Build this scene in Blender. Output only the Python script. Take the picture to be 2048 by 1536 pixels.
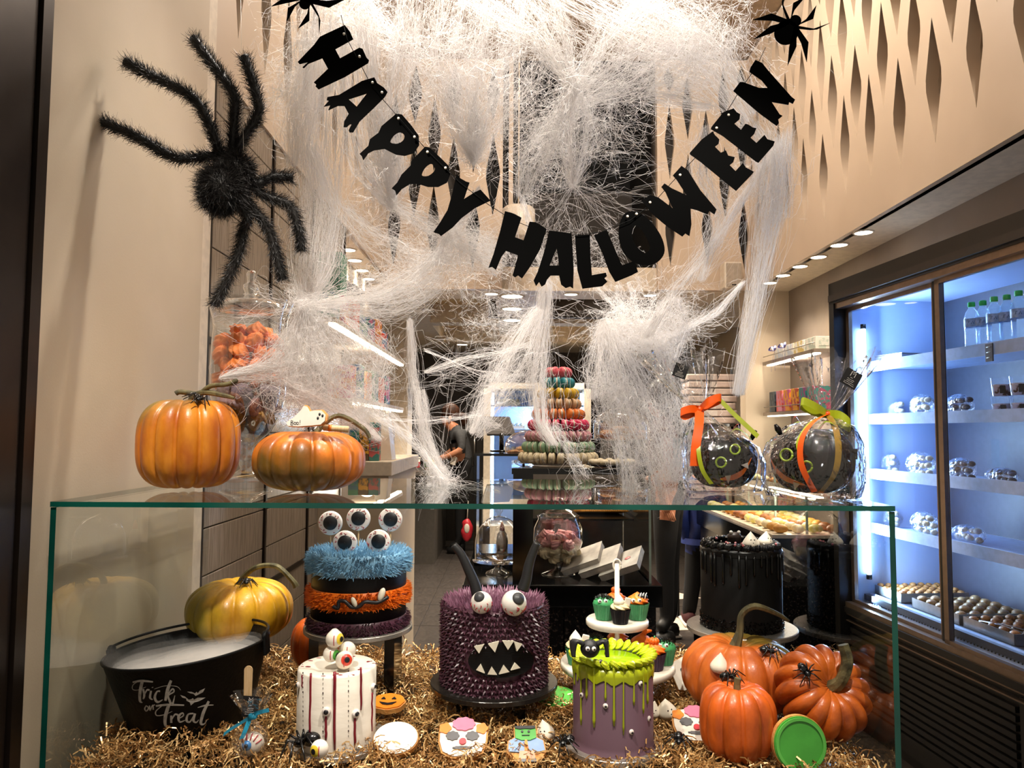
import bpy, bmesh, math, random
import numpy as np
from mathutils import Vector, Matrix, Euler, Quaternion
for o in list(bpy.data.objects): bpy.data.objects.remove(o)
sc = bpy.context.scene
C = sc.collection
PI = math.pi
rnd = random.Random(11)
R = math.radians

# ---------------------------------------------------------------- camera
F = 1500.0
CAM = Vector((0, 0, 1.3))
PITCH, ROLL = R(3.6), R(0.3)
cam = bpy.data.cameras.new('camera'); cam.sensor_width = 36; cam.lens = 36 * F / 2048; cam.clip_start = 0.02; cam.clip_end = 60
camo = bpy.data.objects.new('camera', cam); C.objects.link(camo)
camo.location = CAM
camM = Euler((R(90) + PITCH, 0, 0)).to_matrix() @ Matrix.Rotation(ROLL, 3, 'Z')
camo.rotation_euler = camM.to_euler()
sc.camera = camo

def ray(px, py):
    return camM @ Vector(((px - 1024) / F, (768 - py) / F, -1))
def W(px, py, Y):
    d = ray(px, py); return CAM + d * (Y / d.y)
def Wz(px, py, Z):
    d = ray(px, py); return CAM + d * ((Z - CAM.z) / d.z)
def Wx(px, py, X):
    d = ray(px, py); return CAM + d * (X / d.x)
def S(n, Y): return n * Y / F

# ---------------------------------------------------------------- world, light, exposure
wd = bpy.data.worlds.new('world'); sc.world = wd; wd.use_nodes = True
wd.node_tree.nodes['Background'].inputs[0].default_value = (1.0, 0.86, 0.7, 1)
wd.node_tree.nodes['Background'].inputs[1].default_value = 0.16
vs = sc.view_settings
vs.view_transform = 'Standard'; vs.look = 'None'; vs.exposure = 1.05; vs.gamma = 1.0; vs.use_curve_mapping = False
sc.cycles.transparent_max_bounces = 40
sc.cycles.max_bounces = 10
sc.cycles.diffuse_bounces = 3
sc.cycles.glossy_bounces = 4
sc.cycles.transmission_bounces = 6
sc.cycles.sample_clamp_indirect = 4
sc.cycles.caustics_reflective = False
sc.cycles.caustics_refractive = False
WARM = (1.0, 0.86, 0.70)
def spot(name, loc, target, power, angle=60, blend=0.6, color=WARM, size=0.03):
    l = bpy.data.lights.new(name, 'SPOT'); l.energy = power; l.spot_size = R(angle); l.spot_blend = blend
    l.color = color; l.shadow_soft_size = size
    o = bpy.data.objects.new(name, l); C.objects.link(o); o.location = loc
    o.rotation_euler = (Vector(target) - Vector(loc)).to_track_quat('-Z', 'Y').to_euler()
    return o
def point(name, loc, power, color=WARM, size=0.1):
    l = bpy.data.lights.new(name, 'POINT'); l.energy = power; l.color = color; l.shadow_soft_size = size
    o = bpy.data.objects.new(name, l); C.objects.link(o); o.location = loc; return o
# track spots above the window display (built as lamps further down)
WSPOTS = [((-0.36, 1.80, 3.30), (-0.34, 1.50, 0.9), 84), ((-0.05, 1.86, 3.35), (-0.02, 1.55, 0.8), 84), ((0.42, 1.80, 3.30), (0.36, 1.50, 0.9), 84)]
for i, (a, b, e) in enumerate(WSPOTS): spot('display_spot', a, b, e, 52, 0.7, (1.0, 0.92, 0.83), 0.02)
CFILL = ((0.20, 2.55, 3.65), (0.22, 2.85, 1.2), 85)  # added spot, put in only to brighten the macaron tower
spot('counter_fill_spot', *CFILL, 34, 0.5, (1.0, 0.91, 0.80), 0.03)
FSPOTS = [((-0.45, 0.75, 2.6), (-0.25, 1.6, 0.85), 64), ((0.45, 0.75, 2.6), (0.25, 1.6, 0.85), 64)]
for a, b, e in FSPOTS: spot('header_spot', a, b, e, 50, 0.6, (1.0, 0.91, 0.80), 0.03)
# hall lamps under the high ceiling and in the rear room
HALL = [((0.0, 2.7, 3.7), 12), ((0.9, 3.2, 3.7), 22), ((0.3, 3.5, 3.7), 20)]
for a, e in HALL: point('hall_lamp_light', a, e, (1.0, 0.89, 0.77), 0.12)

# ---------------------------------------------------------------- materials
def lin(c):
    if isinstance(c, str):
        c = c.lstrip('#'); c = [int(c[i:i + 2], 16) / 255 for i in (0, 2, 4)]
        c = [x / 12.92 if x <= 0.04045 else ((x + 0.055) / 1.055) ** 2.4 for x in c]
    return (c[0], c[1], c[2], 1)
MATS = {}
def mat(name, c, rough=0.5, metal=0.0, c2=None, ns=30, nd=3.0, bump=0.0, bs=80, spec=0.5, emit=None, es=0, coat=0, sss=0, lo=0.4, hi=0.6, trans=0, alpha=None, stretch=None):
    if name in MATS: return MATS[name]
    m = bpy.data.materials.new(name); m.use_nodes = True; nt = m.node_tree; N = nt.nodes; L = nt.links
    b = N['Principled BSDF']; c = lin(c)
    b.inputs['Base Color'].default_value = c; b.inputs['Roughness'].default_value = rough
    b.inputs['Metallic'].default_value = metal; b.inputs['Specular IOR Level'].default_value = spec
    if coat: b.inputs['Coat Weight'].default_value = coat; b.inputs['Coat Roughness'].default_value = 0.08
    if sss: b.inputs['Subsurface Weight'].default_value = sss; b.inputs['Subsurface Radius'].default_value = (0.01, 0.005, 0.003); b.inputs['Subsurface Scale'].default_value = 1
    if trans: b.inputs['Transmission Weight'].default_value = trans
    if alpha is not None: b.inputs['Alpha'].default_value = alpha
    tc = N.new('ShaderNodeTexCoord'); vec = tc.outputs['Object']
    if stretch:
        mp = N.new('ShaderNodeMapping'); mp.inputs['Scale'].default_value = stretch; L.new(vec, mp.inputs[0]); vec = mp.outputs[0]
    nz = N.new('ShaderNodeTexNoise'); nz.inputs['Scale'].default_value = ns; nz.inputs['Detail'].default_value = nd
    L.new(vec, nz.inputs['Vector'])
    rp = N.new('ShaderNodeValToRGB'); rp.color_ramp.elements[0].position = lo; rp.color_ramp.elements[1].position = hi
    cc = lin(c2) if c2 is not None else tuple(min(1, x * 0.88) for x in c[:3]) + (1,)
    rp.color_ramp.elements[0].color = c; rp.color_ramp.elements[1].color = cc
    L.new(nz.outputs[0], rp.inputs[0]); L.new(rp.outputs[0], b.inputs['Base Color'])
    if emit: b.inputs['Emission Color'].default_value = lin(emit); b.inputs['Emission Strength'].default_value = es
    if bump:
        n2 = N.new('ShaderNodeTexNoise'); n2.inputs['Scale'].default_value = bs; n2.inputs['Detail'].default_value = 4
        L.new(vec, n2.inputs['Vector'])
        bp = N.new('ShaderNodeBump'); bp.inputs['Strength'].default_value = bump; bp.inputs['Distance'].default_value = 0.004
        L.new(n2.outputs[0], bp.inputs['Height']); L.new(bp.outputs[0], b.inputs['Normal'])
    MATS[name] = m; return m
def emat(name, c, s):
    if name in MATS: return MATS[name]
    m = bpy.data.materials.new(name); m.use_nodes = True; nt = m.node_tree; N = nt.nodes
    N.remove(N['Principled BSDF']); e = N.new('ShaderNodeEmission'); e.inputs[0].default_value = lin(c); e.inputs[1].default_value = s
    nt.links.new(e.outputs[0], N['Material Output'].inputs[0]); MATS[name] = m; return m
def glass(name, tint=(0.95, 0.98, 0.97), ior=1.5, rough=0.0, bump=0.0, bs=20, boost=1.0, white=0.0):
    if name in MATS: return MATS[name]
    m = bpy.data.materials.new(name); m.use_nodes = True; nt = m.node_tree; N = nt.nodes; L = nt.links
    N.remove(N['Principled BSDF'])
    t = N.new('ShaderNodeBsdfTransparent'); t.inputs[0].default_value = lin(tint)
    g = N.new('ShaderNodeBsdfGlossy'); g.inputs['Roughness'].default_value = rough; g.inputs[0].default_value = (1, 1, 1, 1)
    f = N.new('ShaderNodeLayerWeight'); f.inputs['Blend'].default_value = 0.5        # Schlick reflectance, the same from both sides
    f0 = ((ior - 1) / (ior + 1)) ** 2
    pw = N.new('ShaderNodeMath'); pw.operation = 'POWER'; pw.inputs[1].default_value = 5; L.new(f.outputs['Facing'], pw.inputs[0])
    ad = N.new('ShaderNodeMath'); ad.operation = 'MULTIPLY_ADD'; ad.inputs[1].default_value = 1 - f0; ad.inputs[2].default_value = f0; L.new(pw.outputs[0], ad.inputs[0])
    mu = N.new('ShaderNodeMath'); mu.operation = 'MULTIPLY'; mu.inputs[1].default_value = boost; mu.use_clamp = True
    mx = N.new('ShaderNodeMixShader'); L.new(ad.outputs[0], mu.inputs[0]); L.new(mu.outputs[0], mx.inputs[0]); L.new(t.outputs[0], mx.inputs[1]); L.new(g.outputs[0], mx.inputs[2])
    out = mx
    if bump:
        tc = N.new('ShaderNodeTexCoord'); nz = N.new('ShaderNodeTexNoise'); nz.inputs['Scale'].default_value = bs; nz.inputs['Detail'].default_value = 3
        L.new(tc.outputs['Object'], nz.inputs['Vector'])
        bp = N.new('ShaderNodeBump'); bp.inputs['Strength'].default_value = bump; bp.inputs['Distance'].default_value = 0.02
        L.new(nz.outputs[0], bp.inputs['Height']); L.new(bp.outputs[0], g.inputs['Normal']); L.new(bp.outputs[0], f.inputs['Normal'])
    if white:
        d = N.new('ShaderNodeBsdfTranslucent'); d.inputs[0].default_value = (0.9, 0.9, 0.9, 1)
        m2 = N.new('ShaderNodeMixShader'); m2.inputs[0].default_value = white; L.new(mx.outputs[0], m2.inputs[1]); L.new(d.outputs[0], m2.inputs[2]); out = m2
    L.new(out.outputs[0], N['Material Output'].inputs[0]); MATS[name] = m; return m

# ---------------------------------------------------------------- mesh helpers
class MB:
    def __init__(s): s.v = []; s.f = []; s.mi = []; s.sm = []
    def add(s, v, f, m=0, smooth=False, M=None):
        n = len(s.v)
        s.v += [tuple(M @ Vector(p)) for p in v] if M is not None else [tuple(p) for p in v]
        s.f += [tuple(i + n for i in q) for q in f]; s.mi += [m] * len(f); s.sm += [smooth] * len(f); return s
    def box(s, lo, hi, m=0, M=None):
        x0, y0, z0 = lo; x1, y1, z1 = hi
        v = [(x0, y0, z0), (x1, y0, z0), (x1, y1, z0), (x0, y1, z0), (x0, y0, z1), (x1, y0, z1), (x1, y1, z1), (x0, y1, z1)]
        return s.add(v, [(0, 3, 2, 1), (4, 5, 6, 7), (0, 1, 5, 4), (1, 2, 6, 5), (2, 3, 7, 6), (3, 0, 4, 7)], m, False, M)
    def cbox(s, c, d, m=0, M=None):
        return s.box([c[i] - d[i] / 2 for i in range(3)], [c[i] + d[i] / 2 for i in range(3)], m, M)
    def lathe(s, prof, n=32, m=0, smooth=True, M=None, mod=None, caps=True):
        v = []; f = []
        for k, (r, z) in enumerate(prof):
            for i in range(n):
                a = 2 * PI * i / n; rr = r * (mod(a, z, k) if mod else 1)
                v.append((rr * math.cos(a), rr * math.sin(a), z))
        for k in range(len(prof) - 1):
            for i in range(n):
                j = (i + 1) % n; f.append((k * n + i, k * n + j, (k + 1) * n + j, (k + 1) * n + i))
        if caps:
            f.append(tuple(range(n - 1, -1, -1))); b = (len(prof) - 1) * n; f.append(tuple(range(b, b + n)))
        return s.add(v, f, m, smooth, M)
    def tube(s, path, r, n=8, m=0, smooth=True, M=None, flat=1.0):
        path = [Vector(p) for p in path]; k = len(path)
        rs = r if isinstance(r, (list, tuple)) else [r] * k
        t = [(path[min(i + 1, k - 1)] - path[max(i - 1, 0)]).normalized() for i in range(k)]
        up = Vector((0, 0, 1)) if abs(t[0].z) < 0.9 else Vector((1, 0, 0))
        u = t[0].cross(up).normalized(); v = []; f = []
        for i in range(k):
            u = (u - t[i] * u.dot(t[i])); u = u.normalized() if u.length > 1e-6 else t[i].orthogonal().normalized()
            w = t[i].cross(u)
            for j in range(n):
                a = 2 * PI * j / n; v.append(path[i] + (u * math.cos(a) + w * math.sin(a) * flat) * rs[i])
        for i in range(k - 1):
            for j in range(n):
                q = (j + 1) % n; f.append((i * n + j, i * n + q, (i + 1) * n + q, (i + 1) * n + j))
        f.append(tuple(range(n - 1, -1, -1))); f.append(tuple(range((k - 1) * n, k * n)))
        return s.add(v, f, m, smooth, M)
    def ribbon(s, path, w, side, m=0, M=None, th=0.0):
        path = [Vector(p) for p in path]; v = []; f = []
        for i, p in enumerate(path):
            sd = Vector(side[i] if isinstance(side, list) else side); ww = w[i] if isinstance(w, (list, tuple)) else w
            v += [p - sd * ww / 2, p + sd * ww / 2]
        for i in range(len(path) - 1): f.append((2 * i, 2 * i + 1, 2 * i + 3, 2 * i + 2))
        return s.add(v, f, m, True, M)
    def ball(s, c, r, nu=16, nv=10, m=0, M=None, mod=None):
        r = (r, r, r) if not isinstance(r, (tuple, list)) else r; v = []; f = []
        v.append((c[0], c[1], c[2] - r[2]))
        for k in range(1, nv):
            ph = -PI / 2 + PI * k / nv
            for i in range(nu):
                a = 2 * PI * i / nu; q = mod(a, ph) if mod else 1
                v.append((c[0] + r[0] * q * math.cos(ph) * math.cos(a), c[1] + r[1] * q * math.cos(ph) * math.sin(a), c[2] + r[2] * q * math.sin(ph)))
        v.append((c[0], c[1], c[2] + r[2])); top = len(v) - 1
        for i in range(nu): f.append((0, 1 + (i + 1) % nu, 1 + i))
        for k in range(nv - 2):
            for i in range(nu):
                j = (i + 1) % nu; f.append((1 + k * nu + i, 1 + k * nu + j, 1 + (k + 1) * nu + j, 1 + (k + 1) * nu + i))
        b = 1 + (nv - 2) * nu
        for i in range(nu): f.append((b + i, b + (i + 1) % nu, top))
        return s.add(v, f, m, True, M)
    def mesh(s, name, mats):
        me = bpy.data.meshes.new(name); me.from_pydata(s.v, [], s.f)
        for m in (mats if isinstance(mats, (list, tuple)) else [mats]): me.materials.append(m)
        me.polygons.foreach_set('material_index', s.mi); me.polygons.foreach_set('use_smooth', s.sm); me.update(); return me

def link(name, me, parent=None, loc=None, rot=None, label=None, cat=None, group=None, kind=None, bevel=0):
    o = bpy.data.objects.new(name, me); C.objects.link(o)
    if parent is not None: o.parent = parent
    if loc is not None: o.location = loc
    if rot is not None: o.rotation_euler = rot
    if label: o['label'] = label
    if cat: o['category'] = cat
    if group: o['group'] = group
    if kind: o['kind'] = kind
    if bevel:
        b = o.modifiers.new('b', 'BEVEL'); b.width = bevel; b.segments = 2; b.limit_method = 'ANGLE'
    return o
def part(parent, name, mb, mats, **k): return link(name, mb.mesh(name, mats) if isinstance(mb, MB) else mb, parent, **k)
def thing(name, label, cat, loc=(0, 0, 0), rot=(0, 0, 0), group=None): return link(name, None, None, loc, rot, label, cat, group)
def struct(name, mb, mats, label=None): return link(name, mb.mesh(name, mats), None, kind='structure', label=label)
def dup(o, parent=None, **k):
    c = o.copy(); C.objects.link(c); c.parent = parent
    for a, b in k.items():
        if a in ('location', 'rotation_euler', 'scale'): setattr(c, a, b)
        elif b is not None: c['category' if a == 'cat' else a] = b
    for ch in o.children: dup(ch, c)
    return c
def poly2d(name, loops, th, mats, M=None):
    """flat sheet of thickness th from closed 2D loops (first outline, then holes)"""
    cu = bpy.data.curves.new(name, 'CURVE'); cu.dimensions = '2D'; cu.fill_mode = 'BOTH'; cu.extrude = th / 2
    for lp in loops:
        sp = cu.splines.new('POLY'); sp.points.add(len(lp) - 1); sp.use_cyclic_u = True
        for p, q in zip(sp.points, lp): p.co = (q[0], q[1], 0, 1)
    o = bpy.data.objects.new(name, cu); me = bpy.data.meshes.new_from_object(o)
    bpy.data.objects.remove(o); bpy.data.curves.remove(cu)
    if M is not None: me.transform(M)
    me.materials.clear()
    for m in (mats if isinstance(mats, (list, tuple)) else [mats]): me.materials.append(m)
    me.name = name; return me
def frame(o, u, v):
    """matrix taking (x,y,z) to o + x*u + y*v + z*(u x v)"""
    u = Vector(u).normalized(); v = Vector(v).normalized(); w = u.cross(v)
    return Matrix(((u.x, v.x, w.x, o[0]), (u.y, v.y, w.y, o[1]), (u.z, v.z, w.z, o[2]), (0, 0, 0, 1)))
def smoothpath(pts, n=6):
    pts = [Vector(p) for p in pts]; out = []
    for i in range(len(pts) - 1):
        p0 = pts[max(i - 1, 0)]; p1 = pts[i]; p2 = pts[i + 1]; p3 = pts[min(i + 2, len(pts) - 1)]
        for k in range(n):
            t = k / n
            out.append(0.5 * ((2 * p1) + (p2 - p0) * t + (2 * p0 - 5 * p1 + 4 * p2 - p3) * t * t + (3 * p1 - p0 - 3 * p2 + p3) * t ** 3))
    out.append(pts[-1]); return out
def lerp(a, b, t): return a + (b - a) * t
def T(x=0, y=0, z=0): return Matrix.Translation((x, y, z))
def RX(a): return Matrix.Rotation(a, 4, 'X')
def RY(a): return Matrix.Rotation(a, 4, 'Y')
def RZ(a): return Matrix.Rotation(a, 4, 'Z')
# ================================================================ THE SETTING
M_beige = mat('beige_wall_paint', '#cbbba4', 0.6, c2='#c4b49c', ns=3, bump=0.05, bs=300)
M_white = mat('cream_trim_paint', '#e4d6c2', 0.5)
M_latt = mat('lattice_paint', '#d4c0aa', 0.45, c2='#ccb8a2', ns=2)
M_darkbrown = mat('dark_bronze_metal', '#2b221c', 0.35, 0.6)
M_black = mat('satin_black', '#0c0b0b', 0.35, c2='#141212', spec=0.4)
M_charcoal = mat('charcoal_panel', '#4d453e', 0.6, c2='#463f38', ns=3)
M_grey = mat('grey_plaster', '#8f8174', 0.75, c2='#7a6d62', ns=2.2, nd=6, bump=0.1, bs=30, lo=0.35, hi=0.7)
M_floor = mat('dark_stone_floor', '#443e3a', 0.32, c2='#2b2724', ns=60, nd=8, spec=0.5, lo=0.35, hi=0.65)
M_floor2 = mat('pale_stone_floor', '#d8c8b8', 0.4, c2='#c6b4a2', ns=8)
M_granite = mat('black_granite', '#0d0b0b', 0.18, c2='#5c4f48', ns=90, nd=6, lo=0.55, hi=0.75)
M_tile = mat('glazed_grey_tile', '#8d8071', 0.22, c2='#a09383', ns=9, stretch=(1, 12, 1), spec=0.6, bump=0.12, bs=30)
M_steel = mat('brushed_steel', '#b9b2aa', 0.28, 0.9)
M_black_void = mat('void_darkness', '#0a0908', 0.8)  # black colour stands for the darkness inside the void

HZ = 2.25; CZ = 3.85
# floor : slabs
mb = MB(); mb.box((-2.6, 0.2, -0.05), (3.2, 9.6, -0.004)); fl = struct('floor', mb, M_floor)
slab = MB(); slab.box((0, 0, 0), (0.594, 0.594, 0.006)); slm = slab.mesh('floor_slab', M_floor); slm2 = slab.mesh('pale_slab', M_floor2)
for i in range(-4, 5):
    for j in range(0, 16):
        x, y = i * 0.6, 0.3 + j * 0.6
        if x < -1.6 or x > 2.2: continue
        link('floor_slab', slm, fl, (x, y, -0.004))
# pale triangles let into the aisle floor
for (x, y, a) in ((1.18, 5.9, 0.2), (1.02, 5.0, 0.1)):
    me = poly2d('floor_inlay', [[(0, 0), (0.32, 0), (0.16, 0.36)]], 0.002, M_floor2, T(x, y, 0.0035) @ RZ(a)); link('floor_inlay', me, fl)
# foreground left jamb and reveal
K = 1.055
def sz(z): return 1.3 + (z - 1.3) * K
def lbox(lo, hi): m = MB(); m.box((lo[0] * K, lo[1] * K, max(0, sz(lo[2])) if lo[2] > 0 else 0), (hi[0] * K, hi[1] * K, sz(hi[2]))); return m
mb = MB(); mb.box((-1.0, 0.55, 0), (-0.818, 1.95, 4.0)); struct('wall_left', mb, M_beige, 'smooth beige side wall of the shop window')
mb = MB(); mb.box((-1.0, 1.95, 0), (-0.832, 2.035, 4.0)); struct('trim_1', mb, M_white, 'cream upright at the end of the window wall')
mb = MB()
for a, b, c in ((0.55, 1.22, 0.0), (1.225, 1.245, 0.006), (1.25, 1.262, 0.0)): mb.box((-0.818, a, 0), (-0.80 + c, b, 4.0))
struct('trim_2', mb, M_darkbrown, 'dark bronze window jamb at the picture edge')
# tiled panel beyond the reveal
tw = struct('wall_tiled', lbox((-0.96, 1.93, 0), (-0.815, 3.56, 2.3)), M_charcoal, 'wall panel of glazed grey tiles in dark metal strips')
ty = [1.955 * K, 2.46 * K, 2.97 * K, 3.53 * K]
for b in range(3):
    y0, y1 = ty[b] + 0.008, ty[b + 1] - 0.008
    t = MB(); t.box((0, 0, 0), (0.012, y1 - y0, 0.128)); tm = t.mesh('tile', M_tile)
    for r in range(17): link('tile', tm, tw, (-0.815 * K, y0, 0.11 + r * 0.1312), bevel=0.002)
for y in ty: mb = MB(); mb.box((-0.82 * K, y - 0.008, 0), (-0.797 * K, y + 0.008, sz(2.29))); link('metal_strip', mb.mesh('metal_strip', M_darkbrown), tw)
for z in (0.77, 1.55, sz(2.285)): mb = MB(); mb.box((-0.82 * K, 1.94 * K, z - 0.009), (-0.798 * K, 3.54 * K, z + 0.009)); link('metal_strip', mb.mesh('metal_strip', M_darkbrown), tw)
# long left wall behind
struct('wall_left_rear', lbox((-1.1, 3.56, 0), (-0.93, 6.0, HZ)), M_beige, 'beige wall behind the gift shelves')
mb = MB(); mb.box((-1.16, 6.05, 0), (-0.84, 6.33, 2.6)); struct('trim_3', mb, M_white, 'cream pillar before the staff area')
struct('ceiling_soffit_left', lbox((-1.1, 3.54, HZ), (-0.81, 4.75, HZ + 0.06)), M_white)

def lattice(name, o, u, v, L, H, pitch, hw, hh, vp, th, seed, keep=None, label=None):
    r = random.Random(seed); loops = [[(0, 0), (L, 0), (L, H), (0, H)]]
    n = int(L / pitch)
    for i in range(n):
        x = (i + 0.5) * L / n; k = 0
        y = 0.16 + (vp / 2 if i % 2 else 0) + r.uniform(-0.03, 0.03)
        while y < H - 0.05:
            h = hh * r.uniform(0.92, 1.06); h = min(h, (H - 0.03 - y)); w = hw * r.uniform(0.85, 1.02)
            if h > 0.2:
                loops.append([(x, y), (x + w / 2, y + h * 0.45), (x + w / 2, y + h * 0.55), (x, y + h), (x - w / 2, y + h * 0.55), (x - w / 2, y + h * 0.45)])
            y += vp
    me = poly2d(name, loops, th, M_latt, frame(o, u, v)); o = link(name, me, kind='structure'); o['label'] = label or 'cream panel pierced with tall diamonds'; return o
lattice('wall_lattice_left', (-0.81 * K, 4.98, sz(HZ) + 0.02), (0, -1, 0), (0, 0, 1), 2.95, CZ - sz(HZ) - 0.03, 0.122, 0.105, 0.47, 0.57, 0.03, 3, label='pierced cream lattice above the tiled wall')
lattice('wall_lattice_right', (1.62, 1.95, HZ), (0, 1, 0), (0, 0, 1), 3.03, CZ - HZ - 0.01, 0.122, 0.108, 0.47, 0.57, 0.05, 5, label='pierced cream lattice above the chilled cabinet')
lattice('wall_lattice_rear_left', (-0.87, 5.0, HZ), (1, 0, 0), (0, 0, 1), 0.80, CZ - HZ - 0.01, 0.115, 0.10, 0.55, 0.66, 0.04, 8, label='pierced cream lattice on the rear header beside the dark void')
lattice('wall_lattice_rear_right', (1.0, 5.0, HZ), (1, 0, 0), (0, 0, 1), 0.62, CZ - HZ - 0.01, 0.115, 0.075, 0.5, 0.6, 0.04, 9, label='pierced cream lattice on the rear header by the white speaker')
M_back = mat('lattice_backing', '#8a765f', 0.7)
mb = MB(); mb.box((-1.1, 2.0, HZ + 0.13), (-0.98, 5.2, CZ)); struct('wall_left_upper', mb, M_back)
mb = MB(); mb.box((1.86, 1.5, HZ + 0.03), (2.0, 5.2, CZ)); struct('wall_right_upper', mb, M_back)
mb = MB(); mb.box((-0.97, 5.12, HZ + 0.02), (-0.05, 5.2, CZ)); mb.box((0.98, 5.12, HZ + 0.02), (1.9, 5.2, CZ)); struct('wall_rear_upper', mb, M_charcoal)
# dark void over the rear room
mb = MB(); mb.box((-0.2, 6.2, HZ), (1.2, 6.3, 3.3)); struct('wall_void', mb, mat('void_panel', '#4a433d', 0.7), 'dark grey panel in the void over the rear room')
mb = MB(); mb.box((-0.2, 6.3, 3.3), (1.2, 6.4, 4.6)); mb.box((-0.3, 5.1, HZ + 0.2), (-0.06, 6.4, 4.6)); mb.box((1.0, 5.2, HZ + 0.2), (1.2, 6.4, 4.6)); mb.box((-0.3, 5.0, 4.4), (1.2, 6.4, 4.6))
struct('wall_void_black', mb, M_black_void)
mb = MB(); mb.box((-0.03, 4.97, 2.7), (0.0, 5.0, CZ)); mb.box((0.975, 4.97, HZ), (1.0, 5.03, CZ)); struct('trim_4', mb, M_latt, 'slim cream posts at the edge of the void')
# ceilings
mb = MB(); mb.box((-1.1, 1.3, CZ), (2.0, 5.02, CZ + 0.1)); struct('ceiling', mb, mat('hall_ceiling_paint', '#a89278', 0.7))
mb = MB(); mb.box((1.62, 1.5, HZ), (1.95, 5.0, HZ + 0.03)); struct('ceiling_soffit_right', mb, M_white)
# rear room ceiling with coffers
mb = MB(); mb.box((-2.2, 5.2, HZ + 0.16), (2.4, 9.1, HZ + 0.2)); rc = struct('ceiling_rear', mb, mat('coffer_paint', '#d9bd8e', 0.6))
def beam(lo, hi): b = MB(); b.box(lo, hi); link('ceiling_beam', b.mesh('ceiling_beam', M_white), rc)
for y0, y1 in ((5.03, 5.35), (6.55, 6.75), (7.95, 9.1)): beam((-2.2, y0, HZ), (2.4, y1, HZ + 0.16))
for x0, x1 in ((-0.12, 0.28), (1.25, 2.0), (-1.1, -0.72)):
    for y0, y1 in ((5.35, 6.55), (6.75, 7.95)): beam((x0, y0, HZ), (x1, y1, HZ + 0.16))
# right wall: grey plaster with the cabinet let in
mb = MB(); mb.box((1.86, 1.2, 2.1), (2.0, 5.05, HZ + 0.03)); mb.box((1.86, 3.46, 0), (2.0, 5.05, 2.1)); mb.box((1.86, 1.0, 0), (2.0, 1.98, 2.1)); struct('wall_right', mb, M_grey, 'grey trowelled plaster wall')
mb = MB(); mb.box((1.56, 5.0, 0), (1.9, 5.12, HZ)); struct('wall_rear_right', mb, M_beige, 'cream wall return beside the gift shelf')
# rear wall
mb = MB(); mb.box((-2.2, 9.0, 0), (2.4, 9.1, HZ + 0.2)); struct('wall_back', mb, M_charcoal, 'dark brown rear wall')
mb = MB(); mb.box((-2.2, 6.3, 0), (-2.1, 9.0, HZ + 0.2)); mb.box((2.1, 5.1, 0), (2.2, 9.0, HZ + 0.2)); struct('wall_rear_sides', mb, M_beige)
mb = MB(); mb.box((-1.2, 8.97, 0.0), (-0.35, 9.0, 2.0)); d = struct('door_1', mb, mat('staff_door', '#2e2823', 0.5), 'dark flush door in the rear wall')
mb = MB(); mb.tube([(-0.44, 8.93, 0.9), (-0.44, 8.93, 1.25)], 0.012); link('door_handle', mb.mesh('door_handle', M_steel), d)
mb = MB(); mb.box((-2.0, 8.96, 0.02), (-1.2, 9.0, 0.75)); mb.box((-0.35, 8.96, 0.02), (0.0, 9.0, 0.75)); struct('trim_5', mb, mat('kick_panel', '#8e8a84', 0.4))

# recessed downlights
M_lamp = emat('downlight_glow', '#fff1dc', 7)
M_lampw = emat('downlight_glow_warm', '#ffe0b0', 5)
def downlight(p, label, group, r=0.04, power=4, tgt=None, angle=110):
    t = thing('recessed_downlight', label, 'downlight', p, group=group)
    m = MB(); m.lathe([(r * 1.2, 0), (r * 1.2, -0.004), (r, -0.006), (r, 0)], 24); part(t, 'trim_ring', m, M_white)
    m = MB(); m.lathe([(r * 0.98, -0.004), (r * 0.98, -0.002)], 24); part(t, 'lens', m, M_lamp)
    if power: spot('downlight_light', (p[0], p[1], p[2] - 0.02), (p[0], p[1], 0), power, angle, 0.7, (1.0, 0.86, 0.68), 0.03)
ORD = ('first', 'second', 'third', 'fourth', 'fifth', 'sixth')
for i, (px, py) in enumerate(((1727, 464), (1678, 489), (1637, 513), (1600, 532), (1566, 550), (1540, 565))):
    p = Wz(px, py, HZ); downlight((p.x, p.y, HZ), ORD[i] + ' downlight from the window in the soffit over the chilled cabinet', 'downlights over the chilled cabinet', power=7)
for i, (px, py) in enumerate(((700, 499), (713, 520), (727, 540), (740, 557))):
    p = Wz(px, py, sz(HZ)); downlight((p.x - 0.01, p.y, sz(HZ)), ORD[i] + ' downlight from the tiles in the soffit over the gift shelves', 'downlights over the gift shelves', power=7)
for i, (px, py) in enumerate(((1024, 592), (1024, 617), (1024, 640))):
    p = Wz(px, py, HZ); downlight((p.x, p.y, HZ), ORD[i] + ' large downlight from the front in the row down the rear ceiling', 'downlights down the rear ceiling', 0.075, 50)
for i, (px, py) in enumerate(((983, 587), (1142, 588), (1300, 590))):
    p = Wz(px, py, HZ); downlight((p.x, p.y, HZ), ('small downlight under the rear beam nearest the large row', 'small downlight under the rear beam above the macaron pyramid', 'small downlight under the rear beam nearest the speaker')[i], 'downlights under the rear beam', 0.045, 35)
for i, (x, y, z) in enumerate(((-0.42, 7.35, HZ + 0.16), (0.75, 7.35, HZ + 0.16), (0.75, 6.0, HZ + 0.16), (-0.55, 8.2, HZ))):
    downlight((x, y, z), ('coffer downlight between the large row and the staff side', 'coffer downlight deep over the rear fridge', 'coffer downlight nearer the hall over the counter', 'added downlight brightening the shop worker')[i], 'downlights in the coffers', 0.06, 60 if i < 3 else 22)  # the last one is an added lamp that brightens the worker
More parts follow.
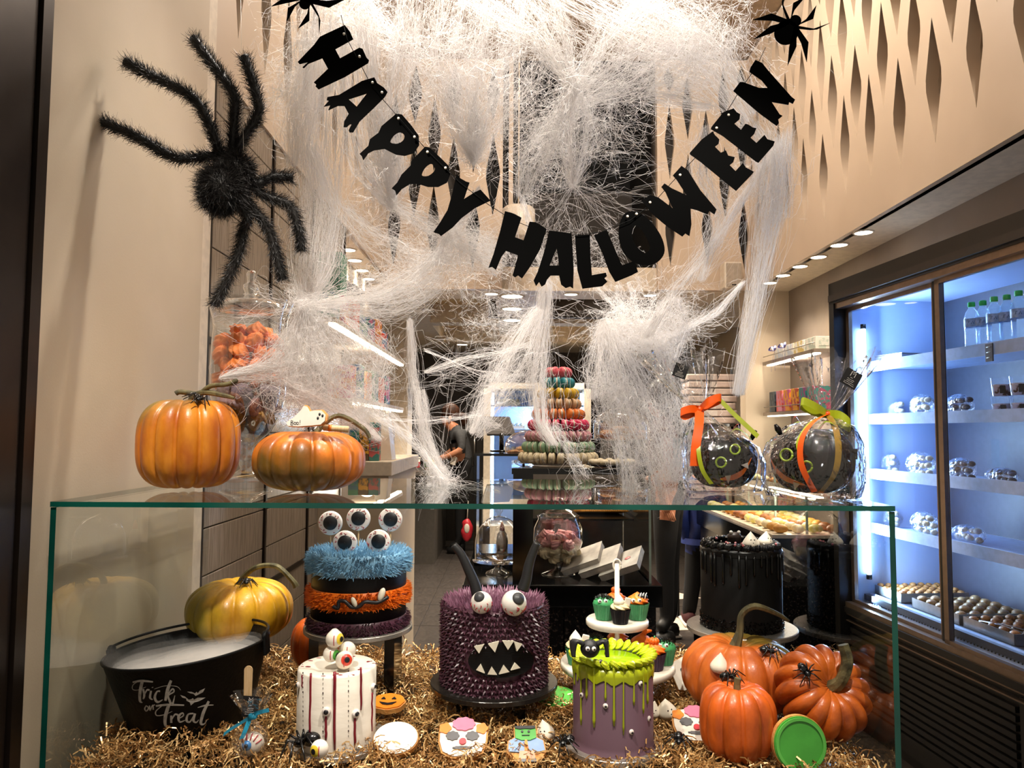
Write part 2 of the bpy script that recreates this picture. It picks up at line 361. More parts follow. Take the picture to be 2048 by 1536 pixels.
# window spot lamps hanging above the display
def spotlamp(a, b, label):
    a = Vector(a); b = Vector(b); q = (b - a).to_track_quat('-Z', 'Y').to_euler()
    t = thing('spot_lamp', label, 'spot lamp', a, group='spot lamps over the window display')
    m = MB(); m.lathe([(0.034, 0.012), (0.042, 0.012), (0.045, 0.06), (0.04, 0.13), (0.02, 0.14)], 24, caps=False); h = part(t, 'lamp_head', m, M_black, rot=q)
    m = MB(); m.lathe([(0.033, 0.011), (0.033, 0.013)], 20); part(t, 'lens', m, emat('spot_lens_glow', '#fff4e2', 12), rot=q)
    m = MB(); m.tube([(0, 0, 0.08), (0, 0.0, CZ - a.z)], 0.008); part(t, 'stem', m, M_black)
for (a, b, e), n in zip(WSPOTS, ('black spot lamp above the spider end of the banner', 'black spot lamp above the middle of the cobweb', 'black spot lamp above the last letters of the banner')): spotlamp(a, b, n)
spotlamp(CFILL[0], CFILL[1], 'added black spot lamp brightening the macaron pyramid')  # body for the added counter spot
# hall pendants
for (a, e), n in zip(HALL, ('hall ceiling lamp nearest the window', 'hall ceiling lamp over the chilled cabinet', 'hall ceiling lamp near the rear lattice')):
    t = thing('ceiling_lamp', n, 'ceiling lamp', (a[0], a[1], CZ))
    m = MB(); m.lathe([(0.10, -0.03), (0.10, 0.0)], 24); part(t, 'lamp_housing', m, M_white)
    m = MB(); m.lathe([(0.09, -0.034), (0.09, -0.031)], 24); part(t, 'diffuser', m, M_lampw)
# white drum on the header and the wall speaker
p = W(1037, 448, 4.7)
t = thing('pendant_drum', 'white drum hanging behind the last letter Y of the banner', 'pendant', (p.x, p.y, p.z - 0.1))
m = MB(); m.lathe([(0.0, 0.0), (0.098, 0.0), (0.105, 0.01), (0.105, 0.19), (0.09, 0.205), (0, 0.205)], 32, caps=False); part(t, 'drum', m, mat('white_plastic', '#e8dccb', 0.4))
m = MB(); m.tube([(0, 0, 0.2), (0, 0, CZ - p.z + 0.1)], 0.005); part(t, 'cable', m, M_white)
p = W(1463, 553, 4.9)
t = thing('wall_speaker', 'small white loudspeaker fixed under the rear lattice', 'speaker', p)
m = MB(); m.box((-0.06, -0.05, -0.09), (0.06, 0.07, 0.09)); part(t, 'cabinet', m, mat('white_plastic', '#e8dccb', 0.4), bevel=0.012)
m = MB(); m.box((-0.05, -0.056, -0.078), (0.05, -0.049, 0.078)); part(t, 'grille', m, mat('speaker_grille', '#b8ab9b', 0.8, bump=0.4, bs=600), bevel=0.006)
m = MB(); m.box((-0.014, -0.0575, -0.07), (0.014, -0.055, -0.062)); part(t, 'badge', m, M_black)
m = MB(); m.tube([(0.02, 0.02, -0.09), (0.02, 0.03, -0.115)], 0.006); part(t, 'bracket', m, M_black)
# ================================================================ GLASS DISPLAY CASE
ZT = 1.175; ZF = 0.72; CX0, CX1, CY0, CY1 = -0.793, 0.66, 1.3, 1.97
M_pane = glass('clear_pane', (0.95, 0.98, 0.97), 1.5, boost=0.9)
M_clear = glass('clear_inner_face', (0.99, 1.0, 0.995), 1.0, boost=0)
M_pane2 = glass('clear_side_pane', (0.94, 0.97, 0.96), 1.5, boost=1.25)
M_edge = mat('green_glass_edge', '#0f5a4c', 0.12, c2='#0a4038', ns=6, spec=0.6)
t = thing('display_case', 'frameless glass display case with green edges, filled with cakes', 'display case', (0, 0, ZF - 0.05))
def pane(name, lo, hi, par, edge_axes):
    """a pane whose two big faces are clear and whose narrow rims show green"""
    m = MB(); m.box(lo, hi); d = [hi[i] - lo[i] for i in range(3)]; thin = d.index(min(d))
    order = [2, 2, 1, 0, 1, 0]
    m.mi = [0 if order[i] == thin else 1 for i in range(6)]
    m.mi[4] = 2                                   # the rear rim is seen only through the pane
    m.mi[0 if thin == 2 else (3 if lo[0] < 0 else 5) if False else (0 if thin == 2 else (5 if lo[0] < 0 else 3))] = 2
    return part(par, name, m, [M_pane if thin == 2 else M_pane2, M_edge, M_clear])
oz = ZF - 0.05
pane('top_pane', (CX0, CY0, ZT - 0.009 - oz), (CX1, CY1, ZT - oz), t, None)
pane('side_pane', (CX0, CY0 + 0.002, 0), (CX0 + 0.010, CY1 - 0.01, ZT - 0.010 - oz), t, None)
pane('side_pane', (CX1 - 0.010, CY0 + 0.002, 0), (CX1, CY1 - 0.01, ZT - 0.010 - oz), t, None)
m = MB(); m.box((CX0, CY0 - 0.02, -0.06), (CX1, 2.04, -0.002)); part(t, 'deck', m, M_black)
m = MB(); m.box((CX0 + 0.02, CY0 + 0.02, -ZF + 0.06), (CX1 - 0.02, 2.0, -0.06)); part(t, 'plinth', m, M_charcoal)

# ---------------------------------------------------------------- golden shredded paper
def shreds():
    r = np.random.default_rng(4); n = 15000; K = 7
    x = r.uniform(CX0 + 0.03, CX1 - 0.015, n); y = CY0 + 0.02 + (2.0 - CY0) * r.uniform(0, 1, n) ** 1.1
    ln = r.uniform(0.02, 0.055, n); wd = r.uniform(0.0016, 0.0030, n); a = r.uniform(0, 2 * PI, n); ti = r.normal(0, 0.35, n)
    mound = 0.018 + 0.012 * np.sin(x * 9 + 1) * np.cos(y * 8) + 0.012 * np.cos(x * 23) * np.sin(y * 19) + 0.03 * np.exp(-((x + 0.66) / 0.07) ** 2)
    z = ZF - 0.045 + (mound + 0.035) * np.sqrt(r.uniform(0, 1, n))
    u = np.stack([np.cos(a) * np.cos(ti), np.sin(a) * np.cos(ti), np.sin(ti)], 1)
    w0 = np.cross(u, np.array([0, 0, 1.0])); w0 /= np.linalg.norm(w0, axis=1)[:, None]; up = np.cross(w0, u)
    ro = r.uniform(0, PI, n); wdir = w0 * np.cos(ro)[:, None] + up * np.sin(ro)[:, None]; zdir = np.cross(u, wdir)
    V = np.zeros((n, K + 1, 2, 3)); c = np.stack([x, y, z], 1); bend = r.normal(0, 0.01, n)
    for k in range(K + 1):
        s = k / K - 0.5
        p = c + u * (s * ln)[:, None] + zdir * ((0.0022 if k % 2 else -0.0022) * np.ones(n))[:, None] + up * (bend * (1 - 4 * s * s))[:, None]
        V[:, k, 0] = p - wdir * wd[:, None] / 2; V[:, k, 1] = p + wdir * wd[:, None] / 2
    idx = np.arange(n)[:, None] * (2 * (K + 1)) + 2 * np.arange(K)[None, :]
    Fq = np.stack([idx, idx + 1, idx + 3, idx + 2], 2).reshape(-1, 4)
    me = bpy.data.meshes.new('shredded_paper'); me.from_pydata(V.reshape(-1, 3).tolist(), [], Fq.tolist())
    ca = me.attributes.new('tint', 'FLOAT', 'POINT'); ca.data.foreach_set('value', np.repeat(r.uniform(0, 1, n), 2 * (K + 1)).astype('f'))
    m = mat('gold_crinkle_paper', '#b58a52', 0.32, 0.35, spec=0.7); nt = m.node_tree
    at = nt.nodes.new('ShaderNodeAttribute'); at.attribute_name = 'tint'; rp = nt.nodes.new('ShaderNodeValToRGB')
    rp.color_ramp.elements[0].color = lin('#94673a'); rp.color_ramp.elements[1].color = lin('#f2d095')
    e = rp.color_ramp.elements.new(0.55); e.color = lin('#cc9c5e')
    nt.links.new(at.outputs['Fac'], rp.inputs[0]); nt.links.new(rp.outputs[0], nt.nodes['Principled BSDF'].inputs['Base Color'])
    me.materials.append(m); link('shredded_paper', me, label='golden crinkled shredded paper strewn under the cakes', cat='shredded paper', kind='stuff')
shreds()

# ---------------------------------------------------------------- pumpkins
def pumpkin_mat(name, c1, c2, c3=None, zsplit=None, side=None, rough=0.38, thr=0.5, green='#6a6a2a'):
    """orange rind with darker furrows, streaks and a greenish flush on one side (object space)"""
    m = mat(name, c1, rough, c2=c2, ns=22, nd=8, bump=0.2, bs=120, coat=0.1, lo=0.42, hi=0.66, stretch=(1, 1, 0.5))
    nt = m.node_tree; N = nt.nodes; L = nt.links; b = N['Principled BSDF']
    src = b.inputs['Base Color'].links[0].from_socket
    tc = N.new('ShaderNodeTexCoord'); sp = N.new('ShaderNodeVectorMath'); sp.operation = 'DOT_PRODUCT'
    sp.inputs[1].default_value = side or (-0.6, 0, 1.0); L.new(tc.outputs['Object'], sp.inputs[0])
    nz = N.new('ShaderNodeTexNoise'); nz.inputs['Scale'].default_value = 18; nz.inputs['Detail'].default_value = 4; L.new(tc.outputs['Object'], nz.inputs['Vector'])
    ma = N.new('ShaderNodeMath'); ma.operation = 'MULTIPLY_ADD'; L.new(nz.outputs[0], ma.inputs[0]); ma.inputs[1].default_value = 0.09; L.new(sp.outputs['Value'], ma.inputs[2])
    rp = N.new('ShaderNodeMapRange'); rp.inputs['From Min'].default_value = thr; rp.inputs['From Max'].default_value = thr + 0.05; L.new(ma.outputs[0], rp.inputs['Value'])
    rp.inputs['To Max'].default_value = 0.85
    mx = N.new('ShaderNodeMix'); mx.data_type = 'RGBA'; L.new(rp.outputs[0], mx.inputs['Factor']); L.new(src, mx.inputs['A']); mx.inputs['B'].default_value = lin(green)
    L.new(mx.outputs['Result'], b.inputs['Base Color']); return m
M_stem = mat('dry_stem', '#6d6440', 0.7, c2='#3f3a24', ns=60, bump=0.6, bs=120, stretch=(1, 1, 0.2))
def pumpkin_mesh(R_, H_, ribs, depth, dip=0.25, pw=2.4, seed=0, sharp=0.5, nu=None):
    r = random.Random(seed); n = ribs * 12; nv = 40; off = [r.uniform(-0.15, 0.15) for _ in range(ribs)]; amp = [r.uniform(0.75, 1.15) for _ in range(ribs)]
    v = []; f = []
    for k in range(nv + 1):
        ph = -PI / 2 + PI * k / nv; c, s = math.cos(ph), math.sin(ph)
        rr = R_ * abs(c) ** (2 / pw) if abs(c) > 1e-6 else 0; z = H_ / 2 * (abs(s) ** (2 / pw)) * (1 if s > 0 else -1)
        if s > 0: z -= H_ * dip * 0.5 * math.exp(-(rr / (0.33 * R_)) ** 2)
        else: z += H_ * dip * 0.25 * math.exp(-(rr / (0.4 * R_)) ** 2)
        for i in range(n):
            a = 2 * PI * i / n; q = a * ribs / (2 * PI); k2 = int(q) % ribs; fr = q - int(q)
            g = abs(math.sin(PI * fr)) ** sharp
            fac = 1 - depth * amp[k2] * (1 - g)
            v.append((rr * fac * math.cos(a), rr * fac * math.sin(a), z * (1 - 0.4 * depth * (1 - g)) + H_ / 2))
    for k in range(nv):
        for i in range(n):
            j = (i + 1) % n; f.append((k * n + i, k * n + j, (k + 1) * n + j, (k + 1) * n + i))
    m = MB(); m.add(v, f, 0, True); return m
def pumpkin(loc, R_, H_, ribs, depth, label, m, stem=None, rot=(0, 0, 0), name='pumpkin', group=None, **kw):
    t = thing(name, label, 'pumpkin', loc, rot, group)
    part(t, 'pumpkin_rind', pumpkin_mesh(R_, H_, ribs, depth, **kw), m)
    if stem:
        pts, rs = stem; top = H_ * 0.86
        pa = smoothpath([(p[0], p[1], p[2] + top) for p in pts], 5); k = len(pa)
        rad = [np.interp(i / (k - 1), np.linspace(0, 1, len(rs)), rs) for i in range(k)]
        sm = MB(); sm.tube(pa, [float(x) for x in rad], 7, smooth=False); part(t, 'stem', sm, M_stem)
    return t
OR1 = pumpkin_mat('orange_rind_warm', '#dd8a22', '#b9621a', side=(-0.5, -0.3, 1), thr=0.215, green='#5c5a2c')
OR2 = pumpkin_mat('orange_rind_mottled', '#dd7d24', '#a8591c', side=(-0.2, -0.75, -0.75), thr=0.035, green='#5d4f1d')
OR3 = pumpkin_mat('yellow_green_rind', '#e0a824', '#b9801c', side=(-0.95, -0.2, -0.15), thr=0.045, green='#6f6a1f')
OR4 = pumpkin_mat('deep_orange_rind', '#d05e1a', '#a04410', side=(1, 0.3, 0), thr=5)
OR5 = pumpkin_mat('orange_green_rind', '#d26c26', '#ac4e18', side=(0.9, 0.7, 0.1), thr=0.045, green='#6f6a2a')
OR6 = pumpkin_mat('burnt_orange_rind', '#c4601d', '#8a3a10', side=(1, 0.3, 0), thr=5, rough=0.35)
pumpkin(W(376, 972, 1.56) * 1, 0.101, 0.192, 13, 0.13, 'tall orange pumpkin with a forked stem beside the glass jar', OR1,
        ([(0, 0, 0), (0.002, 0, 0.025), (0.03, -0.005, 0.037), (0.075, -0.01, 0.03), (0.095, -0.012, 0.025)], [0.007, 0.006, 0.006, 0.005, 0.003]), dip=0.22, pw=2.9, seed=1)
tp = bpy.data.objects['pumpkin']; tp.location.z = ZT
sm = MB(); sm.tube(smoothpath([(0.012, 0, 0.198), (-0.02, -0.002, 0.203), (-0.03, -0.004, 0.199)], 4), 0.0055, 7); sm.tube(smoothpath([(0.02, 0, 0.2), (0.045, -0.01, 0.215), (0.08, -0.012, 0.219), (0.1, -0.01, 0.228)], 5), [0.005] * 15 + [0.003], 7); part(tp, 'stem_fork', sm, M_stem)
t = pumpkin(W(618, 968, 1.52), 0.111, 0.128, 15, 0.10, 'squat mottled orange pumpkin carrying the ghost cookie', OR2,
        ([(0.01, 0, 0), (0.015, 0.02, 0.02), (0.05, 0.03, 0.045), (0.10, 0.03, 0.02), (0.115, 0.03, 0.0)], [0.007, 0.006, 0.005, 0.005, 0.004]), dip=0.2, seed=2); t.location.z = ZT
PY = W(478, 1275, 1.76)
t = pumpkin((PY.x, 1.76, 0.815), 0.119, 0.142, 14, 0.09, 'yellow and green pumpkin behind the black bucket', OR3,
        ([(0, 0, 0), (0.005, 0, 0.02), (0.035, 0, 0.045), (0.085, -0.01, 0.05), (0.125, -0.02, 0.02), (0.135, -0.02, 0.005)], [0.009, 0.007, 0.006, 0.006, 0.006, 0.008]), dip=0.2, seed=3)
t = pumpkin((W(628, 1290, 1.86).x, 1.87, ZF), 0.058, 0.125, 12, 0.1, 'orange pumpkin half hidden behind the fuzzy striped cake', OR4, ([(0, 0, 0), (0, 0, 0.02), (0.005, 0, 0.03)], [0.007, 0.006, 0.006]), dip=0.2, seed=4)
# three on the right
t = pumpkin((W(1487, 1400, 1.58).x, 1.60, ZF), 0.120, 0.155, 14, 0.10, 'large orange and green pumpkin with a long arched stem', OR5,
        ([(-0.01, 0, 0), (0.0, 0, 0.03), (0.005, 0, 0.065), (0.03, -0.01, 0.085), (0.075, -0.01, 0.07), (0.10, -0.01, 0.055)], [0.013, 0.008, 0.007, 0.007, 0.005, 0.003]), dip=0.3, seed=5)
t = pumpkin((W(1475, 1440, 1.40).x, 1.40, ZF - 0.01), 0.069, 0.135, 11, 0.13, 'upright orange pumpkin with a stub stem and a plastic spider', OR4, ([(0, 0, 0), (0, 0, 0.015), (0.002, 0, 0.026)], [0.0075, 0.006, 0.0065]), dip=0.2, pw=2.8, seed=6)
t = pumpkin((W(1640, 1470, 1.45).x, 1.45, ZF + 0.012), 0.089, 0.115, 14, 0.2, 'deeply ribbed burnt orange pumpkin tipped towards the glass', OR6,
        ([(0, 0, -0.025), (0.012, 0.004, 0.01), (0.014, 0.03, 0.04), (0.002, 0.055, 0.055)], [0.016, 0.011, 0.011, 0.010]), rot=(R(52), R(12), 0), dip=0.42, pw=2.5, seed=7, sharp=0.55)
t.location = (t.location.x, 1.50, ZF + 0.055)

# ---------------------------------------------------------------- small plastic spiders
M_spider = mat('black_plastic', '#0a0a0c', 0.22, spec=0.6)
def spider_mesh(sc_=1.0):
    b = MB(); b.ball((0, 0.011, 0.009), (0.0085, 0.011, 0.008), 12, 8); h = MB(); h.ball((0, -0.004, 0.008), (0.006, 0.007, 0.005), 12, 8)
    l = []
    for s in (-1, 1):
        for k, a in enumerate((-60, -20, 20, 55)):
            dx, dy = s * math.cos(R(a)), math.sin(R(a)); q = MB()
            q.tube([(s * 0.004, -0.004 + 0.001 * k, 0.008), (dx * 0.013, dy * 0.013 - 0.003, 0.017), (dx * 0.024, dy * 0.022 - 0.003, 0.006), (dx * 0.03, dy * 0.027 - 0.003, 0.0)], [0.0016, 0.0015, 0.0012, 0.0007], 5); l.append(q)
    return b.mesh('abdomen', M_spider), h.mesh('head', M_spider), [q.mesh('leg', M_spider) for q in l]
SPB, SPH, SPL = spider_mesh()
def spider(loc, label, s=1.0, rot=(0, 0, 0)):
    t = thing('plastic_spider', label, 'toy spider', loc, rot, 'small plastic spiders'); t.scale = (s, s, s)
    link('abdomen', SPB, t); link('head', SPH, t)
    for l in SPL: link('leg', l, t)
def cast(px, py, default=1.5):
    """first surface met from the camera through a pixel (to sit small things on what is already built)"""
    dg = bpy.context.evaluated_depsgraph_get(); dg.update(); o = CAM.copy(); d = ray(px, py).normalized()
    for _ in range(8):
        ok, loc, nrm, i, ob, mm = sc.ray_cast(dg, o, d)
        if not ok: break
        if ob.name.split('.')[0] in ('top_pane', 'side_pane', 'cobweb'): o = loc + d * 0.001; continue
        return loc, nrm
    return W(px, py, default), Vector((0, 0, 1))
def on(px, py, label, s, extra=0.0, yaw=0):
    p, n = cast(px, py); n = (n + Vector((0, 0, 0.6))).normalized(); q = Vector((0, 0, 1)).rotation_difference(n) @ Quaternion((0, 0, 1), yaw)
    spider(p + n * extra, label, s, q.to_euler())
on(392, 806, 'black plastic spider at the stem of the tall orange pumpkin', 1.0, 0.001, 0.6)
on(622, 862, 'black plastic spider in front of the ghost cookie', 1.05, 0.001, 1.4)
on(492, 1172, 'black plastic spider on the yellow and green pumpkin', 0.9, 0.001, 0.3)
on(1463, 1362, 'black plastic spider round the stub stem of the upright pumpkin', 0.95, 0.001, 1.2)
on(1612, 1348, 'black plastic spider on the ribbed burnt orange pumpkin', 0.9, 0.001, 0.4)
on(1538, 1310, 'black plastic spider on the green side of the large pumpkin', 0.95, 0.001, 1.5)
for px, py, lb in ((608, 1497, 'black plastic spider on the shredded paper below the white cake'), (1130, 1494, 'black plastic spider on the shredded paper beside the frosted drip cake board'), (1357, 1489, 'black plastic spider on the shredded paper by the upright pumpkin')):
    p = Wz(px, py, ZF + 0.016); spider(p, lb, 1.0 if px != 608 else 1.5, (0.2, 0.1, px))

# ---------------------------------------------------------------- glass jar of meringues
def meringue_mesh(r0=0.02, h=0.032, lobes=7, twist=2.2, amp=0.16, n=42, smooth_kiss=False):
    pr = []
    K = 12
    for k in range(K + 1):
        t_ = k / K; z = h * t_
        rr = r0 * (0.72 + 0.28 * math.sin(PI * min(1, t_ * 2.2))) if t_ < 0.3 else r0 * (1 - ((t_ - 0.3) / 0.7) ** 1.25)
        pr.append((max(rr, 0.0004), z))
    m = MB(); m.lathe(pr, n, mod=(lambda a, z, k: 1 + amp * math.cos(lobes * (a + twist * z / h)))); return m
M_mor = mat('orange_meringue', '#f58a3c', 0.6, c2='#f07a2c', ns=40)
M_mpu = mat('mauve_meringue', '#8d7c86', 0.6, c2='#7a6a76', ns=40)
M_mye = mat('amber_meringue', '#b98a45', 0.6, c2='#9a7036', ns=40)
M_jar = glass('jar_glass', (0.975, 0.985, 0.985), 1.8, boost=2.3)
M_knob = glass('solid_glass_knob', (0.95, 0.97, 0.97), 2.0, boost=3)
JX, JY = W(492, 966, 1.70).x, 1.70
q = S(1, JY)
t = thing('apothecary_jar', 'tall footed glass jar of meringues with a lidded knob', 'jar', (JX, JY, ZT))
def py2z(py): return W(492, py, JY).z - ZT
jp = [(50, 962), (50, 958), (30, 950), (11, 938), (15, 925), (24, 915), (18, 905), (14, 892), (26, 882), (46, 862), (63, 830), (72, 790), (74, 740), (72, 690), (70, 660), (72, 640), (78, 620), (85, 604)]
m = MB(); m.lathe([(a * q, py2z(b)) for a, b in jp], 48, caps=False); part(t, 'bowl', m, M_jar)
lp = [(78, 620), (74, 612), (56, 604), (34, 598), (18, 592), (12, 586), (16, 578), (16, 571), (8, 565), (9, 556), (10, 548), (7, 542), (0.5, 540)]
m = MB(); m.lathe([(a * q, py2z(b)) for a, b in lp], 40, caps=False); part(t, 'lid', m, M_knob)
mo, mp, my = (meringue_mesh(0.0222, 0.032).mesh('meringue', x) for x in (M_mor, M_mpu, M_mye))
def fill(layers, cx, cy):
    for (z, rr, n, me, lb, grp) in layers:
        for i in range(n):
            a = 2 * PI * (i + 0.37 * (z * 100 % 3)) / n
            o = link('meringue', me, None, (cx + rr * math.cos(a), cy + rr * math.sin(a), z), (rnd.uniform(-1.2, 1.2), rnd.uniform(-1.2, 1.2), rnd.uniform(0, 6)), lb, 'meringue', grp)
L1 = ('orange swirled meringue in the tall glass jar', 'orange meringues in the jar'); L2 = ('mauve grey swirled meringue in the tall glass jar', 'mauve meringues in the jar'); L3 = ('amber swirled meringue low in the tall glass jar', 'amber meringues in the jar')
zj = lambda py: W(492, py, JY).z
fill([(zj(868), 0.016, 2, mp) + L2, (zj(842), 0.036, 5, my) + L3, (zj(816), 0.052, 7, mp) + L2, (zj(816), 0.018, 2, mp) + L2, (zj(790), 0.055, 8, mp) + L2, (zj(790), 0.018, 2, mp) + L2,
      (zj(764), 0.057, 8, mo) + L1, (zj(740), 0.057, 8, mo) + L1, (zj(740), 0.02, 3, mo) + L1, (zj(716), 0.057, 8, mo) + L1, (zj(692), 0.055, 8, mo) + L1, (zj(700), 0.02, 3, mo) + L1, (zj(672), 0.03, 4, mo) + L1], JX, JY)

# ghost cookie lying on the squat pumpkin
M_icing = mat('white_royal_icing', '#efe6d8', 0.4, c2='#e6dccd', ns=20)
M_bis = mat('biscuit', '#d99c55', 0.7, c2='#c98644', ns=60, bump=0.3, bs=200)
M_icblack = mat('black_icing', '#17161a', 0.45)
M_stick = mat('pale_wood', '#d9b88c', 0.6, c2='#cda977', ns=40, stretch=(8, 1, 1))
def pxpoly(pts, Y, base):
    o = []
    for p in pts:
        w = W(p[0], p[1], Y) - base; o.append((w.x, w.z))
    return o
g0 = W(622, 852, 1.43); t = thing('ghost_cookie', 'white iced ghost cookie marked Boo on the squat pumpkin', 'cookie', g0, (R(-14), 0, 0))
gp = [(574, 847), (590, 835), (603, 820), (607, 812), (614, 814), (619, 824), (630, 822), (643, 822), (651, 830), (651, 843), (643, 851), (625, 853), (600, 855), (578, 854)]
G = pxpoly([(p[0], p[1]) for p in gp], 1.43, g0); XZ = Matrix(((1, 0, 0, 0), (0, 0, -1, 0), (0, 1, 0, 0), (0, 0, 0, 1)))
link('cookie_base', poly2d('cookie_base', [[(x * 1.06 + 0.002, z * 1.05 + 0.001) for x, z in G]], 0.008, M_bis, XZ), t)
link('icing', poly2d('icing', [G], 0.004, M_icing, T(0, -0.006, 0) @ XZ), t)
fm = MB()
for (x, z) in ((640, 830), (646, 833), (637, 838)):
    w = W(x, z, 1.43) - g0; fm.ball((w.x, -0.0085, w.z), (0.0022, 0.001, 0.003), 8, 6)
part(t, 'face', fm, M_icblack)
def strokes(parent, name, lines, wpx, Y, base, y, m):
    b = MB()
    for ln in lines: b.tube([Vector(((W(p[0], p[1], Y) - base).x, y, (W(p[0], p[1], Y) - base).z)) for p in ln], S(wpx, Y), 5)
    return part(parent, name, b, m)
strokes(t, 'boo_lettering', [[(584, 843), (584, 852)], [(584, 843), (588, 844), (587, 847), (584, 847)], [(584, 847), (589, 849), (588, 852), (584, 852)],
        [(591, 846), (594, 847), (594, 851), (591, 851), (590, 848), (591, 846)], [(596, 846), (599, 847), (599, 851), (596, 851), (595, 848), (596, 846)], [(602, 842), (602, 848)], [(602, 850.5), (602, 851.5)]], 0.55, 1.43, g0, -0.0085, M_icblack)
g1 = W(672, 857, 1.45); t = thing('wafer_stick', 'rolled wafer stick lying on the squat pumpkin', 'biscuit', g1, (0, R(4), 0))
m = MB(); m.lathe([(0.006, -0.024), (0.0062, 0.024)], 14, M=RY(R(90))); part(t, 'wafer', m, M_stick)
m = MB(); m.lathe([(0.0066, -0.014), (0.0066, -0.008)], 14, M=RY(R(90))); part(t, 'icing_band', m, mat('orange_icing', '#ee7a1c', 0.45))
# ================================================================ BUCKET
BC = Vector((W(388, 1400, 1.54).x, 1.54, ZF - 0.002)); BT = 0.148; BR0, BR1 = 0.112, 0.154; BROT = Euler((0, R(-5.5), 0))
M_bucket = mat('black_bucket', '#070707', 0.5, c2='#0c0b0b', ns=50, bump=0.2, bs=160, spec=0.2)
t = thing('bucket', 'black oval rimmed bucket printed Trick or Treat, steaming', 'bucket', BC, BROT)
m = MB(); m.lathe([(BR0, 0), (BR1, BT), (BR1 + 0.002, BT + 0.002), (BR1 - 0.004, BT), (BR0 - 0.004, 0.004)], 64, caps=False); m.lathe([(0.0005, 0.003), (BR0 - 0.003, 0.004)], 64, caps=False); part(t, 'pail', m, M_bucket)
m = MB(); m.tube([(BR1 * math.cos(a), BR1 * math.sin(a), BT + 0.001) for a in np.linspace(0, 2 * PI, 65)], 0.0028, 8); part(t, 'rim_wire', m, M_bucket)
for s in (-1, 1):
    m = MB(); m.lathe([(0.001, -0.0045), (0.012, -0.0045), (0.012, 0.0045), (0.001, 0.0045)], 14, M=T(s * (BR1 + 0.001), 0, BT + 0.004) @ RY(R(90))); m.cbox((s * (BR1 + 0.002), 0, BT - 0.01), (0.006, 0.03, 0.04)); part(t, 'handle_ear', m, M_bucket, bevel=0.002)
m = MB(); pa = [(BR1 * 1.0 * math.cos(a), 0.085 * math.sin(a) * 1.75, BT + 0.012 + 0.002 * math.sin(a)) for a in np.linspace(0, PI, 40)]; m.tube(pa, 0.0028, 7); part(t, 'bail_handle', m, M_bucket)
M_print = mat('silver_print', '#b5b0a8', 0.45, c2='#8f8a83', ns=120, lo=0.45, hi=0.7)
BM = Matrix.LocRotScale(BC, BROT, None); BI = BM.inverted()
def onbucket(px, py, off=0.0012):
    o = BI @ CAM; d = (BI.to_3x3() @ ray(px, py)); k = (BR1 - BR0) / BT
    # |o+td|xy = BR0 + k*z
    rr = BR0 + off + k * o.z
    A = d.x ** 2 + d.y ** 2 - (k * d.z) ** 2; B = 2 * (o.x * d.x + o.y * d.y - rr * k * d.z); Cc = o.x ** 2 + o.y ** 2 - rr * rr
    tt = (-B - math.sqrt(max(0, B * B - 4 * A * Cc))) / (2 * A); return o + d * tt
def cp(x, y): return (80 + x / 4.725, 1211 + y / 4.725)
def brush(lines, name):
    b = MB()
    for pts, ws in lines:
        n = len(pts); P = smoothpath([Vector((p[0], p[1], 0)) for p in pts], 6); k = len(P)
        for i in range(k): pass
        L_, R_ = [], []
        for i in range(k):
            d = P[min(i + 1, k - 1)] - P[max(i - 1, 0)]; nx = Vector((-d.y, d.x, 0)).normalized(); w = float(np.interp(i / (k - 1), np.linspace(0, 1, len(ws)), ws)) / 2
            a = P[i] - nx * w; c = P[i] + nx * w; L_.append(onbucket(*cp(a.x, a.y))); R_.append(onbucket(*cp(c.x, c.y)))
        v = L_ + R_; b.add(v, [(i, i + 1, k + i + 1, k + i) for i in range(k - 1)], 0, True)
    return part(t, name, b, M_print)
brush([([(875, 725), (960, 712), (1068, 722)], (14, 22, 14)), ([(965, 720), (945, 820), (945, 900), (968, 918)], (30, 30, 24, 6)), ([(930, 715), (880, 750), (875, 790), (920, 800), (1000, 770)], (5, 7, 6, 4)),
       ([(975, 790), (985, 850), (975, 885)], (18, 22, 14)), ([(985, 850), (1010, 800), (1035, 800)], (8, 16, 18)), ([(1050, 805), (1040, 870), (1065, 890)], (18, 22, 8)), ([(1062, 770), (1064, 778)], (14, 14)),
       ([(1135, 810), (1105, 815), (1085, 870), (1110, 912), (1160, 890)], (16, 14, 26, 22, 6)), ([(1238, 708), (1205, 800), (1185, 900)], (24, 32, 22)), ([(1195, 860), (1250, 790), (1265, 815), (1215, 850), (1225, 900), (1250, 935), (1275, 850)], (10, 16, 14, 12, 24, 20, 6)), ([(1080, 790), (1180, 760), (1290, 765), (1330, 800)], (4, 6, 6, 3))], 'trick_lettering')
brush([([(1005, 945), (990, 975), (1005, 998), (1025, 970), (1005, 945)], (10, 14, 12, 12, 8)), ([(1035, 945), (1040, 990), (1065, 940), (1070, 985)], (12, 14, 8, 14)), ([(1070, 945), (1085, 938)], (8, 10))], 'or_lettering')
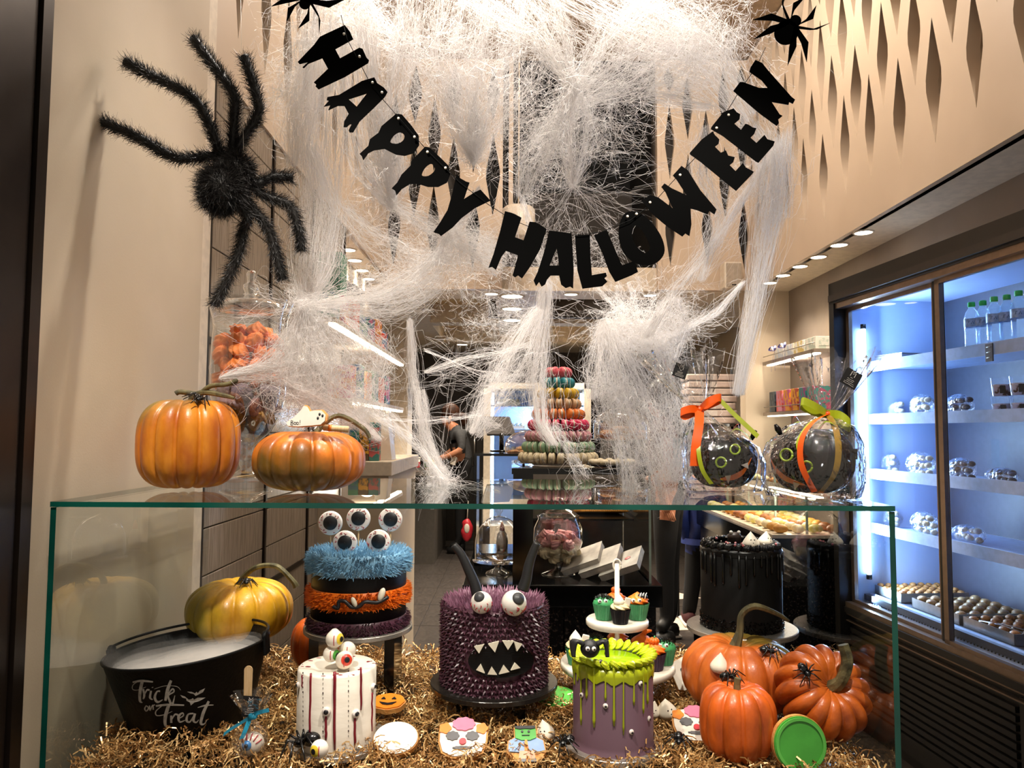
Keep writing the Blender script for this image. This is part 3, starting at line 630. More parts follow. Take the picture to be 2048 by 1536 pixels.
brush([([(1095, 950), (1200, 938), (1362, 942)], (16, 22, 14)), ([(1215, 945), (1185, 1050), (1185, 1130), (1215, 1158)], (30, 34, 26, 6)), ([(1150, 950), (1095, 1000), (1105, 1040), (1180, 1030), (1250, 1000)], (6, 12, 8, 4)),
       ([(1240, 1040), (1240, 1110)], (20, 22)), ([(1245, 1080), (1275, 1030), (1305, 1035)], (8, 16, 18)), ([(1310, 1070), (1355, 1040), (1345, 1015), (1310, 1050), (1320, 1100), (1370, 1085)], (8, 12, 12, 26, 18, 6)), ([(1450, 1020), (1400, 1030), (1385, 1085), (1415, 1100), (1455, 1040)], (14, 16, 24, 16, 10)), ([(1465, 1020), (1450, 1085), (1475, 1105), (1500, 1080)], (22, 24, 14, 6)),
       ([(1595, 905), (1545, 1010), (1520, 1110), (1550, 1120), (1580, 1080)], (22, 30, 26, 12, 5)), ([(1490, 965), (1560, 945), (1640, 940)], (6, 16, 8))], 'treat_lettering')
for bp in ([(1390, 815), (1430, 815), (1465, 830), (1480, 815), (1490, 830), (1510, 805), (1560, 782), (1540, 820), (1500, 840), (1470, 855), (1450, 835), (1420, 830)],
           [(1325, 845), (1370, 860), (1405, 890), (1430, 885), (1445, 875), (1455, 890), (1490, 870), (1565, 870), (1530, 890), (1500, 905), (1460, 915), (1425, 945), (1415, 915), (1385, 900), (1380, 880), (1345, 870)]):
    c = Vector((sum(p[0] for p in bp) / len(bp), sum(p[1] for p in bp) / len(bp)))
    me = poly2d('bat_print', [[(x, -y) for x, y in bp]], 0.0, M_print)
    for v in me.vertices: v.co = onbucket(*cp(v.co.x, -v.co.y))
    link('bat_print', me, t)
# drifting fog in the bucket
def fogmat():
    m = bpy.data.materials.new('cold_fog'); m.use_nodes = True; nt = m.node_tree; N = nt.nodes; L = nt.links; N.remove(N['Principled BSDF'])
    tr = N.new('ShaderNodeBsdfTransparent'); df = N.new('ShaderNodeBsdfDiffuse'); df.inputs[0].default_value = (0.95, 0.92, 0.9, 1); tl = N.new('ShaderNodeBsdfTranslucent'); tl.inputs[0].default_value = (0.85, 0.8, 0.78, 1)
    ms = N.new('ShaderNodeMixShader'); ms.inputs[0].default_value = 0.4; L.new(df.outputs[0], ms.inputs[1]); L.new(tl.outputs[0], ms.inputs[2])
    tc = N.new('ShaderNodeTexCoord'); nz = N.new('ShaderNodeTexNoise'); nz.inputs['Scale'].default_value = 9; nz.inputs['Detail'].default_value = 5; L.new(tc.outputs['Object'], nz.inputs['Vector'])
    at = N.new('ShaderNodeAttribute'); at.attribute_name = 'dens'
    mu = N.new('ShaderNodeMath'); mu.operation = 'MULTIPLY'; mu.use_clamp = True; m3 = N.new('ShaderNodeMath'); m3.operation = 'MULTIPLY'; m3.inputs[1].default_value = 1.9; L.new(nz.outputs[0], m3.inputs[0]); L.new(m3.outputs[0], mu.inputs[0]); L.new(at.outputs['Fac'], mu.inputs[1])
    mx = N.new('ShaderNodeMixShader'); L.new(mu.outputs[0], mx.inputs[0]); L.new(tr.outputs[0], mx.inputs[1]); L.new(ms.outputs[0], mx.inputs[2]); L.new(mx.outputs[0], N['Material Output'].inputs[0]); return m
FM = fogmat(); fb = MB(); dens = []
for k in range(7):
    z0 = 0.088 + 0.008 * k; r0 = BR0 + (BR1 - BR0) * z0 / BT - 0.008; nR, nA = 8, 40
    base = len(fb.v); vv = []
    for i in range(nR + 1):
        for j in range(nA):
            a = 2 * PI * j / nA; rr = r0 * i / nR
            vv.append((rr * math.cos(a), rr * math.sin(a), z0 + 0.004 * math.sin(3 * a + k) * i / nR)); dens.append((1.0 - 0.15 * k) * (1 - 0.5 * (i / nR) ** 3))
    fb.add(vv, [(i * nA + j, i * nA + (j + 1) % nA, (i + 1) * nA + (j + 1) % nA, (i + 1) * nA + j) for i in range(nR) for j in range(nA)], 0, True)
me = fb.mesh('fog', FM); a = me.attributes.new('dens', 'FLOAT', 'POINT'); a.data.foreach_set('value', dens)
link('fog', me, None, BC, BROT, 'pale cold fog lying inside the black bucket', 'fog', kind='stuff')

# ================================================================ CAKES
M_board = mat('silver_foil_board', '#b8b1a8', 0.3, 0.7, bump=0.25, bs=220)
M_boardd = mat('black_gloss_board', '#2a2623', 0.22, 0.4)
M_acr = mat('black_acrylic', '#070707', 0.12, spec=0.6)
def riser(loc, w, d, h, label, name='riser'):
    t = thing(name, label, 'riser', loc)
    m = MB(); m.box((-w / 2, -d / 2, h - 0.004), (w / 2, d / 2, h)); part(t, 'top_plate', m, M_acr)
    for s in (-1, 1):
        m = MB(); m.box((s * w / 2 - (0.022 if s > 0 else 0), -d / 2, 0), (s * w / 2 + (0.022 if s < 0 else 0), d / 2, h - 0.004)); part(t, 'side_panel', m, M_acr)
    return t
def board(loc, r, label, m=M_board, th=0.010):
    t = thing('cake_board', label, 'cake board', loc)
    b = MB(); b.lathe([(r - 0.001, 0), (r, 0.001), (r, th - 0.001), (r - 0.001, th)], 64, smooth=False); part(t, 'drum', b, m)
    b = MB(); b.lathe([(r * 0.985, th), (r * 0.985, th + 0.0006)], 64, smooth=False); part(t, 'foil_face', b, m); return t
def spikes(points, length, rad, seed, sides=4, jit=0.35):
    """many little piped points: points = [(pos, normal)]"""
    r = random.Random(seed); b = MB()
    for p, n in points:
        n = (Vector(n) + Vector((r.uniform(-jit, jit), r.uniform(-jit, jit), r.uniform(-jit, jit)))).normalized(); u = n.orthogonal().normalized(); w = n.cross(u)
        l = length * r.uniform(0.7, 1.25); p = Vector(p); q = rad * r.uniform(0.8, 1.2)
        v = [p + (u * math.cos(2 * PI * i / sides) + w * math.sin(2 * PI * i / sides)) * q for i in range(sides)] + [p + n * l]
        b.add(v, [(i, (i + 1) % sides, sides) for i in range(sides)], 0, False)
    return b
def starpipe(points, rad, length, seed, k=6, jit=0.15):
    """piped stars: each a fan of pointed petals round one spot"""
    r = random.Random(seed); b = MB()
    for p, n in points:
        n = (Vector(n) + Vector((r.uniform(-jit, jit),) * 3)).normalized(); u = n.orthogonal().normalized(); w = n.cross(u); p = Vector(p); a0 = r.uniform(0, 6)
        for i in range(k):
            a = a0 + 2 * PI * i / k; d = u * math.cos(a) + w * math.sin(a); sd = n.cross(d)
            b.add([p - sd * rad * 0.33 + d * rad * 0.05, p + sd * rad * 0.33 + d * rad * 0.05, p + d * rad * 0.55 + n * length * 0.55 - sd * rad * 0.16, p + d * rad * 0.55 + n * length * 0.55 + sd * rad * 0.16, p + d * rad * 0.95 + n * length * r.uniform(0.7, 1.1)],
                  [(0, 1, 3, 2), (2, 3, 4)], 0, False)
    return b

# ---- striped fuzzy monster cake with eyeball lollies
KX, KY, KZ = W(717, 1245, 1.73).x, 1.73, 0.862
riser((W(712, 1300, 1.75).x, 1.76, ZF - 0.03), 0.19, 0.12, KZ - 0.012 - ZF + 0.03, 'black acrylic riser under the striped fuzzy cake')
board((KX, KY, KZ - 0.011), 0.121, 'silver board under the striped fuzzy cake')
kt = thing('fuzzy_striped_cake', 'cake banded in blue, orange and purple fuzz with eyeball lollies', 'cake', (KX, KY, KZ))
KR = 0.106; zk = lambda py: W(717, py, KY - KR).z - KZ
m = MB(); m.lathe([(KR, 0), (KR, 0.158), (KR - 0.004, 0.162)], 64); part(kt, 'black_fondant', m, mat('black_fondant', '#070607', 0.45, spec=0.25))
def ringpts(r0, z0, z1, n, seed, bulge=0.0):
    r = random.Random(seed); o = []
    for _ in range(n):
        a = r.uniform(0, 2 * PI); t_ = r.random(); z = lerp(z0, z1, t_); rr = r0 + bulge * math.sin(PI * t_)
        o.append(((rr * math.cos(a), rr * math.sin(a), z), (math.cos(a), math.sin(a), 0.5 * (t_ - 0.5))))
    return o
def discpts(r0, z, n, seed, nz=1.0):
    r = random.Random(seed); o = []
    for _ in range(n):
        a = r.uniform(0, 2 * PI); rr = r0 * math.sqrt(r.random()); o.append(((rr * math.cos(a), rr * math.sin(a), z), (0.5 * math.cos(a) * rr / r0, 0.5 * math.sin(a) * rr / r0, nz)))
    return o
M_blue = mat('blue_buttercream', '#6f9dbd', 0.5, c2='#84b1cf', ns=80)
M_orb = mat('orange_buttercream', '#f07818', 0.5, c2='#e06a10', ns=80)
M_pur = mat('purple_buttercream', '#432430', 0.36, c2='#583342', ns=80)
zb0, zb1 = 0.122, 0.166
m = MB(); m.lathe([(KR, zb0), (KR + 0.004, zb0 + 0.004), (KR + 0.004, zb1 - 0.005), (KR, zb1), (0.001, zb1 + 0.003)], 64, caps=False); part(kt, 'blue_icing', m, M_blue)
part(kt, 'blue_fuzz', spikes(ringpts(KR + 0.003, zb0, zb1, 1500, 1, 0.004) + discpts(KR + 0.003, zb1, 1500, 2), 0.011, 0.0016, 3), M_blue, kind='stuff')
zo0, zo1 = 0.052, 0.090
m = MB(); m.lathe([(KR, zo0), (KR + 0.004, zo0 + 0.004), (KR + 0.004, zo1 - 0.004), (KR, zo1)], 64, caps=False); part(kt, 'orange_icing', m, M_orb)
part(kt, 'orange_fuzz', spikes(ringpts(KR + 0.003, zo0, zo1, 1600, 4, 0.003), 0.010, 0.0016, 5), M_orb, kind='stuff')
m = MB(); m.lathe([(KR, 0), (KR + 0.004, 0.002), (KR + 0.004, 0.022), (KR, 0.026)], 64, caps=False); part(kt, 'purple_icing', m, M_pur)
part(kt, 'purple_fuzz', spikes(ringpts(KR + 0.003, 0.0, 0.026, 1100, 6, 0.003), 0.008, 0.0015, 7), M_pur, kind='stuff')
def cyl_at(px, py, cx, cy, r):
    """point where the pixel's ray meets an upright cylinder"""
    d = ray(px, py); o = CAM; ox, oy = o.x - cx, o.y - cy
    A = d.x ** 2 + d.y ** 2; B = 2 * (ox * d.x + oy * d.y); Cc = ox * ox + oy * oy - r * r; D = max(0, B * B - 4 * A * Cc)
    return o + d * ((-B - math.sqrt(D)) / (2 * A))
kb = Vector((KX, KY, KZ))
mouth = smoothpath([cyl_at(x, y, KX, KY, KR + 0.014) - kb for x, y in ((666, 1213), (676, 1216), (678, 1203), (690, 1203), (703, 1214), (718, 1213), (730, 1204), (755, 1205), (776, 1194))], 5)
m = MB(); m.tube(mouth, 0.0042, 8); part(kt, 'mouth', m, M_icblack)
M_tooth = mat('ivory_fondant', '#eadfca', 0.45)
for (x, y, a, s) in ((708, 1204, -25, 1.0), (763, 1189, 20, 1.35)):
    p = cyl_at(x, y, KX, KY, KR + 0.016) - kb; m = MB(); m.ball((0, 0, 0), (0.0055 * s, 0.0045, 0.011 * s), 12, 10, M=T(*p) @ RY(R(a))); part(kt, 'tooth', m, M_tooth)
M_eyew = mat('eye_white_sugar', '#efe7e0', 0.35, c2='#e8ded6', ns=20)
M_vein = mat('red_vein_icing', '#b5182c', 0.4)
def veins(b, r0, r1, n, seed, fn):
    r = random.Random(seed)
    for i in range(n):
        a = r.uniform(0, 2 * PI); p = []
        rr = r.uniform(r0, r1 * 0.85)
        for k in range(3): p.append(fn(rr, a + r.uniform(-0.12, 0.12) * k)); rr += (r1 - r0) * r.uniform(0.12, 0.22)
        b.tube(p, [0.0009, 0.0007, 0.0004], 4)
for i, (x, y, dy, sx) in enumerate(((661, 1046, 0.03, 0), (717, 1037, 0.02, 0), (781, 1039, 0.04, 0), (690, 1085, -0.03, 0), (757, 1083, -0.03, 0))):
    c = W(x, y, KY + dy) - kb; rr = S(23.5, KY + dy)
    L_ = thing('eyeball_lolly', ('eyeball lolly leaning at the tile side of the blue fuzz', 'tallest eyeball lolly in the middle of the blue fuzz', 'eyeball lolly hung with cobweb on the blue fuzz', 'lower eyeball lolly nearer the tiles on the blue fuzz', 'lower eyeball lolly nearer the horned cake on the blue fuzz')[i], 'lolly', kb + c, group='eyeball lollies')
    m = MB(); m.lathe([(0.0005, 0.006), (rr * 0.9, 0.006), (rr, 0.003), (rr, -0.003), (rr * 0.9, -0.006), (0.0005, -0.006)], 32, M=RX(R(90))); part(L_, 'eye_disc', m, M_eyew)
    m = MB(); m.lathe([(0.0005, 0.0085), (rr * 0.58, 0.0085), (rr * 0.6, 0.0075), (rr * 0.6, 0.0055)], 28, M=T(0.001, 0, 0.001) @ RX(R(90)), caps=False); part(L_, 'pupil', m, M_icblack)
    b = MB(); veins(b, rr * 0.66, rr * 1.0, 22, 30 + i, lambda q_, a: Vector((q_ * math.cos(a), -0.0062, q_ * math.sin(a)))); part(L_, 'veins', b, M_vein)
    m = MB(); m.tube([(0, 0.002, -rr * 0.8), (0.0005, 0.002, -(c.z - 0.155))], 0.0018, 8); part(L_, 'stick', m, M_stick)

# ---- horned purple monster cake
MX, MY, MZ = W(988, 1345, 1.62).x, 1.62, 0.776
riser((MX - 0.005, 1.62, ZF - 0.03), 0.14, 0.11, MZ - 0.011 - ZF + 0.03, 'black acrylic riser under the horned purple cake')
board((MX, MY, MZ - 0.0105), 0.134, 'glossy black board under the horned purple cake', M_boardd)
mt = thing('horned_monster_cake', 'purple piped monster cake with horns, bulging eyes and toothed mouth', 'cake', (MX, MY, MZ)); mbp = Vector((MX, MY, MZ))
MR, MH = 0.108, 0.165
m = MB(); m.lathe([(MR, 0), (MR, MH - 0.012), (MR - 0.004, MH - 0.003), (MR - 0.015, MH), (0.001, MH)], 72, caps=False); part(mt, 'cake_body', m, M_pur)
pts = []
rows = 15; per = 46
def inmouth(p):
    w = p + mbp; v = camM.transposed() @ (w - CAM); x = 1024 + F * v.x / -v.z; y = 768 - F * v.y / -v.z
    return ((x - 1002) / 66) ** 2 + ((y - 1321) / 36) ** 2 < 1 and p.y < 0
for i in range(rows):
    for j in range(per):
        a = 2 * PI * (j + 0.5 * (i % 2)) / per; z = 0.005 + (MH - 0.012) * i / (rows - 1); p = Vector(((MR - 0.001) * math.cos(a), (MR - 0.001) * math.sin(a), z))
        if p.y < 0.05 and not inmouth(p * 1.0): pts.append((p, (math.cos(a), math.sin(a), 0.05)))
        elif p.y >= 0.05: pts.append((p, (math.cos(a), math.sin(a), 0.05)))
part(mt, 'piped_stars', starpipe(pts, 0.0095, 0.0105, 8), M_pur, kind='stuff')
part(mt, 'piped_top', spikes(discpts(MR - 0.003, MH, 900, 9, 1.2), 0.014, 0.003, 10), mat('lit_mauve_buttercream', '#7a4c62', 0.45, c2='#8a5c72', ns=80), kind='stuff')  # lighter mauve paints the pinkish highlights onto the top piping
M_fond = mat('black_fondant', '#070607', 0.45, spec=0.25)
# mouth plate and teeth lie on the round side
def onside(poly, rr, th, name, m):
    me = poly2d(name, [[(x, -y) for x, y in poly]], 0.0, m)
    bm = bmesh.new(); bm.from_mesh(me); bmesh.ops.subdivide_edges(bm, edges=bm.edges[:], cuts=2, use_grid_fill=True)
    for v in bm.verts: v.co = cyl_at(v.co.x, -v.co.y, MX, MY, rr) - mbp
    g = bmesh.ops.extrude_face_region(bm, geom=bm.faces[:]); 
    for v in [e for e in g['geom'] if isinstance(e, bmesh.types.BMVert)]: d = Vector((v.co.x, v.co.y, 0)).normalized(); v.co -= d * th
    bmesh.ops.recalc_face_normals(bm, faces=bm.faces[:]); bm.to_mesh(me); bm.free(); return link(name, me, mt)
ell = [(1002 + 66 * math.cos(a), 1321 + 35 * math.sin(a)) for a in np.linspace(0, 2 * PI, 40)[:-1]]
onside(ell, MR + 0.006, 0.008, 'mouth', M_fond)
for tri in ([(948, 1293), (968, 1289), (958, 1307)], [(976, 1288), (998, 1283), (990, 1305)], [(1005, 1282), (1028, 1282), (1016, 1300)], [(1028, 1283), (1045, 1288), (1034, 1303)],
            [(952, 1340), (960, 1329), (969, 1347)], [(975, 1349), (983, 1334), (994, 1350)], [(998, 1349), (1008, 1331), (1019, 1344)], [(1022, 1341), (1031, 1326), (1041, 1336)]):
    onside(tri, MR + 0.010, 0.006, 'tooth', M_tooth)
for i, (x, y, r_, px_, py_) in enumerate(((963, 1205, 21.5, 957, 1191), (1028, 1206, 25, 1037, 1197))):
    c = W(x, y, MY - MR + 0.005) - mbp; rr = S(r_, MY - MR)
    m = MB(); m.ball((0, 0, 0), rr, 24, 16, M=T(*c)); e = part(mt, 'eyeball', m, M_eyew)
    d = (W(px_, py_, MY - MR - 0.012) - mbp - c).normalized(); mm = Vector((0, 0, 1)).rotation_difference(d).to_matrix().to_4x4()
    m = MB(); m.lathe([(0.0005, rr + 0.004), (rr * 0.42, rr + 0.002), (rr * 0.5, rr - 0.003), (rr * 0.5, rr * 0.8)], 24, M=T(*c) @ mm, caps=False); link('pupil', m.mesh('pupil', mat('charcoal_fondant', '#3c3b3e', 0.45)), e)
    b = MB(); r5 = random.Random(50 + i)
    for k in range(16):
        a = r5.uniform(PI * 1.05, PI * 1.95); ph = r5.uniform(-0.2, 0.7); p = []
        for q_ in range(4):
            dd = Vector((math.cos(a) * math.cos(ph), math.sin(a) * math.cos(ph), -math.sin(ph))); p.append(c + dd * (rr + 0.0003)); a += r5.uniform(-0.12, 0.12); ph += 0.11
        b.tube(p, [0.0009, 0.0008, 0.0006, 0.0004], 4)
    link('veins', b.mesh('veins', M_vein), e)
for hp in ([(955, 1190), (948, 1165), (935, 1135), (922, 1108), (907, 1090)], [(1045, 1180), (1052, 1160), (1058, 1130), (1066, 1105), (1074, 1086)]):
    m = MB(); pa = smoothpath([W(x, y, MY - 0.045) - mbp for x, y in hp], 5); m.tube(pa, [float(v) for v in np.linspace(0.0125, 0.0075, len(pa))], 12); part(mt, 'horn', m, mat('dark_fondant_horn', '#1d1c1e', 0.5))

# ---- white bleeding cake with eyeballs
WX, WY, WZ = W(672, 1480, 1.44).x, 1.44, ZF + 0.004
board((WX + 0.004, WY + 0.01, WZ - 0.0105), 0.092, 'silver board under the white bleeding cake')
wt = thing('bleeding_cake', 'white buttercream cake with red drips and sugar eyes', 'cake', (WX, WY, WZ)); wb = Vector((WX, WY, WZ)); WR, WH = 0.0722, 0.136
M_wbc = mat('white_buttercream', '#e9e1d3', 0.5, c2='#e0d7c8', ns=12, bump=0.15, bs=30, stretch=(1, 1, 3))
m = MB(); m.lathe([(WR, 0), (WR, WH - 0.003), (WR - 0.003, WH), (0.045, WH - 0.002), (0.038, WH - 0.006), (0.001, WH - 0.006)], 72, caps=False); part(wt, 'cake_body', m, M_wbc)
M_blood = mat('berry_drip', '#7d0f22', 0.3)
for (x, y0, y1, w) in ((622, 1347, 1475, 3.2), (669, 1344, 1499, 4.2), (722, 1335, 1420, 3.2), (652, 1432, 1480, 3.6), (710, 1436, 1490, 3.6), (744, 1385, 1462, 2.6), (604, 1350, 1375, 2)):
    pa = [cyl_at(x + rnd.uniform(-0.6, 0.6) - (3 * i / 7 if x == 622 else 0), lerp(y0, y1, i / 7), WX, WY, WR + 0.0006) - wb for i in range(8)]
    m = MB(); m.tube(pa, [S(w, 1.37) * 0.85 * rnd.uniform(0.9, 1.1) for _ in range(7)] + [S(w, 1.37) * 0.6], 8, flat=0.8); part(wt, 'drip', m, M_blood)
for (x, y0, y1) in ((606, 1344, 1478), (646, 1346, 1480), (697, 1340, 1480), (652, 1432, 1448)):
    b = MB(); 
    for i in range(14):
        y = lerp(y0, y1, i / 14); pa = [cyl_at(x, y + d, WX, WY, WR + 0.0004) - wb for d in (0, 3.5)]; b.tube(pa, 0.00045 if i % 4 else 0.001, 5)
    part(wt, 'dotted_line', b, mat('dark_sauce', '#2a1216', 0.4))
for i, (x, y, r_) in enumerate(((653, 1423, 9), (712, 1427, 8.5), (747, 1373, 7), (596, 1370, 6))):
    c = cyl_at(x, y, WX, WY, WR + 0.002) - wb; n = Vector((c.x, c.y, 0)).normalized(); mm = Vector((0, 0, 1)).rotation_difference(n).to_matrix().to_4x4(); rr = S(r_, 1.38)
    m = MB(); m.ball((0, 0, 0), (rr, rr, rr * 0.6), 16, 10, M=T(*c) @ mm); e = part(wt, 'sugar_eye', m, M_eyew)
    m = MB(); m.lathe([(0.0004, rr * 0.72), (rr * 0.5, rr * 0.62), (rr * 0.55, rr * 0.4)], 16, M=T(*c) @ mm, caps=False); link('pupil', m.mesh('pupil', M_icblack), e)
for i in range(16):
    b = MB(); a = rnd.uniform(0, 6.28); rr = rnd.uniform(0.048, 0.068); b.ball((rr * math.cos(a), rr * math.sin(a), WH - 0.001), (rnd.uniform(0.002, 0.007), rnd.uniform(0.002, 0.004), 0.0012), 10, 6)
    part(wt, 'sauce_splash', b, M_blood)
M_candy = mat('glossy_eye_candy', '#efe3d4', 0.2, coat=0.4)
def candy_eye(c, r_, look, iris, label, tip=False):
    t = thing('candy_eyeball', label, 'candy', c)
    m = MB(); m.ball((0, 0, 0), r_, 20, 14, mod=(lambda a, ph: 1 + (0.18 * max(0, math.sin(ph) - 0.86) / 0.14 if tip else 0))); part(t, 'eyeball', m, M_candy)
    d = Vector(look).normalized(); mm = Vector((0, 0, 1)).rotation_difference(d).to_matrix().to_4x4()
    def cap(a0, a1, off): return [((r_ + off) * math.sin(R(a)) + 1e-5, (r_ + off) * math.cos(R(a))) for a in np.linspace(a1, a0, 6)]
    m = MB(); m.lathe(cap(0, 38, 0.0004), 20, M=mm, caps=False); part(t, 'iris', m, iris)
    m = MB(); m.lathe(cap(0, 17, 0.0009), 16, M=mm, caps=False); part(t, 'pupil', m, M_icblack)
    m = MB(); m.tube([Vector((math.sin(0.35) * 0.4, -math.cos(a) * 0.94, math.sin(a))).normalized() * (r_ + 0.0002) * 1.0 for a in np.linspace(-0.5, 0.6, 6)], 0.0008, 5); part(t, 'vein', m, M_vein)
IY = mat('yellow_iris', '#e3c63a', 0.3); IR = mat('red_iris', '#e0452c', 0.3); IG = mat('green_iris', '#4c9a3a', 0.3)
zt_ = WZ + WH
candy_eye(W(662, 1308, WY - 0.005), 0.0148, (0.2, -0.1, 0.0), IG, 'candy eyeball with a green iris lying on the white cake')
candy_eye(W(669, 1278, WY - 0.006), 0.0165, (0.85, -0.4, 0.1), IY, 'candy eyeball with a pointed top, highest of the heap', True)
candy_eye(W(695, 1300, WY + 0.006), 0.0158, (0.2, 1, 0.2), IR, 'candy eyeball with a red streak at the back of the heap')
candy_eye(W(689, 1320, WY - 0.018), 0.0165, (0.45, -0.8, 0.25), IR, 'candy eyeball with a red iris at the front of the heap')
candy_eye(W(639, 1498, 1.325), 0.0155, (-0.45, -0.85, 0.05), IY, 'yellow candy eyeball on the shredded paper below the white cake')

# ---- purple drip cake with lime collar
DX, DY, DZ = W(1226, 1470, 1.44).x, 1.44, ZF + 0.004
board((DX, DY, DZ - 0.0105), 0.092, 'silver board under the lime topped drip cake')
dt = thing('lime_drip_cake', 'mauve cake with lime drips and a piped lime collar', 'cake', (DX, DY, DZ)); db = Vector((DX, DY, DZ)); DR, DH = 0.0745, 0.150
M_mauve = mat('mauve_icing', '#614853', 0.45, c2='#684e5a', ns=6)
m = MB(); m.lathe([(DR + 0.005, 0), (DR + 0.002, 0.006), (DR, 0.012), (DR, DH - 0.004), (DR - 0.004, DH), (0.001, DH)], 72, caps=False); part(dt, 'cake_body', m, M_mauve)
M_lime = mat('lime_ganache', '#a8b317', 0.3, c2='#9aa512', ns=10)
M_limeb = mat('lime_buttercream', '#c3d316', 0.4, c2='#cfdd2a', ns=30)
m = MB(); m.lathe([(DR + 0.0015, DH - 0.022), (DR + 0.0025, DH - 0.012), (DR + 0.002, DH), (0.001, DH + 0.001)], 72, caps=False, mod=(lambda a, z, k: 1)); 
for i, v in enumerate(m.v):
    if v[2] < DH - 0.02: a = math.atan2(v[1], v[0]); m.v[i] = (v[0], v[1], v[2] - 0.004 * math.sin(14 * a))
part(dt, 'lime_glaze', m, M_lime)
for (x, y1) in ((1155, 1362), (1162, 1450), (1173, 1397), (1188, 1455), (1211, 1402), (1228, 1452), (1247, 1470), (1268, 1411), (1287, 1427), (1295, 1408), (1149, 1370)):
    pa = [cyl_at(x, lerp(1335, y1, i / 8), DX, DY, DR + 0.0012) - db for i in range(9)]; w = rnd.uniform(0.0013, 0.0021)
    m = MB(); m.tube(pa, [w * 1.5, w] + [w] * 4 + [w * 1.15, w * 1.45, w * 0.8], 8); part(dt, 'drip', m, M_lime)
m = MB(); m.lathe([(0.0005, DH + 0.0025), (0.05, DH + 0.0022), (0.052, DH)], 40, caps=False); part(dt, 'lime_pool', m, mat('lime_jelly', '#b4e016', 0.15))
# piped shells round the rim
sh = MB()
for lay in range(3): sh.ball((0, 0, 0), (0.011 - 0.002 * lay, 0.0155 - 0.003 * lay, 0.0034), 14, 8, M=T(0, -0.003 * lay, 0.003 * lay) @ RX(-0.25) @ RY(0.5))
shm = sh.mesh('piped_shell', M_limeb)
for i in range(30):
    a = 2 * PI * i / 30; link('piped_shell', shm, dt, ((DR - 0.007) * math.cos(a), (DR - 0.007) * math.sin(a), DH + 0.007), (rnd.uniform(-0.15, 0.15), rnd.uniform(-0.12, 0.12), a + PI / 2 + rnd.uniform(-0.1, 0.1)))
def sugar_eye(parent, c, n, rr):
    mm = Vector((0, 0, 1)).rotation_difference(Vector(n)).to_matrix().to_4x4()
    m = MB(); m.ball((0, 0, 0), (rr, rr, rr * 0.55), 14, 8, M=T(*c) @ mm); e = part(parent, 'sugar_eye', m, M_eyew)
    m = MB(); m.lathe([(0.0003, rr * 0.66), (rr * 0.42, rr * 0.6), (rr * 0.45, rr * 0.4)], 12, M=T(*c) @ mm @ T(rr * 0.15, -rr * 0.15, 0), caps=False); link('pupil', m.mesh('pupil', M_icblack), e)
for (x, y) in ((1163, 1390), (1211, 1412), (1281, 1367), (1263, 1464), (1298, 1437)):
    c = cyl_at(x, y, DX, DY, DR + 0.001) - db; sugar_eye(dt, c, (c.x, c.y, 0), 0.0048)
for (a, z) in ((-2.0, 0.014), (-1.2, 0.012), (0.2, 0.012), (1.4, 0.014), (0.7, 0.013)):
    sugar_eye(dt, ((DR - 0.001) * math.cos(a), (DR - 0.001) * math.sin(a), DH + z), (math.cos(a), math.sin(a), 0.4), 0.0045)
# fondant spider on its rim
sp = W(1180, 1297, DY - DR + 0.006); st = thing('fondant_spider', 'round black fondant spider with googly eyes on the lime collar', 'cake topper', sp)
m = MB(); m.ball((0, 0, 0), (0.0175, 0.015, 0.016), 20, 14); part(st, 'body', m, mat('black_sugarpaste', '#1b1a1c', 0.5))
for s in (-1, 1):
    for k in range(4):
        m = MB(); m.tube(smoothpath([(s * 0.012, 0.004 * k - 0.006, 0.008), (s * (0.024 + 0.002 * k), 0.006 * k - 0.008, 0.014 - 0.001 * k), (s * (0.029 + 0.001 * k), 0.006 * k - 0.008, 0.0), (s * 0.03, 0.006 * k - 0.01, -0.012)], 4), 0.0036, 8); part(st, 'leg', m, mat('black_sugarpaste', '#1b1a1c', 0.5))
    sugar_eye(st, (s * 0.0055, -0.0135, 0.003), (s * 0.25, -1, 0.15), 0.0042)

# ---- tall black cake
BX, BY, BZ = W(1483, 1245, 1.74).x, 1.74, 0.862
riser((BX, 1.77, ZF - 0.03), 0.175, 0.12, BZ - 0.012 - ZF + 0.03, 'black acrylic riser under the tall black cake')
board((BX, BY, BZ - 0.0112), 0.122, 'silver board under the tall black cake')
bt = thing('black_drip_cake', 'tall all-black drip cake with ghost meringues on top', 'cake', (BX, BY, BZ)); bb = Vector((BX, BY, BZ)); R_B, BH = 0.0895, 0.178
M_bi = mat('black_buttercream', '#080707', 0.5, c2='#0b0a0a', ns=6, spec=0.2)
m = MB(); m.lathe([(R_B, 0), (R_B, BH - 0.004), (R_B - 0.004, BH), (0.001, BH)], 72, caps=False); part(bt, 'cake_body', m, M_bi)
M_bg = mat('black_ganache', '#090808', 0.25, spec=0.35)
m = MB(); m.lathe([(R_B + 0.0012, BH - 0.014), (R_B + 0.0016, BH - 0.004), (R_B - 0.002, BH + 0.001), (0.001, BH + 0.001)], 72, caps=False); part(bt, 'glaze', m, M_bg)
for i in range(17):
    a = -PI + PI * (i + 0.5) / 17 + rnd.uniform(-0.05, 0.05); l = rnd.uniform(0.03, 0.085); x, y = (R_B + 0.001) * math.cos(a), (R_B + 0.001) * math.sin(a)
    m = MB(); m.tube([(x, y, BH - 0.008), (x, y, BH - l * 0.5), (x, y, BH - l + 0.004), (x, y, BH - l)], [0.0035, 0.0026, 0.0032, 0.0018], 8); part(bt, 'drip', m, M_bg)
sh2 = MB()
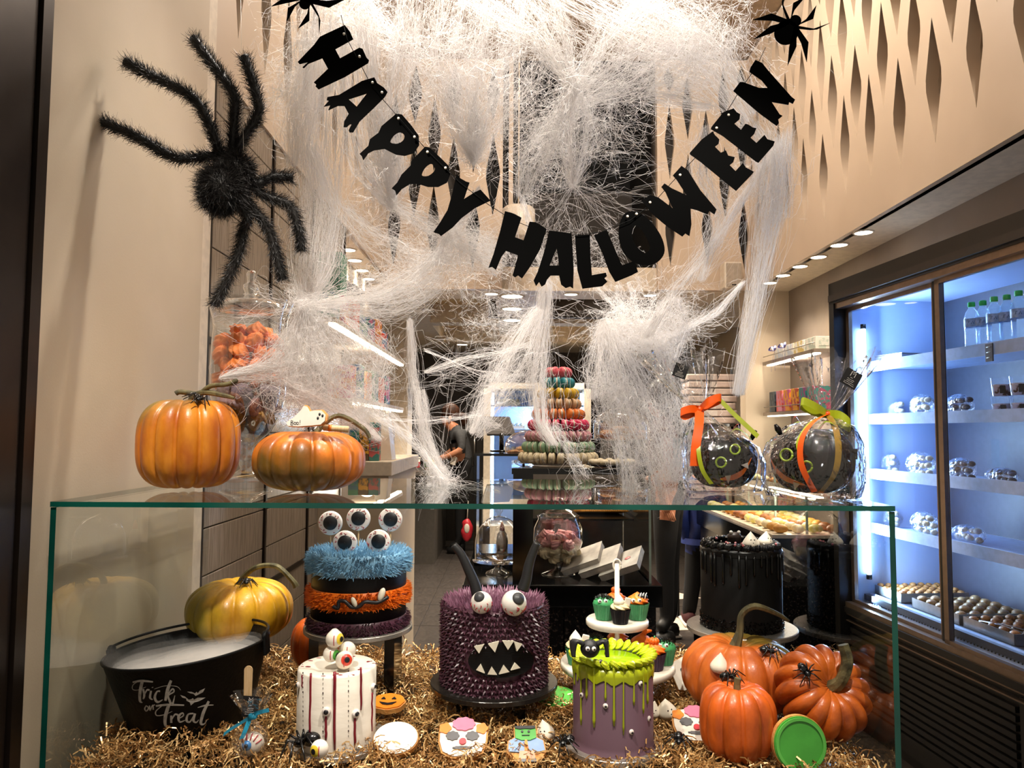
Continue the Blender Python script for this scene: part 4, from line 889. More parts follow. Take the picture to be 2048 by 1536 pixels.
for lay in range(5): sh2.ball((0, 0, 0), (0.003, 0.012, 0.007), 8, 6, M=RX(0.5) @ T((lay - 2) * 0.0035, 0, 0))
sh2m = sh2.mesh('piped_shell', M_bg)
for i in range(26): a = 2 * PI * i / 26; link('piped_shell', sh2m, bt, ((R_B - 0.012) * math.cos(a), (R_B - 0.012) * math.sin(a), BH + 0.006), (0, 0, a + PI / 2 - 0.6))
part(bt, 'black_sugar', spikes(ringpts(R_B, 0, 0.028, 900, 21), 0.004, 0.0018, 22) , mat('black_sugar_crystal', '#0e0d0d', 0.15), kind='stuff')
b = MB(); r6 = random.Random(3)
for i in range(60):
    a = r6.uniform(0, 6.28); rr = r6.uniform(0.05, 0.085); b.ball((rr * math.cos(a), rr * math.sin(a), BH + 0.013), 0.0014 if i % 5 else 0.003, 6, 5, m=0 if i % 5 else 1)
part(bt, 'sugar_pearls', b, [M_eyew, mat('pink_pearl', '#d97a80', 0.3)], kind='stuff')
M_kiss = mat('white_meringue', '#efe4d2', 0.55, c2='#e6dac6', ns=15)
KISS = meringue_mesh(0.02, 0.04, 5, 1.0, 0.02, 28)
kissm = KISS.mesh('meringue_body', M_kiss)
def ghost(loc, label, s=1.0, rot=(0, 0, 0), face=True):
    t = thing('meringue_ghost', label, 'meringue', loc, rot, 'meringue ghosts'); t.scale = (s, s, s)
    link('meringue_body', kissm, t)
    if face:
        b = MB()
        for (x, z) in ((-0.004, 0.022), (0.004, 0.022), (0, 0.015)):
            rr = 0.02 * (1 - ((z / 0.04 - 0.3) / 0.7) ** 1.25) if z > 0.012 else 0.02; b.ball((x, -rr + 0.0004, z), (0.0016, 0.001, 0.0018), 8, 6)
        part(t, 'face_dots', b, M_icblack)
ghost((W(1485, 1075, BY).x, BY - 0.06, BZ + BH + 0.003), 'meringue ghost at the front of the black cake', 0.95)
ghost((W(1519, 1066, BY).x, BY - 0.035, BZ + BH + 0.005), 'meringue ghost with a peaked head at the edge of the black cake', 0.85, (0, 0.15, 0.4))
t = thing('chocolate_topper', 'little chocolate macaron with two white beads on the black cake', 'cake topper', (W(1466, 1062, BY + 0.03).x, BY + 0.02, BZ + BH + 0.004))
m = MB(); m.lathe([(0.012, 0), (0.016, 0.004), (0.015, 0.009), (0.016, 0.012), (0.016, 0.018), (0.008, 0.024), (0.001, 0.025)], 24, caps=False); part(t, 'biscuit', m, mat('chocolate', '#3a2a24', 0.45))
for s in (-1, 1): m = MB(); m.ball((s * 0.009, -0.005, 0.025), 0.0042, 10, 8); part(t, 'bead', m, M_eyew)

# ghosts on the paper and pumpkin
p, n = cast(1441, 1345)
ghost(p + Vector((0, 0.01, -0.002)), 'white meringue kiss sitting on the large orange and green pumpkin', 0.95, (0, 0.1, 0), False)
ghost(Wz(1093, 1478, ZF + 0.004), 'meringue ghost on the paper between the monster cookie and the drip cake', 0.93, (0.1, -0.2, -0.3))
ghost(Wz(1335, 1432, ZF + 0.004), 'meringue ghost on the paper between the drip cake and the pumpkins', 1.0, (0.2, -0.25, 0.3))
ghost(Wz(1303, 1432, ZF + 0.004), 'meringue ghost half hidden behind the drip cake', 0.8, (0.1, 0.2, 0))
ghost(Wz(1075, 1398, ZF + 0.0), 'meringue ghost in the shadow by the horned cake riser', 0.8, (0, 0.1, 0))
ghost(Wz(1352, 1345, ZF + 0.0), 'meringue ghost at the foot of the cupcake stand', 0.8)
# ================================================================ CUPCAKE STAND
SX, SY = W(1237, 1300, 1.70).x, 1.72
M_enam = mat('white_enamel', '#e6dccd', 0.3, coat=0.2)
ct = thing('cupcake_stand', 'two-tier white cupcake stand with a ring handle', 'cake stand', (SX, SY, ZF - 0.02))
Z1 = 0.785 - ZF + 0.02; Z2 = 0.880 - ZF + 0.02
for z, r in ((Z1, 0.128), (Z2, 0.070)):
    m = MB(); m.lathe([(0.001, z - 0.016), (r - 0.004, z - 0.016), (r, z - 0.012), (r, z - 0.003), (r - 0.003, z), (0.001, z)], 64, caps=False); part(ct, 'tier_plate', m, M_enam)
m = MB(); m.lathe([(0.0055, 0.0), (0.0055, 1.0 - ZF + 0.022)], 16); part(ct, 'post', m, M_enam)
m = MB(); m.lathe([(0.001, 0), (0.05, 0), (0.05, 0.006), (0.012, 0.014), (0.006, 0.03)], 32, caps=False); part(ct, 'foot', m, M_enam)
zr = W(1238, 1130, SY).z - ZF + 0.02; m = MB(); m.tube([(0.0085 * math.cos(a), 0, zr + 0.0125 * math.sin(a)) for a in np.linspace(0, 2 * PI, 30)], 0.0022, 8); part(ct, 'ring_handle', m, M_enam)
M_wg = mat('green_paper_case', '#4f9a68', 0.6, c2='#458a5d'); M_wp = mat('plum_paper_case', '#3a2238', 0.6); M_wk = mat('black_paper_case', '#151318', 0.55)
M_fg = mat('green_frosting', '#3f9a5c', 0.45); M_fo = mat('orange_frosting', '#f0801f', 0.45, c2='#e87015', ns=40); M_fc = mat('cream_frosting', '#efdcae', 0.45); M_fx = mat('choc_sprinkles', '#17120f', 0.3)
def wrapper(m_):
    b = MB(); b.lathe([(0.0005, 0), (0.0185, 0.0), (0.026, 0.036)], 96, mod=(lambda a, z, k: 1 + (0.035 if k else 0) * (1 if int(a * 48 / PI) % 2 else -1)), smooth=False, caps=False); return b.mesh('paper_case', m_)
WM = {k: wrapper(v) for k, v in dict(g=M_wg, p=M_wp, k=M_wk).items()}
def swirl(m_, r0=0.024, h=0.026, lobes=6): return meringue_mesh(r0, h, lobes, 3.0, 0.12, 48).mesh('frosting', m_)
SW = {k: swirl(v) for k, v in dict(g=M_fg, o=M_fo, c=M_fc).items()}
domeB = MB(); domeB.lathe([(0.0255, 0), (0.025, 0.006), (0.019, 0.013), (0.01, 0.017), (0.0005, 0.018)], 32, caps=False); DOME = domeB.mesh('frosting', M_fg)
def cupcake(x, y, z, wr, fr, tops, label, yaw=0.0, s=1.0):
    t = thing('cupcake', label, 'cupcake', (SX + x, SY + y, z), (0, 0, yaw), 'cupcakes on the tiered stand'); t.scale = (s, s, s)
    link('paper_case', WM[wr], t); link('frosting', DOME if fr == 'd' else SW[fr], t, (0, 0, 0.034))
    for tp in tops:
        if tp == 'sprinkles':
            pts = [(Vector((0.02 * math.cos(a) * q, 0.02 * math.sin(a) * q, 0.034 + 0.019 * (1 - q * q * 0.5))), (math.cos(a) * q, math.sin(a) * q, 1)) for a, q in ((rnd.uniform(0, 6.28), math.sqrt(rnd.random())) for _ in range(260))]
            part(t, 'sprinkles', spikes(pts, 0.006, 0.0013, rnd.randint(0, 999), 4, 0.8), M_fx, kind='stuff')
        elif tp == 'eyes':
            for sx in (-1, 1): sugar_eye(t, (sx * 0.007 - 0.006, -0.021, 0.045), (0, -1, 0.3), 0.0045)
        elif tp == 'pumpkin':
            pm = pumpkin_mesh(0.012, 0.016, 8, 0.2, 0.3, 2.2, 3); part(t, 'sugar_pumpkin', pm, mat('orange_sugarpaste', '#ee6a18', 0.4), loc=(0, 0, 0.052))
            m = MB(); m.tube([(0, 0, 0.064), (0.002, 0, 0.071)], 0.0018, 6); part(t, 'sugar_stalk', m, M_fg)
        elif tp == 'ghost':
            link('sugar_ghost', kissm, t, (-0.004, -0.004, 0.046)).scale = (0.72,) * 3
            m = MB(); m.box((-0.008, -0.002, 0), (0.008, 0.002, 0.024)); part(t, 'sugar_headstone', m, M_icing, loc=(0.014, -0.006, 0.042), rot=(0.1, 0.25, 0), bevel=0.004)
        elif tp == 'stripes':
            m = MB(); m.ball((0, 0, 0), (0.013, 0.008, 0.008), 12, 8, M=T(0.009, -0.006, 0.05)); part(t, 'sugar_mummy', m, M_icblack)
            for k in range(3): m = MB(); m.tube([(0.002 + 0.006 * k, -0.014, 0.046), (0.005 + 0.006 * k, -0.011, 0.0565), (0.008 + 0.006 * k, -0.004, 0.058)], 0.0012, 5); part(t, 'icing_stripe', m, M_icing)
        elif tp == 'tusk':
            m = MB(); m.tube(smoothpath([(0.0, 0, 0.05), (0.008, 0, 0.062), (0.022, 0, 0.064)], 4), [0.008, 0.007, 0.006, 0.006, 0.005, 0.005, 0.004, 0.003, 0.002], 8); part(t, 'sugar_horn', m, M_fo)
    return t
zu, zl = 0.881, 0.786
cupcake(-0.030, -0.008, zu, 'g', 'd', ('sprinkles', 'eyes'), 'green cased cupcake with chocolate sprinkles on the upper tier', s=0.97)
cupcake(0.002, 0.036, zu, 'k', 'o', ('pumpkin',), 'cupcake with a sugar pumpkin at the back of the upper tier', s=0.92)
cupcake(0.001, -0.044, zu, 'k', 'c', ('ghost',), 'black cased cupcake with a cream ghost and headstone', s=0.86)
cupcake(0.045, -0.006, zu, 'g', 'o', ('stripes', 'eyes'), 'green cased cupcake with orange frosting and a striped sugar coffin', s=1.0)
cupcake(-0.092, -0.02, zl, 'g', 'c', ('ghost', 'eyes'), 'green cased cupcake with a cream ghost on the lower tier', s=1.0)
cupcake(-0.048, 0.02, zl, 'g', 'd', ('sprinkles',), 'green cupcake with dark sprinkles under the upper tier', s=0.98)
cupcake(0.008, 0.045, zl, 'g', 'o', (), 'orange frosted cupcake behind the post of the stand', s=0.98)
cupcake(0.058, 0.012, zl, 'p', 'o', ('tusk',), 'plum cased cupcake with an orange sugar horn', s=1.0)
cupcake(0.072, -0.056, zl, 'p', 'o', ('pumpkin',), 'plum cased cupcake with a little sugar pumpkin', s=1.0)
cupcake(0.102, -0.016, zl, 'g', 'd', ('sprinkles', 'eyes'), 'green cupcake with dark sprinkles at the rim of the lower tier', s=1.0)

# ================================================================ ICED COOKIES
def circ(r, cx=0, cy=0, n=36, ry=None): return [(cx + r * math.cos(a), cy + (ry or r) * math.sin(a)) for a in np.linspace(0, 2 * PI, n, endpoint=False)]
def cookie(px, py, label, outline, layers, tilt=38, yaw=0, th=0.010, z=ZF + 0.012, roll=0):
    """outline in metres (x right, y up the cookie); layers = (name, loop, material, lift)"""
    p = Wz(px, py, z); t = thing('iced_cookie', label, 'cookie', p, (R(tilt), R(roll), R(yaw)), 'iced cookies on the shredded paper')
    link('biscuit', poly2d('biscuit', [[(x * 1.04, y * 1.04) for x, y in outline]], th, M_bis), t, bevel=0.002)
    for k, (nm, lp, m_, lift) in enumerate(layers):
        link(nm, poly2d(nm, [lp], 0.0032, m_, T(0, 0, th / 2 + 0.0012 + lift)), t, bevel=0.0008)
    return t
M_ig = mat('green_icing', '#4aa53c', 0.4); M_ik = mat('pink_icing', '#e8799a', 0.4); M_ir = mat('red_icing', '#d93440', 0.35); M_io = mat('bright_orange_icing', '#f08a24', 0.4); M_ib = mat('blue_icing', '#7f9cc4', 0.4); M_it = mat('tan_icing', '#dba07e', 0.45); M_gr = mat('grey_icing', '#5c5a5c', 0.4)
ov = circ(0.040, 0, 0, 40, 0.033)
cookie(792, 1480, 'plain white iced oval cookie beside the white cake', ov, [('icing', ov, M_icing, 0), ('icing_rim', circ(0.034, 0, 0, 40, 0.027), M_eyew, 0.0008)], 32)
cl = [(-0.036, -0.026), (-0.043, -0.005), (-0.044, 0.018), (-0.036, 0.034), (-0.02, 0.038), (0, 0.044), (0.02, 0.038), (0.036, 0.034), (0.044, 0.018), (0.043, -0.005), (0.036, -0.026), (0.018, -0.036), (-0.018, -0.036)]
def blob(cx, cy, r, n=7, amp=0.12, ry=None): return [(cx + r * (1 + amp * math.cos(n * a)) * math.cos(a), cy + (ry or r) * (1 + amp * math.cos(n * a)) * math.sin(a)) for a in np.linspace(0, 2 * PI, 42, endpoint=False)]
def clown(px, py, label, **k):
    cookie(px, py, label, cl, [('white_icing', [(x * 0.97, y * 0.97) for x, y in cl], M_icing, 0), ('hair_tuft', blob(-0.034, 0.022, 0.011, 5, 0.1), M_io, 0.002), ('hair_tuft', blob(0.034, 0.022, 0.011, 5, 0.1), M_io, 0.002), ('hair_top', blob(0, 0.031, 0.021, 9, 0.06, 0.014), M_ik, 0.003),
           ('eye_patch', blob(-0.019, 0.006, 0.012, 8, 0.08, 0.0095), M_gr, 0.002), ('eye_patch', blob(0.017, 0.006, 0.012, 8, 0.08, 0.0095), M_gr, 0.002), ('nose', circ(0.0065, 0, -0.006, 20), M_ir, 0.003), ('mouth', blob(0, -0.019, 0.017, 11, 0.1, 0.0035), M_gr, 0.002)], **k)
clown(926, 1484, 'clown face cookie with pink hair below the horned cake', tilt=30)
clown(1393, 1456, 'clown face cookie tucked against the upright pumpkin', tilt=28, yaw=-8)
fr = [(-0.016, -0.036), (-0.034, -0.014), (-0.032, 0.008), (-0.02, 0.016), (-0.02, 0.036), (0.02, 0.036), (0.02, 0.016), (0.032, 0.008), (0.034, -0.014), (0.016, -0.036)]
cookie(1052, 1494, 'green faced monster cookie in a blue jacket', fr, [('jacket', [(-0.033, -0.014), (-0.031, 0.007), (-0.018, 0.014), (0.018, 0.014), (0.031, 0.007), (0.033, -0.014), (0.012, -0.016), (-0.012, -0.016)], M_ib, 0), ('face', [(-0.019, 0.012), (-0.019, 0.035), (0.019, 0.035), (0.019, 0.012), (0.008, 0.007), (-0.008, 0.007)], M_ig, 0.002),
       ('hair', [(-0.019, 0.031), (-0.019, 0.036), (0.019, 0.036), (0.019, 0.031), (0.01, 0.029), (0, 0.031), (-0.01, 0.029)], M_icblack, 0.0035), ('eye', circ(0.0022, -0.006, 0.024, 12), M_icblack, 0.0035), ('eye', circ(0.0022, 0.006, 0.024, 12), M_icblack, 0.0035), ('mouth', [(-0.007, 0.0155), (0.007, 0.0155), (0.007, 0.0168), (-0.007, 0.0168)], M_icblack, 0.0035),
       ('shirt', [(-0.004, -0.014), (-0.002, 0.008), (0.002, 0.008), (0.004, -0.014)], M_io, 0.002), ('trousers', [(-0.015, -0.03), (-0.013, -0.014), (0.013, -0.014), (0.015, -0.03), (0.002, -0.03), (0, -0.022), (-0.002, -0.03)], M_it, 0.001), ('shoe', [(-0.016, -0.036), (-0.016, -0.03), (-0.002, -0.03), (-0.002, -0.036)], M_gr, 0.001), ('shoe', [(0.002, -0.036), (0.002, -0.03), (0.016, -0.03), (0.016, -0.036)], M_gr, 0.001)], 30, 3)
pk = blob(0, 0, 0.034, 8, 0.03, 0.028)
cookie(777, 1408, 'orange pumpkin face cookie behind the white cake', pk, [('icing', [(x * 0.97, y * 0.97) for x, y in pk], M_io, 0), ('eye', [(-0.016, 0.004), (-0.006, 0.004), (-0.011, 0.012)], M_icblack, 0.002), ('eye', [(0.006, 0.004), (0.016, 0.004), (0.011, 0.012)], M_icblack, 0.002), ('mouth', [(-0.018, -0.006), (0, -0.011), (0.018, -0.006), (0.01, -0.015), (0, -0.017), (-0.01, -0.015)], M_icblack, 0.002)], 12)
gc = circ(0.044)
cookie(1112, 1398, 'round green iced cookie lying behind the drip cake', gc, [('green_icing', circ(0.043), M_ig, 0), ('raised_rim', circ(0.036), mat('light_green_icing', '#5fb84c', 0.4), 0.0008)], 8)
p = W(1597, 1487, 1.345); t = thing('iced_cookie', 'round green iced cookie standing against the ribbed pumpkin', 'cookie', p, (R(82), 0, R(3)), 'iced cookies on the shredded paper')
link('biscuit', poly2d('biscuit', [circ(0.0475, 0, 0, 48)], 0.010, M_bis), t, bevel=0.002); link('green_icing', poly2d('green_icing', [circ(0.046, 0, 0, 48)], 0.0045, M_ig, T(0, 0, 0.0065)), t, bevel=0.0015); link('raised_rim', poly2d('raised_rim', [circ(0.044, 0, 0, 48), circ(0.039, 0, 0, 48)], 0.003, mat('light_green_icing', '#5fb84c', 0.4), T(0, 0, 0.0095)), t)
gh = [(-0.02, -0.03), (-0.03, 0), (-0.024, 0.03), (0, 0.042), (0.024, 0.03), (0.03, 0), (0.02, -0.03), (0.008, -0.024), (-0.006, -0.032)]
cookie(1371, 1352, 'white ghost cookie leaning behind the large pumpkin', gh, [('icing', gh, M_icing, 0), ('eye', circ(0.004, -0.008, 0.012, 14), M_icblack, 0.002), ('eye', circ(0.004, 0.006, 0.012, 14), M_icblack, 0.002)], 62, z=ZF + 0.03)

# ================================================================ CAKE POP IN A BAG
cb = Wz(500, 1503, ZF + 0.004); t = thing('cake_pop', 'eyeball cake pop bagged in film with a blue ribbon', 'cake pop', cb)
L = lambda px, py, dy=0.0: W(px, py, cb.y + dy) - cb
zs = L(496, 1340).z; link('stick', poly2d('stick', [[(-0.0065, 0.02), (0.0065, 0.02)] + [(0.0075 * math.cos(a), zs + 0.0075 * math.sin(a)) for a in np.linspace(0, PI, 12)]], 0.002, M_stick, T(L(497, 1340).x, 0, 0) @ XZ), t)
m = MB(); m.ball((0, 0, 0), (0.021, 0.018, 0.02), 20, 14, M=T(*L(505, 1487))); e = part(t, 'cake_ball', m, M_candy)
m = MB(); m.lathe([(0.0005, 0.0215), (0.008, 0.0195), (0.0085, 0.016)], 20, M=T(*L(500, 1487)) @ RX(R(80)), caps=False); link('iris', m.mesh('iris', mat('blue_iris', '#2f7fc0', 0.3)), e)
m = MB(); m.lathe([(0.0005, 0.0228), (0.0035, 0.0215), (0.0036, 0.019)], 16, M=T(*L(500, 1487)) @ RX(R(80)), caps=False); link('pupil', m.mesh('pupil', M_icblack), e)
for k in range(5): m = MB(); a = 0.5 + k * 0.5; m.tube([Vector(L(505, 1487)) + Vector((math.cos(a) * 0.0215 * math.sin(b), -math.cos(b) * 0.0185, math.sin(a) * 0.0205 * math.sin(b))) for b in (0.6, 0.85, 1.1, 1.3)], 0.0012, 5); link('vein', m.mesh('vein', M_vein), e)
M_film = glass('cellophane', (0.985, 0.985, 0.985), 1.5, rough=0.03, bump=1.0, bs=30, boost=2.6, white=0.008)
def crumple(mb_, amp, seed):
    r = random.Random(seed); f1 = [(r.uniform(30, 90), r.uniform(30, 90), r.uniform(20, 60), r.uniform(0, 6)) for _ in range(6)]
    for i, v in enumerate(mb_.v):
        d = sum(math.sin(a * v[0] + b * v[1] + c * v[2] + p_) for a, b, c, p_ in f1) / 6; q = Vector((v[0], v[1], 0)); n = q.normalized() if q.length > 1e-5 else Vector((0, 0, 0)); mb_.v[i] = (v[0] + n.x * d * amp, v[1] + n.y * d * amp, v[2])
zt0 = L(490, 1438).z; m = MB(); m.lathe([(0.012, -0.004), (0.026, 0.002), (0.031, 0.018), (0.026, 0.036), (0.012, zt0 - 0.008), (0.007, zt0), (0.018, zt0 + 0.02), (0.034, zt0 + 0.045)], 40, caps=False, mod=(lambda a, z, k: 1 + (0.18 if k > 5 else 0.06) * math.cos(9 * a))); crumple(m, 0.003, 3); part(t, 'film_bag', m, M_film)
M_rib = mat('blue_satin_ribbon', '#2f9fc4', 0.3); sd = Vector((0.25, 0, 0.97))
m = MB(); m.ribbon(smoothpath([L(497, 1436, -0.012), L(480, 1447, -0.016), L(462, 1458, -0.018), L(447, 1469, -0.018)], 4), 0.0075, sd); m.ribbon(smoothpath([L(497, 1436, -0.012), L(515, 1426, -0.016), L(538, 1420, -0.016)], 4), 0.007, (-0.2, 0, 0.98)); part(t, 'ribbon_tail', m, M_rib)
m = MB(); m.ribbon(smoothpath([L(500, 1436, -0.012), L(493, 1455, -0.018), L(483, 1478, -0.02)], 4), 0.0095, (0.95, 0, 0.3)); part(t, 'ribbon_drop', m, M_rib)
m = MB(); m.ball(tuple(L(505, 1433, -0.012)), (0.009, 0.005, 0.006), 12, 8); part(t, 'ribbon_knot', m, M_rib)
M_tag = mat('black_card', '#0c0b0c', 0.5); M_logo = mat('white_foil_print', '#cfcac4', 0.4)
def tag(parent, O, u, v, w, h, name='tag'):
    """black swing tag with a little white chevron M emblem and lines of small print"""
    Mx = frame(O, u, v); b = MB(); b.box((-w / 2, -h / 2, -0.0005), (w / 2, h / 2, 0.0005)); tg = part(parent, name, MB().add(b.v, b.f, M=Mx), M_tag)
    b = MB(); e = w * 0.13; y0 = h * 0.12
    for ln in ([(-e, y0), (-e, y0 + 2.2 * e), (0, y0 + 1.1 * e), (e, y0 + 2.2 * e), (e, y0)], [(-e, y0 + 2.9 * e), (0, y0 + 1.9 * e), (e, y0 + 2.9 * e)], [(-e * 0.5, y0 - e * 0.6), (e * 0.5, y0 - e * 0.6)]):
        b.tube([(x, y, 0.0009) for x, y in ln], w * 0.016, 4)
    r = random.Random(int(w * 1e6))
    for k in range(4):
        y = -h * (0.08 + 0.1 * k); x = -w * (0.2 if k < 2 else 0.3)
        while x < w * (0.2 if k < 2 else 0.3): l = w * r.uniform(0.03, 0.07); b.tube([(x, y, 0.0009), (x + l, y + (h * 0.03 if r.random() < 0.5 else 0), 0.0009)], w * 0.013, 4); x += l + w * 0.02
    link('tag_print', MB().add(b.v, b.f, M=Mx).mesh('tag_print', M_logo), tg); return tg
tag(t, L(501, 1413, -0.010), (0.99, 0, -0.05), (0.05, 0.05, 0.99), 0.029, 0.036)

# ================================================================ BLACK CHOCOLATE PUMPKINS IN CELLOPHANE
M_choc = mat('black_chocolate', '#070506', 0.2, c2='#0d0808', ns=12, spec=0.35)
M_limering = mat('lime_icing', '#8aa31c', 0.35); M_smile = mat('orange_smile_icing', '#e0701c', 0.4); M_limerib = mat('lime_ribbon', '#9aa51e', 0.35); M_orrib = mat('orange_satin', '#e85a12', 0.3)
def gift(px, pb, wpx, Y, npx, npy, flare, label, face, tagpos, tails, seed, lime_top):
    base = W(px, pb, Y); base.z = ZT; t = thing('wrapped_chocolate_pumpkin', label, 'gift', base); r_ = S(wpx, Y) / 2
    Lc = lambda x, y, dy=0.0: W(x, y, Y + dy) - base
    part(t, 'chocolate_pumpkin', pumpkin_mesh(r_ * 0.93, r_ * 1.62, 9, 0.08, 0.2, 2.2, seed), M_choc, loc=(0, 0, 0.004))
    cz = r_ * 0.83; body = Vector((0, 0, cz))
    def onball(x, y, off=0.002):
        d = ray(x, y).normalized(); o = CAM - (base + body); q_ = Vector((1, 1, 1 / 0.88)); o2 = Vector((o.x, o.y, o.z * q_.z)); d2 = Vector((d.x, d.y, d.z * q_.z)); rr = r_ * 0.93 + off
        A = d2.dot(d2); B = 2 * o2.dot(d2); Cc = o2.dot(o2) - rr * rr; D = max(0, B * B - 4 * A * Cc); return o + d * ((-B - math.sqrt(D)) / (2 * A)) + body
    for (ex, ey, er) in face['eyes']:
        m = MB(); m.tube([onball(ex + er * math.cos(a), ey + er * math.sin(a), 0.001) for a in np.linspace(0, 2 * PI, 22)], 0.0022, 7); part(t, 'eye_ring', m, M_limering)
    sp_ = smoothpath([Vector((x, y, 0)) for x, y in face['smile']], 6); m = MB(); k = len(sp_)
    v = [onball(p_.x, p_.y - 5 * math.sin(PI * i / (k - 1)) - 1) for i, p_ in enumerate(sp_)] + [onball(p_.x, p_.y + 5 * math.sin(PI * i / (k - 1)) + 1) for i, p_ in enumerate(sp_)]
    m.add(v, [(i, i + 1, k + i + 1, k + i) for i in range(k - 1)], 0, True); part(t, 'smile', m, M_smile)
    for tr in face['teeth']:
        m = MB(); m.add([onball(x, y, 0.0035) for x, y in tr], [(0, 1, 2)]); part(t, 'tooth', m, mat('clear_sugar_tooth', '#cfc6be', 0.3))
    # curly sweet laces and bow on top
    for k in range(4):
        a = k * 1.6 + seed; m = MB(); pa = smoothpath([(0.01 * math.cos(a), 0.01 * math.sin(a), r_ * 1.45), (r_ * 0.5 * math.cos(a), r_ * 0.4 * math.sin(a) - 0.01, r_ * 1.75 + 0.01 * (k % 2)), (r_ * 0.75 * math.cos(a + 0.4), r_ * 0.5 * math.sin(a) - 0.012, r_ * 1.5), (r_ * 0.6 * math.cos(a + 0.8), r_ * 0.5 * math.sin(a) - 0.012, r_ * 1.3)], 6)
        m.ribbon(pa, 0.011, (0.3, 0.9, 0.2)); part(t, 'sweet_lace', m, M_limering if k % 2 == 0 else mat('red_lace', '#8c1f16', 0.4))
    for s in (-1, 1): m = MB(); m.lathe([(0.004, 0), (0.006, 0.012), (0.003, 0.022)], 12, M=T(s * r_ * 0.75, -0.01, r_ * 1.45) @ RY(s * 0.5)); part(t, 'chocolate_ear', m, M_choc)
    # film: skirt round the ball, gathered neck, flared fan
    N_ = Lc(npx, npy); prof = []
    cen = [(0, 0, 0.0), (0, 0, 0.004), (0, 0, r_ * 0.35), (0, 0, r_ * 0.8), (0.15, 0, r_ * 1.25), (0.55, 0, r_ * 1.65), (0.85, 0, None), (1, 0, None)]
    rr = [r_ * 0.75, r_ * 1.02, r_ * 1.12, r_ * 1.14, r_ * 1.05, r_ * 0.7, r_ * 0.35, 0.009]
    m = MB(); n = 72; rings = []
    for i, ((f, _, z), q) in enumerate(zip(cen, rr)):
        zz = z if z is not None else lerp(r_ * 1.65, N_.z, (i - 5) / 2); rings.append((N_.x * f, N_.y * f, zz, q, 0.03 if i < 5 else 0.12))
    T0 = Lc(*flare[0]); wtop = S(flare[1], Y) / 2
    for i in range(1, 7):
        f = i / 6; rings.append((lerp(N_.x, T0.x, f), lerp(N_.y, T0.y, f), lerp(N_.z, T0.z, f), lerp(0.009, wtop, f ** 0.8), 0.14 + 0.16 * f))
    rs = random.Random(seed); ph = [rs.uniform(0, 6) for _ in range(4)]
    for j, (x, y, z, q, am) in enumerate(rings):
        for i in range(n):
            a = 2 * PI * i / n; g = 1 + am * (0.6 * math.cos(11 * a + ph[0]) + 0.4 * math.cos(17 * a + ph[1]) + 0.3 * math.cos(5 * a + ph[2])); fl = 0.45 if j > 8 else 1
            zz = z + (0.012 * math.cos(6 * a + ph[3]) + 0.008 * math.cos(13 * a) if j == len(rings) - 1 else 0)
            m.v.append((x + q * g * math.cos(a), y + q * g * math.sin(a) * fl, max(0.0005, zz)))
    for j in range(len(rings) - 1):
        for i in range(n): k = (i + 1) % n; m.f.append((j * n + i, j * n + k, (j + 1) * n + k, (j + 1) * n + i)); m.mi.append(0); m.sm.append(True)
    fo = part(t, 'film_wrap', m, M_film)
    # ribbon: knot, loops, tails
    for nm, pts, w, mt_, sd_ in tails:
        mm = MB(); pa = smoothpath([Lc(x, y, dy) for x, y, dy in pts], 6); mm.ribbon(pa, w, sd_); part(t, nm, mm, mt_)
    mm = MB(); mm.ball(tuple(Lc(npx, npy, -0.012)), (0.007, 0.006, 0.006), 10, 8); part(t, 'knot', mm, M_orrib)
    for (x, y, u, v, w) in tagpos: tag(t, Lc(x, y, -0.03), u, v, w, w)
    return t
gift(1447, 974, 142, 1.60, 1399, 819, ((1352, 712), 150), 'cellophane wrapped black chocolate pumpkin with an orange bow', dict(eyes=((1442, 925, 10), (1470, 899, 9.5)), smile=((1440, 958), (1465, 955), (1488, 942), (1503, 916)), teeth=(([(1482, 930), (1497, 938), (1496, 925)]), ([(1450, 952), (1462, 950), (1457, 968)]))),
     [(1361, 742, (0.94, 0, -0.33), (0.33, 0, 0.94), 0.029)],
     [('bow_loop', [(1399, 819, -0.012), (1380, 818, -0.03), (1361, 825, -0.034), (1372, 832, -0.026), (1399, 820, -0.012)], 0.017, M_orrib, (0.1, 0.2, 0.97)), ('bow_loop', [(1399, 819, -0.012), (1415, 803, -0.03), (1438, 795, -0.03), (1441, 800, -0.02), (1415, 812, -0.012), (1399, 820, -0.012)], 0.017, M_orrib, (0.1, 0.2, 0.97)),
      ('ribbon_tail', [(1399, 819, -0.014), (1398, 850, -0.05), (1392, 890, -0.075), (1389, 932, -0.078)], 0.020, M_orrib, (0.98, 0.1, 0)), ('ribbon_tail', [(1440, 800, -0.02), (1470, 830, -0.03), (1500, 858, -0.04), (1516, 873, -0.045)], 0.011, M_limerib, (0.6, 0.2, 0.7)), ('ribbon_tail', [(1398, 850, -0.046), (1397, 900, -0.078), (1405, 940, -0.082), (1423, 968, -0.075)], 0.009, M_limerib, (0.95, 0, 0.2))], 2, True)
